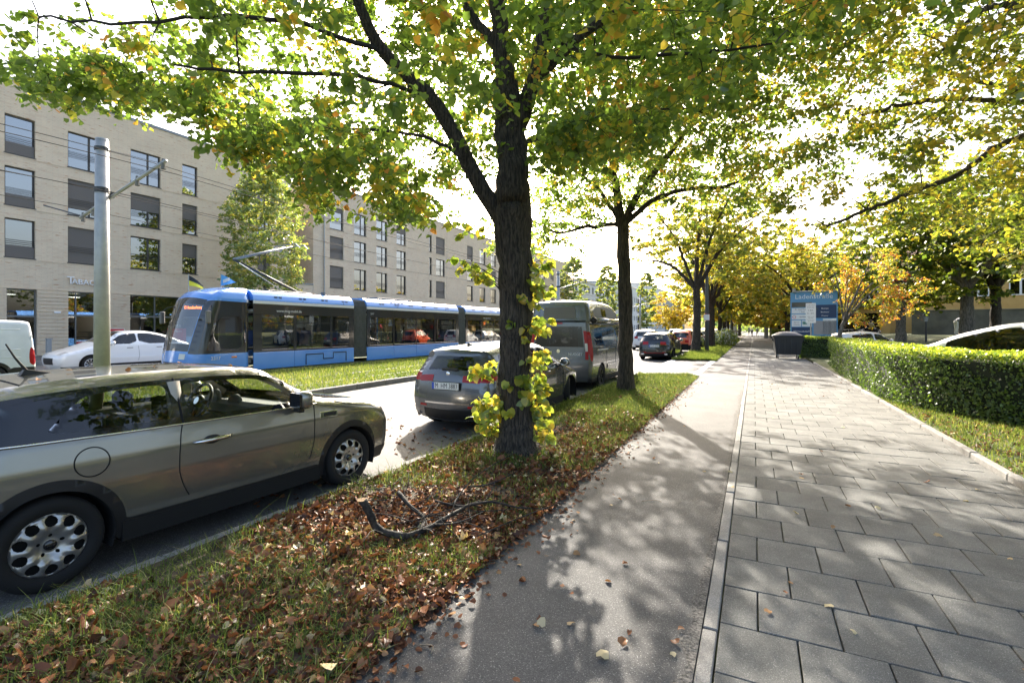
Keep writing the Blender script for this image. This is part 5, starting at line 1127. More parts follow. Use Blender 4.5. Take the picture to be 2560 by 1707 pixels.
text('lettering', '2317', .12, M['tram_white'], m2, (np.array((RX + .004, 18.2, 2.28)) - base_of(m2), (0, 1, 0), (0, 0, 1)), .001)
text('lettering', 'www.mvg-mobil.de', .13, M['tram_white'], m3, (np.array((RX + .004, 29.5, 2.28)) - base_of(m3), (0, 1, 0), (0, 0, 1)), .001)
text('route_number', '17', .26, M['led_orange'], m3, (np.array((RX - .03, 29.2, 1.9)) - base_of(m3), (0, 1, 0), (0, 0, 1)), .001)
# black rubber frame of the bogie cover
bc = [(14.3, .10), (14.3, .52), (15.2, .52), (15.2, .30), (15.75, .30), (15.75, .54), (16.5, .54), (16.5, .14)]
MB().tube([(RX + .004, y, z) for y, z in bc], .022, 6).build('bogie_cover_seal', M['seam'], m1, world=True)
# louvres in the roof edge of the second section
for k in range(4):
    q = MB()
    for j in range(6): q.box(RX - .075 - .006 * j, RX - .03 - .012 * j, 19.6 + .28 * k, 19.8 + .28 * k, 2.70 + .035 * j, 2.715 + .035 * j)
    q.build('louvre', M['tram_dark'], m2, world=True)
MB().box(TX - .6, TX + .75, 19.0, 21.6, 3.0, 3.14, .03).build('roof_box', M['trim_grey'], m2, world=True); MB().tube([(TX + .7, 15.6, 3.0), (TX + .7, 15.6, 3.16)], .1, 12).build('roof_box', M['trim_grey'], m1, world=True)
MB().box(TX - .7, TX + .7, 12.9, 15.0, 3.03, 3.1, .02).build('pantograph_frame', M['dark_steel'], m1, world=True)
# pantograph: lower arm rising towards the nose, upper arm back up to the wire
pg = link('pantograph', mesh('pantograph', *(lambda q: (np.array(q.v) - np.array((TX, 26, .02)), q.f))(MB().tube([(TX, 14.9, 3.12), (TX, 11.95, 4.2)], [.06, .05], 8)), M['dark_steel'], True), tram)
for sx in (-.22, .22): MB().tube([(TX, 11.95, 4.2), (TX + sx, 14.4, 5.02)], [.05, .032], 8).build('upper_arm', M['steel'], pg, True, world=True)
MB().tube([(TX + .1, 14.1, 3.1), (TX + .1, 12.1, 4.08)], .018, 6).build('steering_rod', M['galvanised'], pg, world=True)
for dy in (-.2, .2):
    MB().tube([(TX - .85, 14.45 + dy, 4.9), (TX - .62, 14.45 + dy, 5.08), (TX + .62, 14.45 + dy, 5.08), (TX + .85, 14.45 + dy, 4.9)], .025, 6).build('contact_strip', M['steel'], pg, world=True)
# two pennants on the cab roof
for (x_, y_, mt, lb) in ((RX - .75, 11.2, 'flag_blue', 'blue and white pennant'), (RX - 1.9, 10.75, 'flag_yellow', 'black and yellow pennant')):
    def tocab(V): V = np.asarray(V, float) - np.array((TX, 26, .02)) - np.array((0, 10.95 - 26, 0)); return np.stack([-V[:, 0], -V[:, 1], V[:, 2]], 1)
    g = MB().tube([(x_, y_, 2.9), (x_, y_, 3.56)], .012, 6); link('flagpole', mesh('flagpole', tocab(g.v), g.f, M['galvanised']), cab)
    if mt == 'flag_blue':
        g = MB().grid(lambda u, v: (x_ + .05 * math.sin(5 * u), y_ + .62 * u, 3.12 + .2 * u * .9 + (1 - u) * .42 * v), 10, 4); link('flag', mesh('flag', tocab(g.v), g.f, M[mt], True), cab)
        g = MB().grid(lambda u, v: (x_ + .05 * math.sin(5 * (u * .4 + .1)) + .004, y_ + .62 * (u * .4 + .1), 3.22 + .12 * u + .12 * v), 6, 3); link('flag_marking', mesh('flag_marking', tocab(g.v), g.f, M['cloth_white'], True), cab)
    else:
        for zz, mm_ in ((0, 'flag_yellow'), (.19, 'flag_black')):
            g = MB().grid(lambda u, v: (x_ + .06 * math.sin(4 * u), y_ + .55 * u, 3.14 + zz * (1 - u * .7) + .19 * v * (1 - u * .7) - .08 * u), 8, 2); link('flag', mesh('flag', tocab(g.v), g.f, M[mm_], True), cab)
# ================================================================ VEGETATION
HEART = np.array([(0, 0, 0), (-.10, .26, .02), (.12, .46, .05), (.45, .43, .06), (.78, .19, .03), (1.0, 0, -.04), (.78, -.19, .03), (.45, -.43, .06), (.12, -.46, .05), (-.10, -.26, .02), (.5, 0, 0)])
HEART_F = np.array([(0, 1, 2, 3, 10), (10, 3, 4, 5, 5), (0, 10, 7, 8, 9), (10, 5, 6, 7, 7)], dtype=object)
def leaves_mesh(P, A, Nn, S, tint, shape='quad', curl=0.0):
    """one mesh of many leaves: P base points, A axis, Nn normal, S size"""
    n = len(P); A = A / (np.linalg.norm(A, axis=1)[:, None] + 1e-9); Bq = np.cross(Nn, A); Bq /= np.linalg.norm(Bq, axis=1)[:, None] + 1e-9; Nq = np.cross(A, Bq)
    if shape == 'heart': T = np.array([(0, 0, 0), (-.06, .30, .03), (.28, .47, .06), (.70, .30, .05), (1.0, 0, -.05), (.70, -.30, .05), (.28, -.47, .06), (-.06, -.30, .03)]); F0 = [(0, 4, 3), (0, 3, 2), (0, 2, 1), (0, 5, 4), (0, 6, 5), (0, 7, 6)]
    elif shape == 'heart4': T = np.array([(0, 0, 0), (.02, .40, .05), (.58, .40, .06), (1.0, 0, -.05), (.58, -.40, .06), (.02, -.40, .05)]); F0 = [(0, 2, 1), (0, 3, 2), (0, 4, 3), (0, 5, 4)]
    elif shape == 'lobed': T = np.array([(0, 0, 0), (.25, .5, .05), (.5, .22, .02), (1.0, 0, -.05), (.5, -.22, .02), (.25, -.5, .05)]); F0 = [(0, 2, 1), (0, 3, 2), (0, 4, 3), (0, 5, 4)]
    else: T = np.array([(0, 0, 0), (.45, .38, .05), (1.0, 0, 0), (.45, -.38, .05)]); F0 = [(0, 2, 1), (0, 3, 2)]
    T = T.copy(); k = len(T)
    t2 = np.broadcast_to(T, (n, k, 3)).copy()
    if curl: c = rng.normal(0, curl, (n, 1)); t2[:, :, 2] += c * (t2[:, :, 0] - .5) ** 2 * 2 + rng.normal(0, curl, (n, 1)) * t2[:, :, 1] ** 2 * 4 + rng.normal(0, curl * .25, (n, k))
    V = P[:, None, :] + S[:, None, None] * (t2[:, :, :1] * A[:, None, :] + t2[:, :, 1:2] * Bq[:, None, :] + t2[:, :, 2:] * Nq[:, None, :])
    F = (np.arange(n)[:, None, None] * k + np.array(F0)[None]).reshape(-1, 3)
    return V.reshape(-1, 3), F, np.repeat(tint, k)
def unit(v): return v / (np.linalg.norm(v, axis=-1, keepdims=True) + 1e-9)
def tube_arrays(chains, nside):
    """many tapering tubes in one array set; chains = [(points, radii)]"""
    VV = []; FF = []; o = 0
    for P, r in chains:
        m = len(P); T = unit(np.gradient(P, axis=0)); u = np.cross(T, np.array((.31, .2, .93))); u = unit(u); q = np.cross(T, u)
        a = 2 * math.pi * np.arange(nside) / nside
        V = P[:, None, :] + r[:, None, None] * (np.cos(a)[None, :, None] * u[:, None, :] + np.sin(a)[None, :, None] * q[:, None, :])
        VV.append(V.reshape(-1, 3)); i, k = np.meshgrid(np.arange(m - 1), np.arange(nside), indexing='ij'); i = i.ravel(); k = k.ravel(); k2 = (k + 1) % nside
        FF.append(np.stack([i * nside + k, i * nside + k2, (i + 1) * nside + k2, (i + 1) * nside + k], 1) + o); o += m * nside
    return np.vstack(VV), np.vstack(FF)
def spline(P, n):
    P = np.asarray(P, float); t = np.linspace(0, len(P) - 1, n); i = np.clip(t.astype(int), 0, len(P) - 2); f = (t - i)[:, None]
    p0 = P[np.maximum(i - 1, 0)]; p1 = P[i]; p2 = P[i + 1]; p3 = P[np.minimum(i + 2, len(P) - 1)]
    return .5 * ((2 * p1) + (-p0 + p2) * f + (2 * p0 - 5 * p1 + 4 * p2 - p3) * f ** 2 + (-p0 + 3 * p1 - 3 * p2 + p3) * f ** 3)
class Tree:
    def __init__(s, name, label, base, group=None, bark='bark'):
        s.root = thing(name, label, 'tree', tuple(base), 0, group); s.b = np.array(base, float); s.nodes = []; s.dirs = []; s.limbs = []; s.twigs = []; s.bark = bark; s.L = []
    def limb(s, P, r0, r1, n=None):
        P = np.asarray(P, float); ln = np.linalg.norm(np.diff(P, axis=0), axis=1).sum(); n = n or max(6, int(ln / .18)); Q = spline(P, n)
        Q[1:-1] += rng.normal(0, .012, (n - 2, 3)) * min(1, ln / 2); r = np.linspace(r0, r1, n); s.limbs.append((Q, r)); s.nodes += list(zip(Q.tolist(), r.tolist())); return Q
    def grow(s, C, r_tip=.004, sag=.06, nmax=None):
        """connect every leaf-cluster centre to the nearest wood, near ones first"""
        C = np.asarray(C); nod = np.array([n[0] for n in s.nodes]); rad = np.array([n[1] for n in s.nodes])
        d0 = np.array([np.min(np.linalg.norm(nod - c, axis=1)) for c in C]); order = np.argsort(d0); s.ends = []
        cap = len(nod) + 5 * len(C) + 10; NA = np.zeros((cap, 3)); NA[:len(nod)] = nod; RA = np.zeros(cap); RA[:len(nod)] = rad; m = len(nod)
        for k in order:
            c = C[k]; d = np.linalg.norm(NA[:m] - c, axis=1) + np.where(NA[:m, 2] > c[2] + .1, .35 * (NA[:m, 2] - c[2]), 0); i = d.argmin(); p = NA[i]; v = c - p; l = np.linalg.norm(v)
            if l < .02: continue
            r0 = min(RA[i] * .7, .004 + .011 * l ** 1.1 + .003); mid = p + v * .5 + np.array((0, 0, l * .10)) + rng.normal(0, .05 * l, 3)
            Q = spline([p, mid, c], 5); r = np.linspace(r0, r_tip, 5); s.twigs.append((Q, r)); s.ends.append((c, unit(v)))
            NA[m:m + 4] = Q[1:]; RA[m:m + 4] = r[1:] ; m += 4
    def spray(s, per, size, tint, spread=.32, droop=.35, shape='quad', szvar=.25, flat=.5, subtwigs=True, big=None):
        for (c, v) in s.ends:
            k = per if big is None else (per if not big(c) else max(6, per // 3)); sz = size if big is None or not big(c) else size * 1.7
            n3 = 3; th = rng.uniform(0, 2 * math.pi, n3); dr = np.stack([np.cos(th), np.sin(th), rng.uniform(-droop, .25, n3)], 1) + v * .6; dr = unit(dr); ln = spread * rng.uniform(.6, 1.25, n3)
            if subtwigs:
                for a in range(n3): s.twigs.append((np.array([c, c + dr[a] * ln[a] - (0, 0, droop * .12 * ln[a])]), np.array([.0032, .0015])))
            w_ = rng.integers(0, n3, k); t = rng.uniform(0.05, 1.1, k) ** .8
            P = c + dr[w_] * (ln[w_] * t)[:, None] + rng.normal(0, .045 * spread / .32, (k, 3)) - np.array((0, 0, 1)) * (t ** 2 * droop * .12)[:, None]
            az = rng.uniform(0, 2 * math.pi, k); A = np.stack([np.cos(az), np.sin(az), -rng.uniform(.2, 1.3, k)], 1); Nn = unit(np.stack([rng.normal(0, flat, k), rng.normal(0, flat, k), np.ones(k)], 1))
            tt = tint(P, k); s.L.append((P, A, Nn, sz * np.clip(rng.normal(1, szvar, k), .45, 1.6), tt))
    def finish(s, leafm, shape='quad', trunk_sides=14, curl=.0, leaf_name='foliage'):
        big = [x for x in s.limbs if x[1][0] > .05]; small = [x for x in s.limbs if x[1][0] <= .05]
        for k, (P, r) in enumerate(big):
            mb = MB(); n = trunk_sides if k == 0 else 8
            rr = r
            if k == 0:
                ang = None
            mb.tube(P - s.b, rr, n); V = np.array(mb.v)
            if k == 0:   # buttressed, lumpy trunk
                nn = len(P); V2 = V.reshape(nn, n, 3); cen = (P - s.b)[:, None, :]; aa = np.arange(n) * 2 * math.pi / n; zz = (P - s.b)[:, 2][:, None]
                lump = 1 + .06 * np.sin(3 * aa + 1.3 * zz) + .05 * np.sin(5 * aa - 2.2 * zz + 1) + .035 * np.sin(2 * aa + 6.1 * zz) + .025 * np.sin(9 * aa + 3 * zz) + .34 * np.exp(-zz / .20) * (.6 + .6 * np.abs(np.sin(2 * aa + .7)))
                V = (cen + (V2 - cen) * lump[:, :, None]).reshape(-1, 3)
            link('trunk' if k == 0 else 'limb', mesh('trunk' if k == 0 else 'limb', V, mb.f, M[s.bark], True), s.root)
        tw = s.twigs + small
        if tw:
            V, F = tube_arrays(tw, 3); tag(link('twigs', mesh('twigs', V - s.b, F, M['twig' if s.bark == 'bark' else s.bark], True), s.root), kind='stuff')
        if s.L:
            P = np.vstack([l[0] for l in s.L]); A = np.vstack([l[1] for l in s.L]); Nn = np.vstack([l[2] for l in s.L]); S = np.concatenate([l[3] for l in s.L]); t = np.concatenate([l[4] for l in s.L])
            V, F, tt = leaves_mesh(P, A, Nn, S, t, shape, curl); o = link('crown', mesh('crown', V - s.b, F, M[leafm], False, tt), s.root); tag(o, kind='stuff'); s.nl = len(P)
        return s.root
def ellipsoid(n, c, r, pw=.45, zmin=None):
    u = unit(rng.normal(0, 1, (n, 3))) * (rng.uniform(0, 1, n) ** pw)[:, None]; P = np.array(c) + u * np.array(r)
    return P if zmin is None else P[P[:, 2] > zmin]
def patchy(P, scale, thr, seed):
    """clumpy gaps: keep points where a sum of sines is above a threshold"""
    g = np.random.default_rng(seed); f = np.zeros(len(P))
    for _ in range(6): k = g.normal(0, 1, 3) * scale; f += np.sin(P @ k + g.uniform(0, 6.3))
    return P[f > thr]
# ---------------------------------------------------------------- the near linden
def Dp(x, y, d): return atD(x * KD, y * KD, d)
lin = Tree('linden_tree', 'large near linden with leafy shoots on its dark trunk, in the middle of the picture', (-2.69, 5.57, 0.02))
tr_ = [(-2.69, 5.57, -.06), Dp(1187, 960, 6.19), Dp(1186, 800, 6.19), Dp(1184, 640, 6.19), Dp(1172, 500, 6.2), Dp(1178, 400, 6.2), Dp(1172, 300, 6.22), Dp(1160, 190, 6.25)]
lin.limb(tr_, .235, .15, 46)
r_ = lin.limbs[0][1]; zq = lin.limbs[0][0][:, 2]
r_[:] = np.interp(zq, [0, .25, .6, 1.2, 2.0, 2.6, 3.2, 3.6, 4.6], [.27, .225, .205, .20, .205, .225, .235, .20, .16])
lin.limb([Dp(1160, 520, 6.2), Dp(1120, 455, 6.15), Dp(1075, 370, 6.1), Dp(1020, 270, 6.0), Dp(955, 190, 5.9), Dp(890, 130, 5.75), Dp(845, 60, 5.6), Dp(800, -60, 5.4), Dp(760, -180, 5.3)], .12, .05)
lin.limb([Dp(1160, 190, 6.25), Dp(1150, 90, 6.25), Dp(1140, -60, 6.2), Dp(1150, -260, 6.2), Dp(1120, -500, 6.1)], .13, .05)
lin.limb([Dp(1185, 300, 6.22), Dp(1225, 190, 6.2), Dp(1243, 90, 6.15), Dp(1255, -30, 6.1), Dp(1275, -200, 6.0), Dp(1260, -420, 5.9)], .115, .04)
lin.limb([Dp(1220, 190, 6.2), Dp(1290, 120, 6.1), Dp(1390, 45, 5.9), Dp(1480, -20, 5.7), Dp(1600, -90, 5.4), Dp(1750, -150, 5.1)], .075, .025)
lin.limb([Dp(1150, 120, 6.25), Dp(1085, 40, 6.4), Dp(1055, -30, 6.6), Dp(1000, -160, 6.9), Dp(940, -300, 7.2)], .075, .03)
lin.limb([Dp(1075, 370, 6.1), Dp(1010, 330, 6.3), Dp(900, 300, 6.6), Dp(760, 300, 6.9), Dp(640, 330, 7.0)], .035, .012)
lin.limb([Dp(985, 225, 5.95), Dp(880, 190, 5.3), Dp(700, 170, 4.6), Dp(520, 165, 4.2), Dp(400, 150, 4.0)], .032, .010)
lin.limb([Dp(890, 130, 5.75), Dp(700, 60, 5.2), Dp(480, 40, 4.7), Dp(260, 60, 4.5), Dp(90, 40, 4.4)], .035, .010)
lin.limb([Dp(640, 330, 7.0), Dp(480, 250, 6.6), Dp(300, 200, 6.2), Dp(140, 210, 6.0)], .014, .006)
lin.limb([Dp(1200, 330, 6.2), Dp(1300, 300, 6.6), Dp(1420, 260, 7.2), Dp(1560, 250, 7.8), Dp(1650, 270, 8.2)], .035, .012)
lin.limb([Dp(1243, 90, 6.15), Dp(1400, 130, 5.2), Dp(1600, 120, 4.6), Dp(1780, 100, 4.3)], .03, .01)
bx_ = [0, 40, 60, 130, 190, 250, 300, 380, 420, 470, 520, 560, 640, 690, 720, 760, 800, 850, 900, 940, 970, 1020, 1080, 1120, 1180, 1250, 1300, 1350, 1400, 1450, 1500, 1600, 1700, 1800, 1900, 2100, 2352]
by_ = [60, 70, 230, 265, 275, 255, 275, 295, 275, 285, 375, 400, 410, 395, 500, 505, 430, 405, 515, 540, 500, 420, 450, 395, 330, 395, 420, 360, 380, 350, 330, 290, 270, 200, 120, 60, 40]
def lin_filter(P):
    px, py, d = proj(P); x, y = px / KD, py / KD
    ok = (d > 2.6) | (d < -1.0); lim = np.interp(x, bx_, by_)
    lim = lim - .30 * FPX / np.maximum(d, 2.5) / KD + 14 + 26 * ((x > 470) & (x < 1020))
    inb = (d > .5) & (x > -200) & (x < 2600)
    cor = (d < 6.4) & (x > 985) & (x < 1265) & (y > 215) & (rng.uniform(size=len(x)) < .9); ok &= ~cor
    return ok & (~inb | (y < lim - 8)) & ((P[:, 2] > 3.0) | (d > 3.5)) & (np.linalg.norm(P[:, :2], axis=1) > 1.6)
CL = ellipsoid(4600, (-2.9, 5.9, 6.6), (6.6, 5.6, 4.6), .42, 2.5); CL = patchy(CL[lin_filter(CL)], 1.9, -.9, 3)
px, py, d_ = proj(CL); vis = (d_ > 0) & (py > -120)
inv = CL[vis][:900]; outv = CL[~vis][:620]
# extra hanging sprays along the lower outline of the crown
ex = []
for k in range(250):
    x = rng.uniform(40, 1500); dd = rng.uniform(4.6, 7.2); y = np.interp(x, bx_, by_) - rng.uniform(12, 90) - .16 * FPX / dd / KD
    if 985 < x < 1265: continue
    if 430 < x < 500 and y > 230: continue
    q = Dp(x, y, dd)
    if q[2] > 2.5 and np.hypot(q[0] + 2.9, q[1] - 5.9) < 6.4: ex.append(q)
lin.grow(np.vstack([inv, outv, ex]))
def lin_tint(P, k):
    z = P[:, 2]; b = rng.normal(.40, .11, k)
    y_ = rng.uniform() < .16; return np.clip(b + (.30 + rng.normal(0, .08, k) if y_ else 0) + .06 * (rng.uniform(size=k) < .08) * 5, 0, 1)
lin.spray(58, .064, lin_tint, .34, .5, 'heart', big=lambda c: (lambda q: q[2][0] < 0 or q[1][0] < -150)(proj(c)))
lroot = lin.finish('leaf_linden', 'heart4', 22, .10)
# leafy shoots on the trunk, every leaf its own part
lf_meshes = []
for tn in (.50, .56, .62, .68, .74, .82):
    V, F, tt = leaves_mesh(np.zeros((1, 3)), np.array([[1., 0, 0]]), np.array([[0., 0, 1]]), np.ones(1), np.array([tn]), 'heart', .12); lf_meshes.append(mesh('leaf', V, F, M['leaf_linden'], True, tt))
from mathutils import Matrix
shoots = []; nleaf = 0; xl = []
def trunk_at(z):
    P, r = lin.limbs[0]; return np.array([np.interp(z, P[:, 2], P[:, 0]), np.interp(z, P[:, 2], P[:, 1]), z]), np.interp(z, P[:, 2], r)
RGT = np.array((CS, SN, 0)); FWD = np.array((-SN, CS, 0)); UPV = np.array((0, 0, 1.0))
spec_ = []   # (height, side -1 left / +1 right, toward camera 0..1, length, rise)
for k in range(22): spec_.append((rng.uniform(.25, 1.15), -1, rng.uniform(-.3, .9), rng.uniform(.15, .42), rng.uniform(-.1, .5)))
for k in range(44): spec_.append((rng.uniform(.15, 2.45), 1, rng.uniform(-.3, .8), rng.uniform(.08, .34), rng.uniform(-.2, .5)))
for k in range(8): spec_.append((rng.uniform(2.0, 2.9), -1, rng.uniform(-.4, .5), rng.uniform(.2, .75), rng.uniform(.1, .7)))
for k in range(14): spec_.append((rng.uniform(.5, 2.3), rng.choice([-.3, .3, .6]), 1.0, rng.uniform(.08, .3), rng.uniform(-.2, .9)))
random.seed(4); random.shuffle(spec_)
for (z, sd_, tw_, ln, rs) in spec_:
    c, r = trunk_at(z); dv = unit(RGT * sd_ - FWD * tw_); p0 = c + dv * r * .95; p2 = p0 + dv * ln + UPV * rs * ln * .8; pm_ = (p0 + p2) / 2 + UPV * .12 * ln + rng.normal(0, .02, 3)
    Q = spline([p0, pm_, p2], 6); shoots.append((Q, np.linspace(.006, .002, 6)))
    for t in np.linspace(.25, 1, max(4, int(ln / .05))):
        for _ in range(2 if ln < .5 else 1):
            i = t * 5; p = Q[int(min(i, 4))] + (Q[min(int(i) + 1, 5)] - Q[int(min(i, 4))]) * (i - int(i)) + rng.normal(0, .022, 3)
            ax = unit(dv * rng.uniform(0, .8) + np.array((rng.normal(0, .6), rng.normal(0, .6), -rng.uniform(.2, 1.1)))); nn = unit(-FWD * rng.uniform(.2, 1.2) + UPV * rng.uniform(.2, 1) + rng.normal(0, .5, 3)); by = unit(np.cross(nn, ax)); nz = np.cross(ax, by); s_ = rng.uniform(.06, .11)
            if nleaf >= 300: xl.append((p, ax, nn, s_, rng.uniform(.48, .84))); continue
            ob = link('leaf', lf_meshes[rng.integers(0, 6)], lroot); ob.matrix_local = Matrix([[ax[i_] * s_, by[i_] * s_, nz[i_] * s_, p[i_] - lin.b[i_]] for i_ in range(3)] + [[0, 0, 0, 1]]); nleaf += 1
if xl:
    V, F, tt = leaves_mesh(np.array([q[0] for q in xl]), np.array([q[1] for q in xl]), np.array([q[2] for q in xl]), np.array([q[3] for q in xl]), np.array([q[4] for q in xl]), 'heart', .12); tag(link('shoot_leaves', mesh('shoot_leaves', V - lin.b, F, M['leaf_linden'], True, tt), lroot), kind='stuff')
print('shoot leaves', nleaf, len(xl))
V, F = tube_arrays(shoots, 5); tag(link('shoots', mesh('shoots', V - lin.b, F, M['twig'], True), lroot), kind='stuff')
# ---------------------------------------------------------------- generic street trees
def street_tree(name, label, base, H, fork, r0, crown_c, crown_r, ncl, per, size, tint, leafm, shape='quad', group=None, bark='bark', nl=5, lean=(0, 0), filt=None, droop=.35, spread=.4, pw=.45, gap=-1.2, zmin=None, limbs=None, up=1.0):
    T = Tree(name, label, base, group, bark); b = np.array(base, float); top = b + np.array((lean[0], lean[1], fork))
    T.limb([b - (0, 0, .1), b + np.array((lean[0] * .3, lean[1] * .3, fork * .5)) + rng.normal(0, .04, 3), top], r0, r0 * .72, 22)
    cc = b + np.array(crown_c)
    if limbs is None:
        for k in range(nl):
            a = 2 * math.pi * k / nl + rng.uniform(-.4, .4); f = rng.uniform(.55, .85); e = cc + np.array((math.cos(a) * crown_r[0] * f, math.sin(a) * crown_r[1] * f, rng.uniform(-.25, .55) * crown_r[2] * up))
            st = top - (0, 0, rng.uniform(0, fork * .12)); md = st + (e - st) * .45 + np.array((0, 0, .14 * np.linalg.norm(e - st))); T.limb([st, md, e], r0 * rng.uniform(.38, .6), r0 * .1)
        T.limb([top, top + (cc + (0, 0, crown_r[2] * .6) - top) * .5 + rng.normal(0, .2, 3), cc + (0, 0, crown_r[2] * .75)], r0 * .6, r0 * .1)
    else:
        for P, a_, b_ in limbs: T.limb(P, a_, b_)
    C_ = ellipsoid(ncl * 7, cc, crown_r, pw, zmin if zmin is not None else b[2] + fork * .72)
    if filt is not None: C_ = C_[filt(C_)]
    C_ = patchy(C_, 3.0 / max(crown_r), gap, int(rng.integers(1e6)))[:ncl]
    T.grow(C_, .005); T.spray(per, size, tint, spread, droop, shape, subtwigs=size < .16)
    T.finish(leafm, shape, 12); return T
def tint_fn(mu, sd, yshare=.15, yadd=.3):
    def f(P, k): return np.clip(rng.normal(mu, sd, k) + (yadd if rng.uniform() < yshare else 0), 0, 1)
    return f
GV = 'street trees along the verge'
def t2_filter(P):
    px, py, d = proj(P); x, y = px / KD, py / KD
    lim = np.interp(x, [1180, 1260, 1330, 1400, 1480, 1560, 1640, 1720, 1800, 1900], [560, 610, 570, 480, 470, 475, 450, 480, 440, 400]); return y < lim
base2 = np.array((-2.79, 11.87, .05))
def dd(x, y, d): return Dp(x, y, d)
l2 = [([dd(1425, 520, 11.9), dd(1415, 440, 11.9), dd(1400, 330, 11.8), dd(1385, 200, 11.6), dd(1370, 60, 11.4)], .12, .03), ([dd(1432, 515, 11.9), dd(1470, 440, 11.9), dd(1540, 350, 12), dd(1600, 260, 12.1), dd(1650, 120, 12.2)], .10, .03),
      ([dd(1440, 510, 11.9), dd(1500, 460, 11.6), dd(1580, 435, 11.2), dd(1680, 425, 10.8), dd(1780, 370, 10.4)], .075, .02), ([dd(1420, 515, 11.9), dd(1350, 520, 12.0), dd(1280, 535, 12.2), dd(1210, 500, 12.4)], .055, .015), ([dd(1422, 505, 11.9), dd(1370, 430, 12.3), dd(1310, 380, 12.8), dd(1250, 300, 13.2)], .06, .015)]
t2 = street_tree('maple_tree', 'straight-trunked maple at the verge end, second tree before the driveway', base2, 12, 4.15, .19, (.2, .3, 6.6), (5.4, 5.2, 4.1), 1050, 52, .088, tint_fn(.40, .14, .30, .26), 'leaf_linden', 'quad', GV, limbs=l2, filt=t2_filter, lean=(-.05, 0), droop=.45)
def filt_low(lim_x, lim_y):
    def f(P): px, py, d = proj(P); return (py / KD < np.interp(px / KD, lim_x, lim_y)) | (d < 1)
    return f
street_tree('maple_tree', 'forked maple with reddish bark on the verge, just beyond the driveway', (-3.3, 33.0, .1), 12, 4.1, .27, (.4, .3, 7.2), (5.2, 5.0, 4.0), 420, 34, .17, tint_fn(.42, .13, .3, .18), 'leaf_yellow', 'lobed', GV, nl=7, filt=filt_low([1300, 1450, 1560, 1640, 1760, 1900], [400, 610, 560, 640, 600, 560]), gap=-.9)
street_tree('maple_tree', 'second verge maple beyond the driveway, right of the lamp post', (-3.1, 42.5, .1), 12, 3.4, .30, (.6, 0, 7.4), (5.5, 5.0, 4.3), 400, 34, .19, tint_fn(.44, .14, .35, .18), 'leaf_yellow', 'lobed', GV, nl=7)
for k, (y, h) in enumerate(((52, .45), (60, .40), (68, .5), (78, .45), (90, .5), (104, .45), (120, .5))):
    street_tree('maple_tree', ('third', 'fourth', 'fifth', 'sixth', 'seventh', 'eighth', 'last')[k] + ' verge maple beyond the driveway, down the left side of the path', (-2.9 + rng.normal(0, .15), y, .05), 12, 3.0, .24, (.5, 0, 6.4), (4.8, 4.5, 4.0), 230, 30, .26 + .002 * y, tint_fn(h, .14, .3, .2), 'leaf_yellow', 'quad', GV, spread=.6)
# ---------------------------------------------------------------- right-hand side: overhanging beech-like tree, yellow trees, rowan
def rf(P):
    px, py, d = proj(P); x, y = px / KD, py / KD
    lim = np.interp(x, [1550, 1650, 1750, 1850, 1950, 2050, 2150, 2250, 2352, 2500], [380, 420, 470, 510, 530, 545, 560, 575, 600, 640]); return (d < 0.5) | ((y < lim) & (d > 3.0))
rb = np.array((8.2, 9.6, .05))
rl = [([rb + (0, 0, 3.0), dd(2500, 250, 10.0), dd(2352, 235, 9.2), dd(2150, 230, 8.4), dd(1980, 265, 7.8)], .09, .02), ([rb + (0, 0, 2.6), dd(2480, 330, 9.5), dd(2330, 320, 9.0), dd(2200, 400, 8.6), dd(2050, 460, 8.2), dd(1900, 520, 8.0)], .09, .02),
      ([rb + (0, 0, 3.2), dd(2500, 100, 9), dd(2350, 20, 8), dd(2250, 30, 7.6), dd(2150, 130, 7.3)], .08, .02), ([rb + (0, 0, 2.8), dd(2450, 230, 11), dd(2300, 200, 11), dd(2100, 150, 11.5), dd(1900, 140, 12)], .09, .02), ([rb + (0, 0, 3.2), rb + (.5, .5, 6), rb + (.2, .5, 9)], .12, .04), ([rb + (0, 0, 3.2), rb + (-2, -2, 6), rb + (-4, -3.5, 7.5)], .08, .03)]
street_tree('beech_tree', 'overhanging tree at the right edge with yellow green leaves on long bare limbs', rb, 12, 3.2, .26, (-2.6, 1.0, 6.0), (6.8, 7.4, 4.4), 1900, 50, .078, tint_fn(.34, .14, .35, .22), 'leaf_yellow', 'quad', limbs=rl, filt=rf, gap=-1.6, zmin=2.6, droop=.25)
GR = 'garden trees on the right'
def yf(P):
    px, py, d = proj(P); x, y = px / KD, py / KD; lim = np.interp(x, [1600, 1720, 1800, 1850, 1950, 2050, 2200, 2352], [560, 640, 690, 640, 600, 560, 560, 560]); return y < lim
street_tree('yellow_tree', 'golden leaved tree arching over the path behind the bin', (3.6, 44, .1), 12, 3.0, .26, (-1.0, 0, 5.6), (5.6, 5.2, 4.4), 430, 34, .19, tint_fn(.50, .13, .3, .16), 'leaf_yellow', 'lobed', GR)
street_tree('yellow_tree', 'golden leaved tree behind the billboard', (5.4, 52, .3), 12, 3.2, .3, (-.5, 0, 6.4), (6, 5.5, 5.0), 380, 34, .23, tint_fn(.45, .13, .3, .18), 'leaf_yellow', 'quad', GR)
street_tree('green_tree', 'dark green tree to the right of the billboard, before the yellow house', (8.6, 40, .6), 12, 3.2, .30, (0, 0, 6.0), (4.4, 4.4, 4.2), 480, 36, .21, tint_fn(.26, .12, .2, .2), 'leaf_yellow', 'quad', GR, bark='bark_grey')
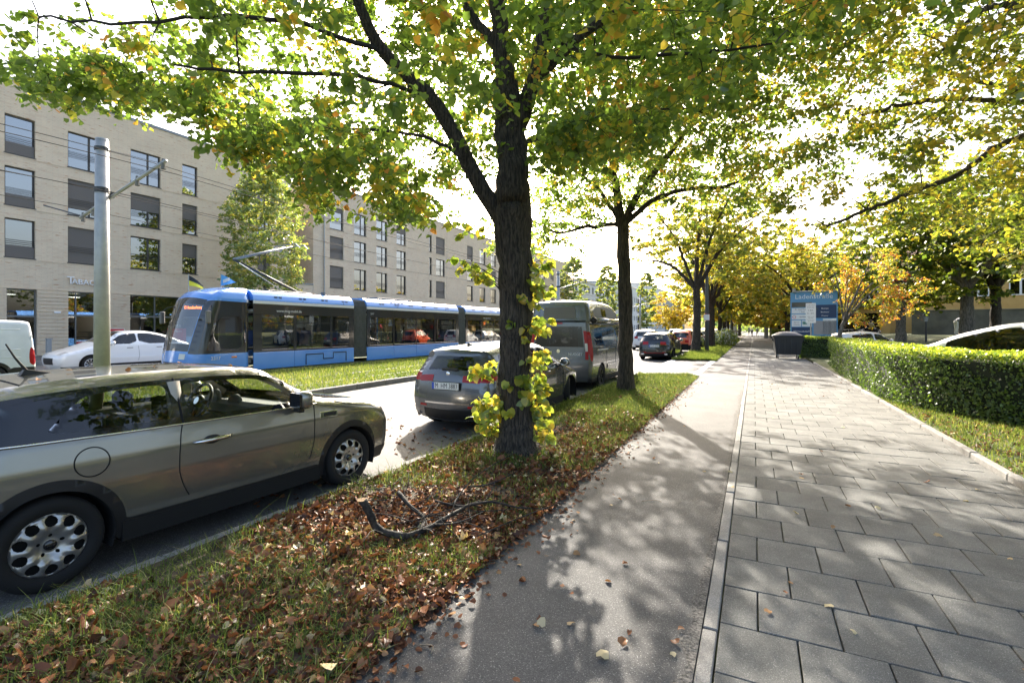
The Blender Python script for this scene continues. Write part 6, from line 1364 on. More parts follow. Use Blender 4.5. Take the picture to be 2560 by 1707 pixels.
street_tree('green_tree', 'thick grey trunked tree before the garden wall', (11.6, 39, .9), 12, 3.4, .38, (0, 0, 6.4), (5, 5, 4.4), 480, 36, .22, tint_fn(.30, .12, .2, .2), 'leaf_yellow', 'quad', GR, bark='bark_grey')
street_tree('green_tree', 'tall dark trunked tree in front of the garden shed', (14.5, 33.0, .9), 13, 4.2, .36, (0, 0, 6.8), (5, 5, 4.6), 480, 36, .21, tint_fn(.22, .12, .15, .2), 'leaf_yellow', 'quad', GR)
street_tree('green_tree', 'dark tree behind the black garden lantern', (13.2, 40, .9), 13, 3.2, .30, (0, 0, 6.0), (4, 4, 4), 230, 30, .2, tint_fn(.2, .12, .15, .2), 'leaf_yellow', 'quad', GR)
street_tree('maple_tree', 'orange leaved maple at the right edge above the white car', (14.6, 22.5, .1), 9, 1.5, .12, (-.6, 0, 3.2), (2.9, 2.6, 2.1), 260, 40, .13, tint_fn(.82, .10, .1, .1), 'leaf_yellow', 'lobed', GR, droop=.15)
for k, (x, y, mu, lb) in enumerate(((3.4, 62, .5, 'first'), (3.8, 72, .6, 'second'), (3.4, 84, .5, 'third'), (4.0, 98, .62, 'fourth'), (3.6, 114, .5, 'fifth'))):
    street_tree('yellow_tree', lb + ' yellow tree along the right side of the path beyond the utility boxes', (x, y, .1), 12, 2.8, .24, (-.3, 0, 5.8), (5, 4.6, 4.4), 220, 30, .28 + .002 * y, tint_fn(mu, .14, .3, .2), 'leaf_yellow', 'quad', GR, spread=.6)
for k, (x, y, h, mu) in enumerate(((20, 70, 9, .2), (28, 64, 9, .25), (13, 78, 9, .35), (36, 58, 10, .2), (9, 92, 9, .4))):
    street_tree('background_tree', ('dark tree behind the yellow house', 'dark tree right of the yellow house', 'green tree left of the yellow house', 'dark tree behind the garden shed', 'yellow green tree far behind the billboard')[k], (x, y, .5), 14, 3, .3, (0, 0, h * .62), (6, 6, h * .55), 260, 30, .34, tint_fn(mu, .12, .2, .2), 'leaf_yellow', 'quad', 'background trees', spread=.8)
# rowan with berries
rw = street_tree('rowan_tree', 'slim rowan with red berries and reddening leaves in front of the billboard', (3.75, 29.8, .05), 6, 1.9, .11, (1.5, 0, 3.7), (2.4, 2.3, 1.9), 190, 34, .10, tint_fn(.55, .2, .35, .3), 'leaf_yellow', 'quad', None, 'bark_grey', nl=6, lean=(.35, 0), gap=-.6)
bm = MB(); g_ = np.random.default_rng(5)
for c, v in rw.ends[::3]:
    for _ in range(5): bm.sphere(tuple(np.array(c) - rw.b + g_.normal(0, .05, 3) - (0, 0, .05)), .032, 5, 3)
tag(bm.build('berries', M['berry'], rw.root, True), kind='stuff')
# poplars on the far side of the tram
GPp = 'columnar poplars beside the tram line'
def poplar(label, x, y, h, r, ncl, per, size):
    T = Tree('poplar_tree', label, (x, y, .02), GPp, 'bark_grey'); b = T.b
    T.limb([b - (0, 0, .1), b + (.1, 0, h * .5), b + (0, 0, h * .95)], .16, .02, 20)
    z = rng.uniform(.13, 1, ncl); rr = r * np.clip(np.minimum((z - .05) * 6, (1.02 - z) * 4.0), 0, 1) ** .6 * rng.uniform(.2, 1, ncl) ** .5; a = rng.uniform(0, 6.28, ncl)
    T.grow(np.stack([x + rr * np.cos(a), y + rr * np.sin(a), z * h], 1), .004); T.spray(per, size, tint_fn(.5, .2, .2, .2), .45, -.2, 'quad', flat=1.2, subtwigs=False); T.finish('leaf_poplar', 'quad', 10)
poplar('columnar poplar behind the tram pantograph', -31.2, 23.4, 12.6, 2.55, 760, 34, .17)
poplar('poplar right of the camper van roof, against the low white block', -30.6, 88, 15, 2.6, 230, 26, .4)
poplar('poplar beside the second tree trunk, far side of the tram line', -30.6, 112, 16, 2.4, 200, 26, .45)
poplar('poplar left of the white corner building', -27, 140, 17, 2.4, 200, 26, .5)
street_tree('yellow_tree', 'bright yellow tree at the far left kerb, behind the verge maples', (-13, 92, .05), 9, 2, .2, (0, 0, 5.0), (4.5, 4.5, 3.6), 220, 28, .32, tint_fn(.68, .08, .1, .1), 'leaf_yellow', 'quad', None, spread=.7)
# far wood that closes the street
q = np.random.default_rng(9); n = 9000
Pw = np.stack([q.uniform(-60, 70, n), q.uniform(235, 300, n), q.uniform(0, 1, n) ** .8 * 15], 1); Pw[:, 2] *= .7 + .3 * np.sin(Pw[:, 0] * .21)
keep = (Pw[:, 0] > -24); Pw = Pw[keep]; n = len(Pw)
V, F, tt = leaves_mesh(Pw, unit(q.normal(0, 1, (n, 3))), unit(q.normal(0, 1, (n, 3))), q.uniform(1.0, 2.2, n), np.clip(q.normal(.35, .15, n), 0, 1), 'quad')
tag(link('far_wood', mesh('far_wood', V, F, M['leaf_poplar'], False, tt)), 'hazy green wood closing the far end of the street', 'wood', kind='stuff')
# ---------------------------------------------------------------- hedges
def hedge(label, path, wd, h, n, size, zb=.03):
    path = np.asarray(path, float); P = spline(np.c_[path, np.zeros(len(path))], 60)[:, :2]; T = unit(np.gradient(P, axis=0)); Nr = np.stack([T[:, 1], -T[:, 0]], 1)
    root = thing('hedge', label, 'hedge', (float(P[0, 0]), float(P[0, 1]), zb)); b = np.array((P[0, 0], P[0, 1], zb))
    def pt(u, a, z):
        i = u * 59; k = np.clip(i.astype(int), 0, 58); f = (i - k)[:, None]; c = P[k] + (P[k + 1] - P[k]) * f; nr = Nr[k]; return np.c_[c + nr * a[:, None], z]
    mb = MB(); V = []
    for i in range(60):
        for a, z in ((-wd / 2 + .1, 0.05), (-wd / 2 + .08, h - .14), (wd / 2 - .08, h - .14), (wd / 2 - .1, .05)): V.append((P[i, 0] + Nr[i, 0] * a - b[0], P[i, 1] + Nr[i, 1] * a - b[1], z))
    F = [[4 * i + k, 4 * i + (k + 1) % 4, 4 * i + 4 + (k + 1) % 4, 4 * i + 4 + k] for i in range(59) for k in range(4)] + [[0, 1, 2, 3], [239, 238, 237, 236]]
    mb.add(V, F).build('dark_core', pm('hedge_core_' + str(len(bpy.data.materials)), (.012, .018, .008), .95), root)  # solid near-black block, stands in for the shade inside the hedge
    L = np.linalg.norm(np.diff(P, axis=0), axis=1).sum(); g = rng
    w_ = np.array([h, wd, h, .0]) ; tot = 2 * h + wd + 2 * wd * h / L
    f = g.uniform(0, tot, n); u = g.uniform(0, 1, n); a = np.empty(n); z = np.empty(n); nn = np.zeros((n, 3))
    s0 = f < h; s1 = (f >= h) & (f < 2 * h); s2 = (f >= 2 * h) & (f < 2 * h + wd); s3 = f >= 2 * h + wd
    dpt = np.abs(g.normal(0, .05, n))
    a[s0] = -wd / 2 + dpt[s0]; z[s0] = f[s0]; a[s1] = wd / 2 - dpt[s1]; z[s1] = f[s1] - h; a[s2] = f[s2] - 2 * h - wd / 2; z[s2] = h - dpt[s2]
    a[s3] = g.uniform(-wd / 2, wd / 2, s3.sum()); z[s3] = g.uniform(0, h, s3.sum()); u[s3] = np.where(g.uniform(size=s3.sum()) < .5, g.uniform(0, .004, s3.sum()), g.uniform(.996, 1, s3.sum()))
    Q = pt(u, a, z + zb); k = np.clip((u * 59).astype(int), 0, 59); nr = np.c_[Nr[k], np.zeros(n)]
    wob = .04 * np.sin(Q[:, 0] * 5 + Q[:, 2] * 7) + .04 * np.sin(Q[:, 1] * 4.3 - Q[:, 2] * 5); Q[:, :2] += (nr[:, :2] * (np.sign(a) * wob)[:, None]); Q[:, 2] += .03 * np.sin(Q[:, 0] * 3.1 + 1) * np.cos(Q[:, 1] * 2.7) * (z > h * .7)
    out = np.where(s2[:, None], np.array((0, 0, 1.)), nr * np.sign(a)[:, None]); Nn = unit(out + g.normal(0, .55, (n, 3))); A = unit(np.cross(Nn, g.normal(0, 1, (n, 3))) + np.array((0, 0, .25)))
    tn = np.clip(g.normal(.40, .17, n) + .36 * s2 + .14 * (z > h * .85), 0, 1)  # leaves on top get a brighter tint, sunlight painted into their colour
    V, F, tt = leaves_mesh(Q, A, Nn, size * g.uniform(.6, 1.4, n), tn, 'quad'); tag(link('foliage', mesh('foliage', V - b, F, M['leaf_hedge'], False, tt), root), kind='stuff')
    return root
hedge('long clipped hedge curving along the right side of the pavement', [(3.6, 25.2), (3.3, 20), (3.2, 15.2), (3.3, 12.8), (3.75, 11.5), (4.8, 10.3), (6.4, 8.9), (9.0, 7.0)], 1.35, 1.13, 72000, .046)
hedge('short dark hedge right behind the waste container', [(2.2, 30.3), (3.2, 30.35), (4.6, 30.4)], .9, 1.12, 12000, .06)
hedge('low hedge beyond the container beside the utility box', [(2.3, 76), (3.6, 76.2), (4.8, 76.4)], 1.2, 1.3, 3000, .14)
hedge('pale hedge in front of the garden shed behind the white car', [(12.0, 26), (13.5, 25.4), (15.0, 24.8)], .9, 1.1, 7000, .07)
# ---------------------------------------------------------------- grass and leaf litter
def blades(name, P, h, tint, parent=None, wid=.006, lean=.5, simple=False):
    n = len(P); az = rng.uniform(0, 6.28, n); d = np.stack([np.cos(az), np.sin(az), np.zeros(n)], 1); sd = np.stack([-np.sin(az), np.cos(az), np.zeros(n)], 1); up = np.array((0, 0, 1.)); l = rng.uniform(.1, lean, n)[:, None]; hh = h[:, None]; w_ = wid if np.ndim(wid) else np.full(n, wid); w_ = w_[:, None]
    V = np.stack([P - sd * w_, P + sd * w_, P + up * hh * .55 + d * hh * l * .35 + sd * w_ * .8, P + up * hh * .55 + d * hh * l * .35 - sd * w_ * .8, P + up * hh * .9 + d * hh * l], 1)
    if simple:
        V = V[:, [0, 1, 4]]; return tag(link(name, mesh(name, V.reshape(-1, 3), np.arange(3 * n).reshape(-1, 3), M['grass_blade'], False, np.repeat(tint, 3)), parent), kind='stuff')
    b = np.arange(n)[:, None] * 5; F = np.vstack([b + np.array([0, 1, 2]), b + np.array([0, 2, 3]), b + np.array([3, 2, 4])])
    return tag(link(name, mesh(name, V.reshape(-1, 3), F, M['grass_blade'], False, np.repeat(tint, 5)), parent), kind='stuff')
def clumpf(x, y, s, seed):
    g = np.random.default_rng(seed); f = 0
    for _ in range(7): a = g.normal(0, s, 2); f = f + np.sin(a[0] * x + a[1] * y + g.uniform(0, 6.3))
    return f / 2.6
def scatter(n, x0, x1, y0, y1, ypow=1.0): return rng.uniform(x0, x1, n), y0 + (y1 - y0) * rng.uniform(0, 1, n) ** ypow
x, y = scatter(150000, -3.55, -1.62, .2, 17.2, 1.5); f = clumpf(x, y, 2.2, 1) + clumpf(x, y, 9, 2) * .7 - .12 + np.clip((y - 5.5) * .2, 0, 1.5) + .3 * (x < -3.45) + .9 * np.clip((y - 7) * .5, 0, 1)
k = f > rng.uniform(-.9, 1.9, len(x)); x, y = x[k], y[k]; n = len(x)
h = rng.gamma(4, .0115, n) * (1 + .5 * (x < -3.4)) + .012
o = blades('verge_grass', np.stack([x, y, verge_z(x, y) - .005], 1), h, np.clip(rng.normal(.45, .2, n) + .25 * (rng.uniform(size=n) < .12), 0, 1), None, .0022 + .0005 * y * .4, 1.7); tag(o, 'uneven grass tufts growing through the leaf litter under the near trees', 'grass')
x, y = scatter(46000, -3.70, -1.62, 25.6, 70, 1.6); n = len(x)
o = blades('verge_grass', np.stack([x, y, verge_z(x, y)], 1), rng.gamma(4, .02, n) + .03, np.clip(rng.normal(.5, .16, n), 0, 1), None, .014, .6, True); tag(o, 'short grass on the verge beyond the driveway', 'grass')
x, y = scatter(66000, -15.9, -10.15, 2, 45, 1.3); n = len(x)
o = blades('tram_grass', np.stack([x, y, np.full(n, .02)], 1), rng.gamma(4, .016, n) + .02, np.clip(rng.normal(.55, .17, n) + .12 * clumpf(x, y, .8, 4), 0, 1), None, .014, .7, True); tag(o, 'sunlit short grass between the tram tracks and the road', 'grass')
x, y = scatter(30000, 2.5, 5.5, 4, 13.5, 1); k = (x - 2.5) < 5; n = len(x)
o = blades('garden_grass', np.stack([x, y, garden_z(x, y)], 1), rng.gamma(4, .011, n) + .015, np.clip(rng.normal(.5, .2, n), 0, 1), None, .005, .8); tag(o, 'thin grass strip between the garden kerb and the hedge', 'grass')
def litter(name, x, y, z, size, label, tmu=.45, tsd=.25, flat=.5, curl=.22):
    n = len(x); P = np.stack([x, y, z], 1); az = rng.uniform(0, 6.28, n); A = np.stack([np.cos(az), np.sin(az), rng.normal(0, .25, n)], 1); Nn = unit(np.stack([rng.normal(0, flat, n), rng.normal(0, flat, n), np.ones(n)], 1))
    V, F, tt = leaves_mesh(P, A, Nn, size, np.clip(rng.normal(tmu, tsd, n), 0, 1), 'heart', curl); return tag(link(name, mesh(name, V, F, M['leaf_litter'], False, tt)), label, 'leaf litter', kind='stuff')
x, y = scatter(46000, -3.58, -1.60, .2, 17.2, 1.9); f = clumpf(x, y, 2.5, 7) + .9 * np.clip((x + 2.6), -.6, 1) - np.clip((y - 6) * .28, 0, 2.2); k = f > rng.uniform(-1.9, 1.2, len(x)); x, y = x[k], y[k]; n = len(x)
litter('leaf_litter', x, y, verge_z(x, y) + rng.uniform(.003, .03, n), rng.gamma(5, .0056, n) + .008, 'brown and rust fallen leaves covering the verge under the near linden', .40, .29, .7, .45)
x, y = scatter(900, -6.4, -3.8, 3.0, 11, 1); k = clumpf(x, y, 2, 12) > -.2; x, y = x[k], y[k]; litter('road_leaf_litter', x, y, np.full(len(x), RZ + .012), rng.uniform(.03, .06, len(x)), 'scattered brown leaves on the road beside the dark hatchback', .4, .2, .3)
n = 1500; y = .3 + 15 * rng.uniform(0, 1, n) ** 1.4; x = -1.68 + rng.exponential(.10, n); k = x < -.4; x, y = x[k], y[k]; litter('edge_leaf_litter', x, y, np.full(len(x), .012), rng.uniform(.02, .045, len(x)), 'thin line of crumbled brown leaves along the edge of the bicycle path', .4, .2, .35)
x, y = scatter(2600, 2.5, 5.0, 4.5, 12.6, 1); litter('hedge_leaf_litter', x, y, garden_z(x, y) + .02, rng.uniform(.03, .06, len(x)), 'brown leaves under the near end of the long hedge', .5, .25, .4)
# ================================================================ SMALL THINGS
# fallen leaves one can count on the paths (photo positions), each lying on its own
fl_m = []
for tn in (.55, .7, .8, .92, 1.0):
    V, F, tt = leaves_mesh(np.zeros((1, 3)), np.array([[1., 0, 0]]), np.array([[0., 0, 1]]), np.ones(1), np.array([tn]), 'heart', .25); V[:, 2] -= V[:, 2].min(); fl_m.append(mesh('fallen_leaf', V, F, M['leaf_litter'], True, tt))
near = [(1380, 1513, .07, 4, 'pale fallen leaf lying nearest the camera on the bicycle path'), (1240, 1440, .05, 2, 'curled brown leaf on the near left of the bicycle path'), (1303, 1432, .045, 3, 'small tan leaf in the middle of the near bicycle path'), (1192, 1295, .035, 3, 'tan leaf close to the litter edge of the bicycle path'), (1318, 1270, .05, 2, 'upright tan leaf inside a round patch of shade on the bicycle path'), (1404, 1160, .045, 4, 'bright pale leaf far out on the bicycle path'), (1330, 1180, .04, 2, 'brown leaf at the middle left of the bicycle path'), (1953, 1165, .05, 1, 'orange leaf on the pavement slabs, left of a pair'), (2013, 1168, .05, 4, 'pale leaf on the pavement slabs, right of a pair'), (1911, 1391, .05, 4, 'greenish pale leaf on the nearest large slabs'), (1448, 1450, .03, 0, 'tiny red brown leaf near the edging stones'), (1800, 1360, .03, 0, 'red brown leaf on a slab beside the edging stones')]
for (px_, py_, s_, mi, lb) in near:
    g_ = gnd(px_ * KD, py_ * KD, .004); o = link('fallen_leaf', fl_m[mi], None, tuple(g_), (rng.normal(0, .2), rng.normal(0, .2), rng.uniform(0, 6.28))); o.scale = (s_,) * 3; tag(o, lb, 'leaf', 'fallen leaves on the paths')
for k in range(64):
    x_ = rng.uniform(-1.5, 2.3); y_ = 2.4 + 17 * rng.uniform() ** 1.3; o = link('fallen_leaf', fl_m[rng.integers(0, 5)], None, (x_, y_, .006), (rng.normal(0, .25), rng.normal(0, .25), rng.uniform(0, 6.28))); o.scale = (rng.uniform(.03, .055),) * 3
    tag(o, 'small dry leaf scattered on the bicycle path' if x_ < -.2 else 'small dry leaf scattered on the pavement slabs', 'leaf', 'small dry leaves on the bicycle path' if x_ < -.2 else 'small dry leaves on the slabs')
for k in range(7):
    q_ = [(828, 838), (930, 905), (1050, 868), (175, 850), (640, 830), (700, 905), (95, 915)][k]
    y_ = -1.3 + .28 * k; s0 = mB.at((y_, 1.45)); c = mB.skin(np.array([s0]), np.array([rng.uniform(-.2, .9)]))[0]
    o = link('fallen_leaf', fl_m[1 + k % 2], None, (0, 0, 0)); o.scale = (.04,) * 3; a_ = MR; o.location = (MX + c[0] * math.cos(a_) - c[1] * math.sin(a_), MY + c[0] * math.sin(a_) + c[1] * math.cos(a_), RZ + c[2] + .006); o.rotation_euler = (rng.normal(0, .3), rng.normal(0, .3), rng.uniform(0, 6)); tag(o, 'brown leaf lying on the roof of the near grey hatchback', 'leaf', 'leaves on the car roof')
# fallen branch
def gp(x, y, z=0.03): return gnd(x * KD, y * KD, z)
br = thing('fallen_branch', 'dark broken branch with forked twigs lying on the leaf litter before the linden', 'branch', tuple(gp(920, 1230, .03)))
def bpart(P, r0, r1, nm='twig', n=14): P = spline(P, n); return MB().tube(P, 1.05 * np.linspace(r0, r1, n) * (1 + rng.normal(0, .10, n)), 8).build(nm, M['dead_wood'], br, True, world=True)
def gz(x, y, z):   # point at height z above the verge seen at photo pixel
    return gp(x, y, z)
bpart([gz(834, 1150, .30), gz(850, 1180, .20), gz(862, 1208, .10), gz(885, 1222, .06), gz(930, 1232, .05)], .030, .026, 'broken_stub')
e = gz(833, 1147, .305); MB().lathe([(0, 0), (.044, 0)], 12, 'z').build('cut_end', M['cut_wood'], br).location = tuple(e - base_of(br) + np.array((0, 0, .001)))
bpart([gz(930, 1232, .05), gz(985, 1212, .06), gz(1040, 1180, .10), gz(1075, 1160, .10)], .024, .014)
bpart([gz(1075, 1160, .10), gz(1130, 1152, .14), gz(1190, 1165, .08), gz(1260, 1168, .04)], .013, .005)
bpart([gz(915, 1130, .18), gz(940, 1160, .12), gz(965, 1180, .08), gz(975, 1195, .06), gz(960, 1235, .04)], .018, .010)
bpart([gz(1000, 1150, .10), gz(1060, 1162, .09), gz(1100, 1150, .12)], .010, .006); bpart([gz(985, 1205, .06), gz(1050, 1200, .12), gz(1110, 1175, .18)], .009, .003)
bpart([gz(1040, 1160, .1), gz(1075, 1110, .18), gz(1120, 1075, .26), gz(1190, 1035, .36)], .008, .003); bpart([gz(1075, 1118, .15), gz(1130, 1110, .16), gz(1190, 1080, .26)], .008, .003)
for k in range(44):
    s_ = gz(rng.uniform(880, 1120), rng.uniform(1110, 1235), .06); t_ = s_ + np.array((rng.normal(0, .2), rng.normal(0, .3), rng.uniform(.02, .16))); bpart([s_, (s_ + t_) / 2 + rng.normal(0, .03, 3), t_], .005, .002, n=6)
for (a_, b_, r_, lb) in ((gp(515, 1290), gp(650, 1303), .009, 'pale dry stick on the verge below the hatchback door'), (gp(965, 1480, .008), gp(990, 1500, .008), .004, 'short thin stick on the near bicycle path'), (gp(1475, 1150, .006), gp(1520, 1152, .006), .003, 'thin twig on the bicycle path near the edging')):
    m_ = (a_ + b_) / 2 + np.array((.02, .03, .006)); tag(MB().tube(spline([a_, m_, b_], 8), np.linspace(r_, r_ * .5, 8), 6).build('stick', M['dry_stick'], None, True), lb, 'stick')
# waste container
bn = thing('waste_container', 'big dark grey wheeled waste container with a domed lid at the hedge end', 'waste container', (1.55, 29.3, .0), R(4))
bd_ = MB(); bd_.add([(-.55, -.40, .24), (.55, -.40, .24), (.55, .40, .24), (-.55, .40, .24), (-.66, -.50, 1.18), (.66, -.50, 1.18), (.66, .50, 1.18), (-.66, .50, 1.18)], [[0, 3, 2, 1], [0, 1, 5, 4], [1, 2, 6, 5], [2, 3, 7, 6], [3, 0, 4, 7], [4, 5, 6, 7]]); bd_.build('body', M['bin_plastic'], bn)
MB().box(-.70, .70, -.54, .54, 1.16, 1.22, .02).build('rim', M['bin_plastic'], bn)
MB().grid(lambda u, v: ((u - .5) * 1.36, (v - .5) * 1.06, 1.222 + .20 * (1 - abs(2 * u - 1) ** 3) * (1 - abs(2 * v - 1) ** 2.5)), 14, 10).build('lid', M['bin_lid'], bn, True)
for sx in (-1, 1):
    MB().tube([(sx * .70, -.12, 1.1), (sx * .76, -.12, 1.1)], .05, 10).build('trunnion', M['bin_plastic'], bn); MB().box(-.03, .03, -.3, .3, -.05, .05, .01).build('side_handle', M['bin_plastic'], bn).location = (sx * .70, 0, 1.0)
    for sy in (-.33, .33):
        f_ = MB().box(-.03, .03, -.05, .05, .14, .26).build('castor_fork', M['galvanised'], bn); f_.location = (sx * .46, sy, 0)
        MB().lathe([(.03, -.025), (.1, -.025), (.1, .025), (.03, .025)], 16, 'x').build('castor', M['rubber'], f_).location = (0, .02, .10)
for k in range(4): MB().box(-.025, .025, -.02, .02, 0, .8).build('rib', M['bin_plastic'], bn).location = (-.42 + .28 * k, -.475, .3)
text('number', '1114', .14, M['ink'], bn, ((-.2, -.49, .95), (1, 0, 0), (0, -.1, 1)), .002)
# billboard of the shopping street
bc_ = atD(2034, 780, 34); ang = math.atan2(bc_[1], bc_[0]) - math.pi / 2
bb = thing('billboard', 'blue framed shopping street billboard with white panels behind the rowan', 'billboard', (float(bc_[0]), float(bc_[1]), 0.0), ang * .4)
bw = 1.4
MB().box(-bw, bw, -.03, .03, 1.05, 4.1, .01).build('frame', M['sign_blue'], bb)
def bp_(nm, m, x0, x1, z0, z1): return MB().box(x0, x1, -.045, -.034, z0, z1).build(nm, M[m], bb)
bp_('panel', 'sign_white', -1.32, -.1, 2.62, 3.0); bp_('panel', 'sign_white', -1.32, -.1, 2.2, 2.56); bp_('panel', 'sign_white', -1.32, -.75, 1.70, 2.14); bp_('panel', 'sign_white', -.7, -.1, 1.70, 2.14); bp_('panel', 'sign_navy', -1.32, -.1, 1.1, 1.66); bp_('panel', 'sign_grey', 0, 1.32, 1.15, 2.1); bp_('panel', 'sign_white', .55, 1.32, 1.2, 2.25); bp_('panel', 'sign_navy', 0, 1.32, 2.3, 3.2)
bp_('picture', 'concrete_wall', -1.32, -.1, 3.06, 3.4); bp_('panel', 'sign_green', -.66, -.4, 1.86, 2.05)
text('heading', 'Ladenstraße', .46, M['sign_white'], bb, ((0, -.036, 3.78), (1, 0, 0), (0, 0, 1)), .004)
for (s_, x_, z_, sz, m_) in (('Dr. med. Praxis', -.75, 2.90, .12, 'ink'), ('1. Stock', -.7, 2.74, .10, 'ink'), ('Apotheke', -.6, 2.38, .13, 'ink'), ('Zahnarzt', -1.03, 2.0, .09, 'ink'), ('Reinigung', -1.03, 1.85, .09, 'ink'), ('RESTAURANT', -.72, 1.35, .16, 'sign_white'), ('Blumen', .66, 2.95, .14, 'sign_white'), ('Bäckerei', .66, 2.7, .14, 'sign_white'), ('Friseur', .66, 2.45, .14, 'sign_white')):
    text('lettering', s_, sz, M[m_], bb, ((x_, -.048, z_), (1, 0, 0), (0, 0, 1)), .001)
q = MB(); q.lathe([(.085, 0), (.11, 0), (.11, .012), (.085, .012)], 24, 'y'); q.build('round_emblem', M['sign_red'], bb).location = (-1.17, -.058, 2.38)
MB().tube([(-1.3, -.15, 4.14), (1.3, -.15, 4.14)], .05, 8).build('lamp_tube', M['galvanised'], bb); MB().box(-1.28, -1.08, -.2, .1, 4.1, 4.36, .02).build('lamp_box', M['utility_beige'], bb)
for sx in (-1.2, 1.2): MB().box(sx - .06, sx + .06, .035, .15, 0, 4.0).build('post', M['sign_blue'], bb)
ns = atD(2027, 800, 27.2); nt_ = thing('notice_sign', 'white notice board on a thin post in front of the billboard', 'sign', (float(ns[0]), float(ns[1]), .03), -.12)
MB().tube([(0, 0, 0), (0, 0, 2.9)], .035, 10).build('post', M['galvanised'], nt_); MB().box(-.24, .24, -.06, -.04, 1.85, 2.95, .005).build('board', M['sign_white'], nt_)
for (s_, z_, sz) in (('Privatgrundstück', 2.84, .06), ('Parken max.', 2.72, .07), ('2 Std.', 2.55, .11), ('8 - 18 h', 2.38, .10), ('Widerrechtlich', 2.2, .055), ('abgestellte', 2.12, .055), ('Fahrzeuge werden', 2.04, .05), ('abgeschleppt', 1.96, .055)): text('lettering', s_, sz, M['ink'], nt_, ((0, -.061, z_), (1, 0, 0), (0, 0, 1)), .0008)
# utility boxes
for (x_, y_, w_, h_, m_, lb) in ((2.65, 84, 1.1, 1.6, 'utility_beige', 'beige utility cabinet on the right beyond the container'), (1.75, 88, .6, 1.75, 'utility_grey', 'slim grey utility cabinet left of the beige one'), (-2.35, 74, .7, 1.2, 'utility_beige', 'small beige cabinet on the verge before the far white van')):
    u_ = thing('utility_cabinet', lb, 'cabinet', (x_, y_, .0)); MB().box(-w_ / 2, w_ / 2, -.2, .2, .0, h_, .02).build('housing', M[m_], u_); MB().box(-w_ / 2 - .03, w_ / 2 + .03, -.23, .23, h_, h_ + .06, .02).build('cap', M[m_], u_)
    MB().box(-.006, .006, -.206, -.2, .1, h_ - .1).build('door_gap', M['seam'], u_)
# flowering shrub on the verge
sb = Tree('flowering_shrub', 'white flowering shrub at the foot of the third verge tree beyond the driveway', (-2.55, 48.5, .05)); sb.limb([(-2.55, 48.5, 0), (-2.5, 48.5, .5)], .03, .02)
sb.grow(ellipsoid(120, (-2.4, 48.5, .75), (1.1, 2.2, .75), .6, .1)); sb.spray(22, .16, tint_fn(.35, .15), .3, .2); sb.root['category'] = 'shrub'; sb.finish('leaf_poplar')
g_ = np.random.default_rng(3); bm = MB()
for c, v in sb.ends:
    for _ in range(4): bm.sphere(tuple(np.array(c) - sb.b + g_.normal(0, .15, 3)), .055, 5, 3)
tag(bm.build('blossoms', M['blossom'], sb.root), kind='stuff')
# ================================================================ HOUSES, WALL AND SHED ON THE RIGHT
yh = thing('yellow_house', 'yellow rendered house behind the garden trees', 'house', (17, 62, 1.0), R(-18))
mb = MB(); mb.box(-10, 12, 0, 9, -.6, 6.5); mb.build('wall', M['yellow_wall'], yh)
mb = MB(); mb.prism([(-.5, 6.5), (4.5, 9.2), (9.5, 6.5)], -10.5, 12.5, 'x'); mb.build('roof', pm('roof_tile', (.2, .09, .06), .8, col2=(.15, .07, .05), ns=3), yh)
for k, x_ in enumerate((-8.8, -6.2, -1.6, 2.2, 5.0, 8.2)):
    for z_ in (.6, 3.6):
        w_ = MB(); w_.box(x_ - .75, x_ + .75, -.06, .0, z_, z_ + 1.5); wn = w_.build('window', M['white_paint'], yh)
        for s_ in (-1, 1): MB().box(x_ + s_ * .37 - .29, x_ + s_ * .37 + .29, -.075, -.062, z_ + .1, z_ + 1.4).build('pane', M['dark_glass'], wn)
MB().box(-.2, 2.6, -1.2, 0, .1, 2.6).build('porch', M['yellow_wall'], yh); MB().box(.6, 1.8, -1.26, -1.2, .9, 1.9).build('porch_window', M['sign_white'], yh)
ga = thing('garage', 'low yellow annexe with green glazing left of the yellow house', 'annexe', (9.0, 60, .9), R(-8)); MB().box(-3.5, 3, 0, 5, -.3, 2.8).build('wall', M['yellow_wall'], ga); MB().box(-3.7, 3.2, -.6, 5.2, 2.8, 3.1, .02).build('flat_roof', M['concrete_wall'], ga); MB().box(-2.8, 2.3, -.05, -.01, .2, 2.2).build('glazing', M['dark_glass'], ga)
gw = thing('garden_wall', 'long grey olive garden wall before the yellow house', 'wall', (20, 47, 1.0), R(-14))
for k in range(5): MB().box(-9 + 3.6 * k + .01, -9 + 3.6 * (k + 1) - .01, -.1, .1, -.5, 1.9, .01).build('wall_panel', M['concrete_wall'], gw)
MB().box(-9, 9, -.14, .14, 1.9, 2.0, .01).build('coping', M['concrete_wall'], gw)
sd_ = thing('garden_shed', 'grey shed with a sloping dark roof above the white car', 'shed', (17.6, 30.0, .6), R(-30))
MB().prism([(-2.2, -.4), (2.6, -.4), (2.6, 2.6), (-2.2, 1.9)], -1.6, 1.8, 'y').build('wall', M['grey_wall'], sd_); q = MB(); q.add([(-2.6, -2.0, 1.86), (2.9, -2.0, 2.70), (2.9, 2.1, 2.70), (-2.6, 2.1, 1.86), (-2.6, -2.0, 1.98), (2.9, -2.0, 2.82), (2.9, 2.1, 2.82), (-2.6, 2.1, 1.98)], [[0, 3, 2, 1], [4, 5, 6, 7], [0, 1, 5, 4], [1, 2, 6, 5], [2, 3, 7, 6], [3, 0, 4, 7]]); q.build('roof', M['dark_steel'], sd_)
MB().box(-1.4, -.4, -1.64, -1.602, -.3, 1.7).build('door', M['concrete_wall'], sd_)
pgo = thing('pergola', 'weathered timber pergola left of the garden shed', 'pergola', (14.9, 31.5, .7), R(-20))
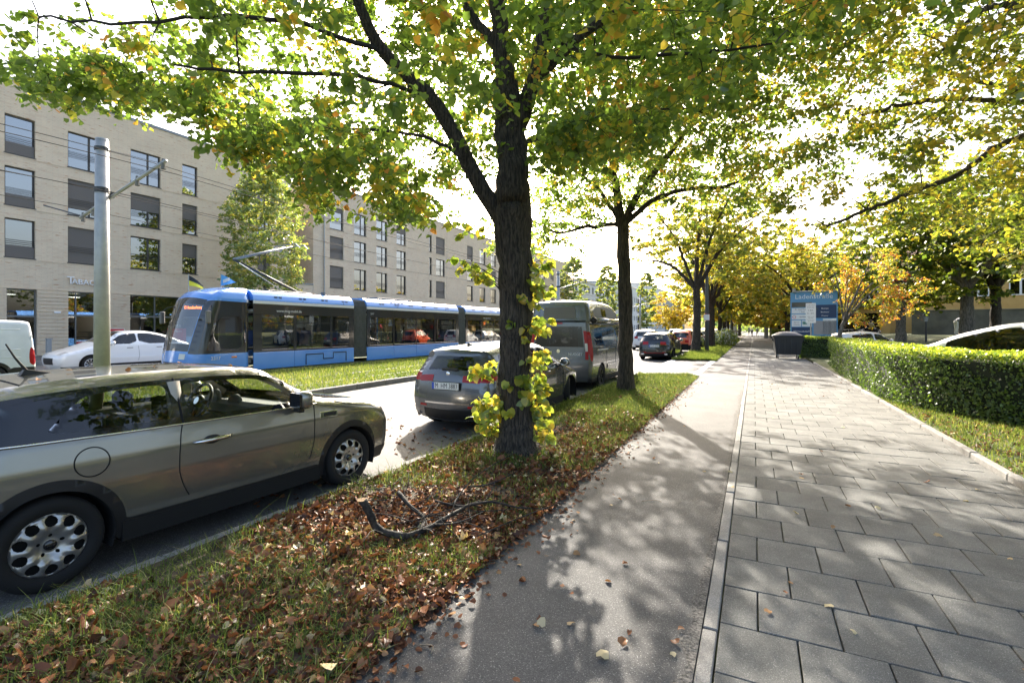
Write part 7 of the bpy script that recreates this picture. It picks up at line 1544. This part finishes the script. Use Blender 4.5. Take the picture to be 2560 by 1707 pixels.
for x_ in (-1.3, 1.3): MB().box(x_ - .12, x_ + .12, -.12, .12, -.3, 2.0, .02).build('post', M['concrete_wall'], pgo)
MB().box(-1.8, 1.8, -.1, .1, 2.0, 2.2, .02).build('beam', M['concrete_wall'], pgo)
gb = thing('grey_house', 'grey house wall behind the trees at the far right', 'house', (31, 44, .5), R(-35)); MB().box(-6, 6, 0, 6, -.5, 7.5).build('wall', M['grey_wall'], gb); MB().box(-6.3, 6.3, -.3, 6.3, 7.5, 7.8).build('roof', M['dark_steel'], gb)
for x_ in (-3.5, 0, 3.5): MB().box(x_ - .7, x_ + .7, -.05, -.01, 3.6, 5.2).build('window', M['dark_glass'], gb)
lt = atD(2315, 830, 30); la = thing('garden_lantern', 'black garden lantern on a post above the hedge', 'lantern', (float(lt[0]), float(lt[1]), .5)); MB().tube([(0, 0, -.3), (0, 0, 1.5)], .05, 10).build('post', M['dark_steel'], la)
MB().tube([(0, 0, 1.5), (0, 0, 1.85)], [.09, .13], 8).build('glass_body', M['utility_grey'], la); MB().tube([(0, 0, 1.85), (0, 0, 2.1)], [.25, .04], 8).build('hood', M['dark_steel'], la)
# ================================================================ PEOPLE
def person(label, loc, rz, pose, top, legs, scale=1.0, hair='hair', sub_=1):
    """one continuous skinned body; pose = joint positions (x right, y forward, z up)"""
    J = dict(pel=(0, 0, .95), che=(0, 0, 1.28), nec=(0, 0, 1.47), hd0=(0, .01, 1.56), hd1=(0, .03, 1.70), shl=(-.19, 0, 1.40), shr=(.19, 0, 1.40), ell=(-.25, -.03, 1.13), elr=(.25, -.03, 1.13), hal=(-.25, .08, .88), har=(.25, .08, .88), hil=(-.10, 0, .90), hir=(.10, 0, .90), knl=(-.11, .04, .50), knr=(.11, .02, .50), anl=(-.11, 0, .08), anr=(.11, -.02, .08), tol=(-.12, .16, .03), tor=(.12, .14, .03))
    J.update(pose); keys = list(J); ix = {k: i for i, k in enumerate(keys)}
    E_ = [('pel', 'che'), ('che', 'nec'), ('nec', 'hd0'), ('hd0', 'hd1'), ('che', 'shl'), ('che', 'shr'), ('shl', 'ell'), ('ell', 'hal'), ('shr', 'elr'), ('elr', 'har'), ('pel', 'hil'), ('pel', 'hir'), ('hil', 'knl'), ('knl', 'anl'), ('anl', 'tol'), ('hir', 'knr'), ('knr', 'anr'), ('anr', 'tor')]
    Rd = dict(pel=.15, che=.16, nec=.06, hd0=.085, hd1=.10, shl=.075, shr=.075, ell=.05, elr=.05, hal=.04, har=.04, hil=.10, hir=.10, knl=.065, knr=.065, anl=.045, anr=.045, tol=.04, tor=.04)
    me = bpy.data.meshes.new('body'); me.from_pydata([J[k] for k in keys], [(ix[a], ix[b]) for a, b in E_], []); ob = bpy.data.objects.new('tmp', me); COL.objects.link(ob)
    sm = ob.modifiers.new('skin', 'SKIN'); 
    for k, v in zip(keys, me.skin_vertices[0].data): v.radius = (Rd[k], Rd[k] * (.8 if k in ('pel', 'che') else 1)); v.use_root = (k == 'pel')
    ss_ = ob.modifiers.new('sub', 'SUBSURF'); ss_.levels = sub_; ss_.render_levels = sub_
    bpy.context.view_layer.update(); m2_ = bpy.data.meshes.new_from_object(ob.evaluated_get(bpy.context.evaluated_depsgraph_get())); bpy.data.objects.remove(ob)
    m2_.name = 'body'; m2_.materials.clear()
    for mt in (top, legs, 'skin', hair): m2_.materials.append(M[mt])
    pel = np.array(J['pel']); nk = np.array(J['nec']); hd = np.array(J['hd1']); ax = unit(nk - pel); ln = np.linalg.norm(nk - pel)
    for p in m2_.polygons:
        c = np.array(p.center); t = np.dot(c - pel, ax); dh = np.linalg.norm(c - (np.array(J['hd0']) + hd) / 2); p.use_smooth = True
        dl = min(np.linalg.norm(c - np.array(J[k])) for k in ('hal', 'har')); dk = min(np.linalg.norm(c - np.array(J[k])) for k in ('knl', 'knr', 'anl', 'anr', 'tol', 'tor', 'hil', 'hir'))
        if dh < .19 and t > ln: p.material_index = 3 if (c - hd)[2] > .03 or (c - hd)[1] < -.03 else 2
        elif dl < .07: p.material_index = 2
        elif dk < min(np.linalg.norm(c - np.array(J[k])) for k in ('che', 'ell', 'elr', 'hal', 'har', 'nec', 'shl', 'shr')): p.material_index = 1
    o = link('person', m2_, None, loc, (0, 0, rz)); o.scale = (scale,) * 3
    return tag(o, label, 'person')
sit = dict(pel=(0, 0, .52), che=(0, -.04, .86), nec=(0, -.04, 1.05), hd0=(0, -.02, 1.14), hd1=(0, 0, 1.28), shl=(-.19, -.04, .98), shr=(.19, -.04, .98), ell=(-.24, .02, .74), elr=(.24, .02, .74), hal=(-.12, .24, .66), har=(.12, .24, .66), hil=(-.1, 0, .50), hir=(.1, 0, .50), knl=(-.12, .42, .50), knr=(.12, .42, .50), anl=(-.12, .44, .08), anr=(.12, .44, .08), tol=(-.12, .58, .04), tor=(.12, .58, .04))
cyp = dict(pel=(0, -.1, .98), che=(0, .14, 1.25), nec=(0, .26, 1.40), hd0=(0, .30, 1.48), hd1=(0, .33, 1.62), shl=(-.19, .22, 1.34), shr=(.19, .22, 1.34), ell=(-.24, .40, 1.14), elr=(.24, .40, 1.14), hal=(-.24, .58, 1.03), har=(.24, .58, 1.03), hil=(-.1, -.1, .93), hir=(.1, -.1, .93), knl=(-.11, .24, .72), knr=(.11, .16, .52), anl=(-.11, .06, .40), anr=(.11, .02, .14), tol=(-.11, .18, .36), tor=(.11, .14, .10))
walk = dict(knl=(-.11, .16, .50), anl=(-.11, .22, .08), tol=(-.11, .38, .05), knr=(.11, -.04, .50), anr=(.11, -.28, .16), tor=(.11, -.16, .05), hal=(-.26, -.14, .90), har=(.26, .22, .92))
bend = dict(pel=(0, -.1, .92), che=(0, .16, 1.14), nec=(0, .32, 1.24), hd0=(0, .40, 1.27), hd1=(0, .50, 1.34), shl=(-.19, .26, 1.16), shr=(.19, .26, 1.16), ell=(-.22, .34, .90), elr=(.22, .34, .90), hal=(-.18, .50, .74), har=(.18, .50, .74))
for (d_, px_, sx, lb, m_, ps) in ((0, 0, 0, '', '', None),): pass
person('cyclist in a white top riding away in the middle of the far path', (-.35, 100, 0), 0, cyp, 'cloth_white', 'cloth_dark')
bk = thing('bicycle', 'dark bicycle ridden by the far cyclist', 'bicycle', (-.35, 100, 0))
for y_ in (-.52, .55): MB().tube([(0, y_ + .34 * math.cos(a), .35 + .34 * math.sin(a)) for a in np.linspace(0, 6.283, 25)], .02, 6, False).build('wheel', M['rubber'], bk)
MB().tube([(0, -.52, .35), (0, -.12, .90), (0, .42, .92), (0, .02, .32), (0, -.52, .35)], .022, 6).build('frame', M['cloth_dark'], bk); MB().tube([(0, .55, .35), (0, .42, .98), (-.26, .5, 1.02)], .018, 6).build('handlebar', M['cloth_dark'], bk); MB().tube([(.26, .5, 1.02), (0, .42, .98)], .018, 6).build('handlebar', M['cloth_dark'], bk); MB().box(-.07, .07, -.24, .04, .90, .95, .02).build('saddle', M['cloth_dark'], bk)
person('walker in grey on the right of the far path beside the cyclist', (.55, 104, 0), .1, walk, 'cloth_grey', 'cloth_dark')
person('distant walker on the left of the far path', (-1.0, 122, 0), 0, walk, 'cloth_blue', 'cloth_dark')
def ing(px_, py_, d): p = atD(px_, py_, d); return (float(p[0]), float(p[1]), float(garden_z(p[0], p[1])))
person('person in a red top seated low before the garden wall', ing(2306, 830, 41), R(60), sit, 'cloth_red', 'cloth_dark')
person('person in grey bending forward beside the pergola', ing(2390, 830, 36), R(-70), bend, 'cloth_grey', 'cloth_white')
person('person in brown seated beside the grey tree trunk', ing(2178, 826, 43), R(-60), sit, 'cloth_beige', 'cloth_dark')
for k, (y_, dx, m_, lb) in enumerate(((10.75, 0, 'cloth_blue', 'tram driver in the cab behind the windscreen'), (14.35, .68, 'cloth_blue', 'passenger in blue at the left of the second tram window'), (14.85, .35, 'cloth_dark', 'passenger in black in the middle of the second tram window'), (15.35, .68, 'cloth_dark', 'passenger in black at the right of the second tram window'), (18.75, .68, 'cloth_grey', 'dark haired passenger at the first window of the second tram section'), (19.3, .68, 'cloth_dark', 'passenger in black next to the dark haired one in the second tram section'), (22.4, .68, 'cloth_beige', 'passenger in beige at the third window of the second tram section'))):
    person(lb, (TX + dx, y_, .36), R(180 if k != 2 else 150), sit, m_, 'cloth_dark')
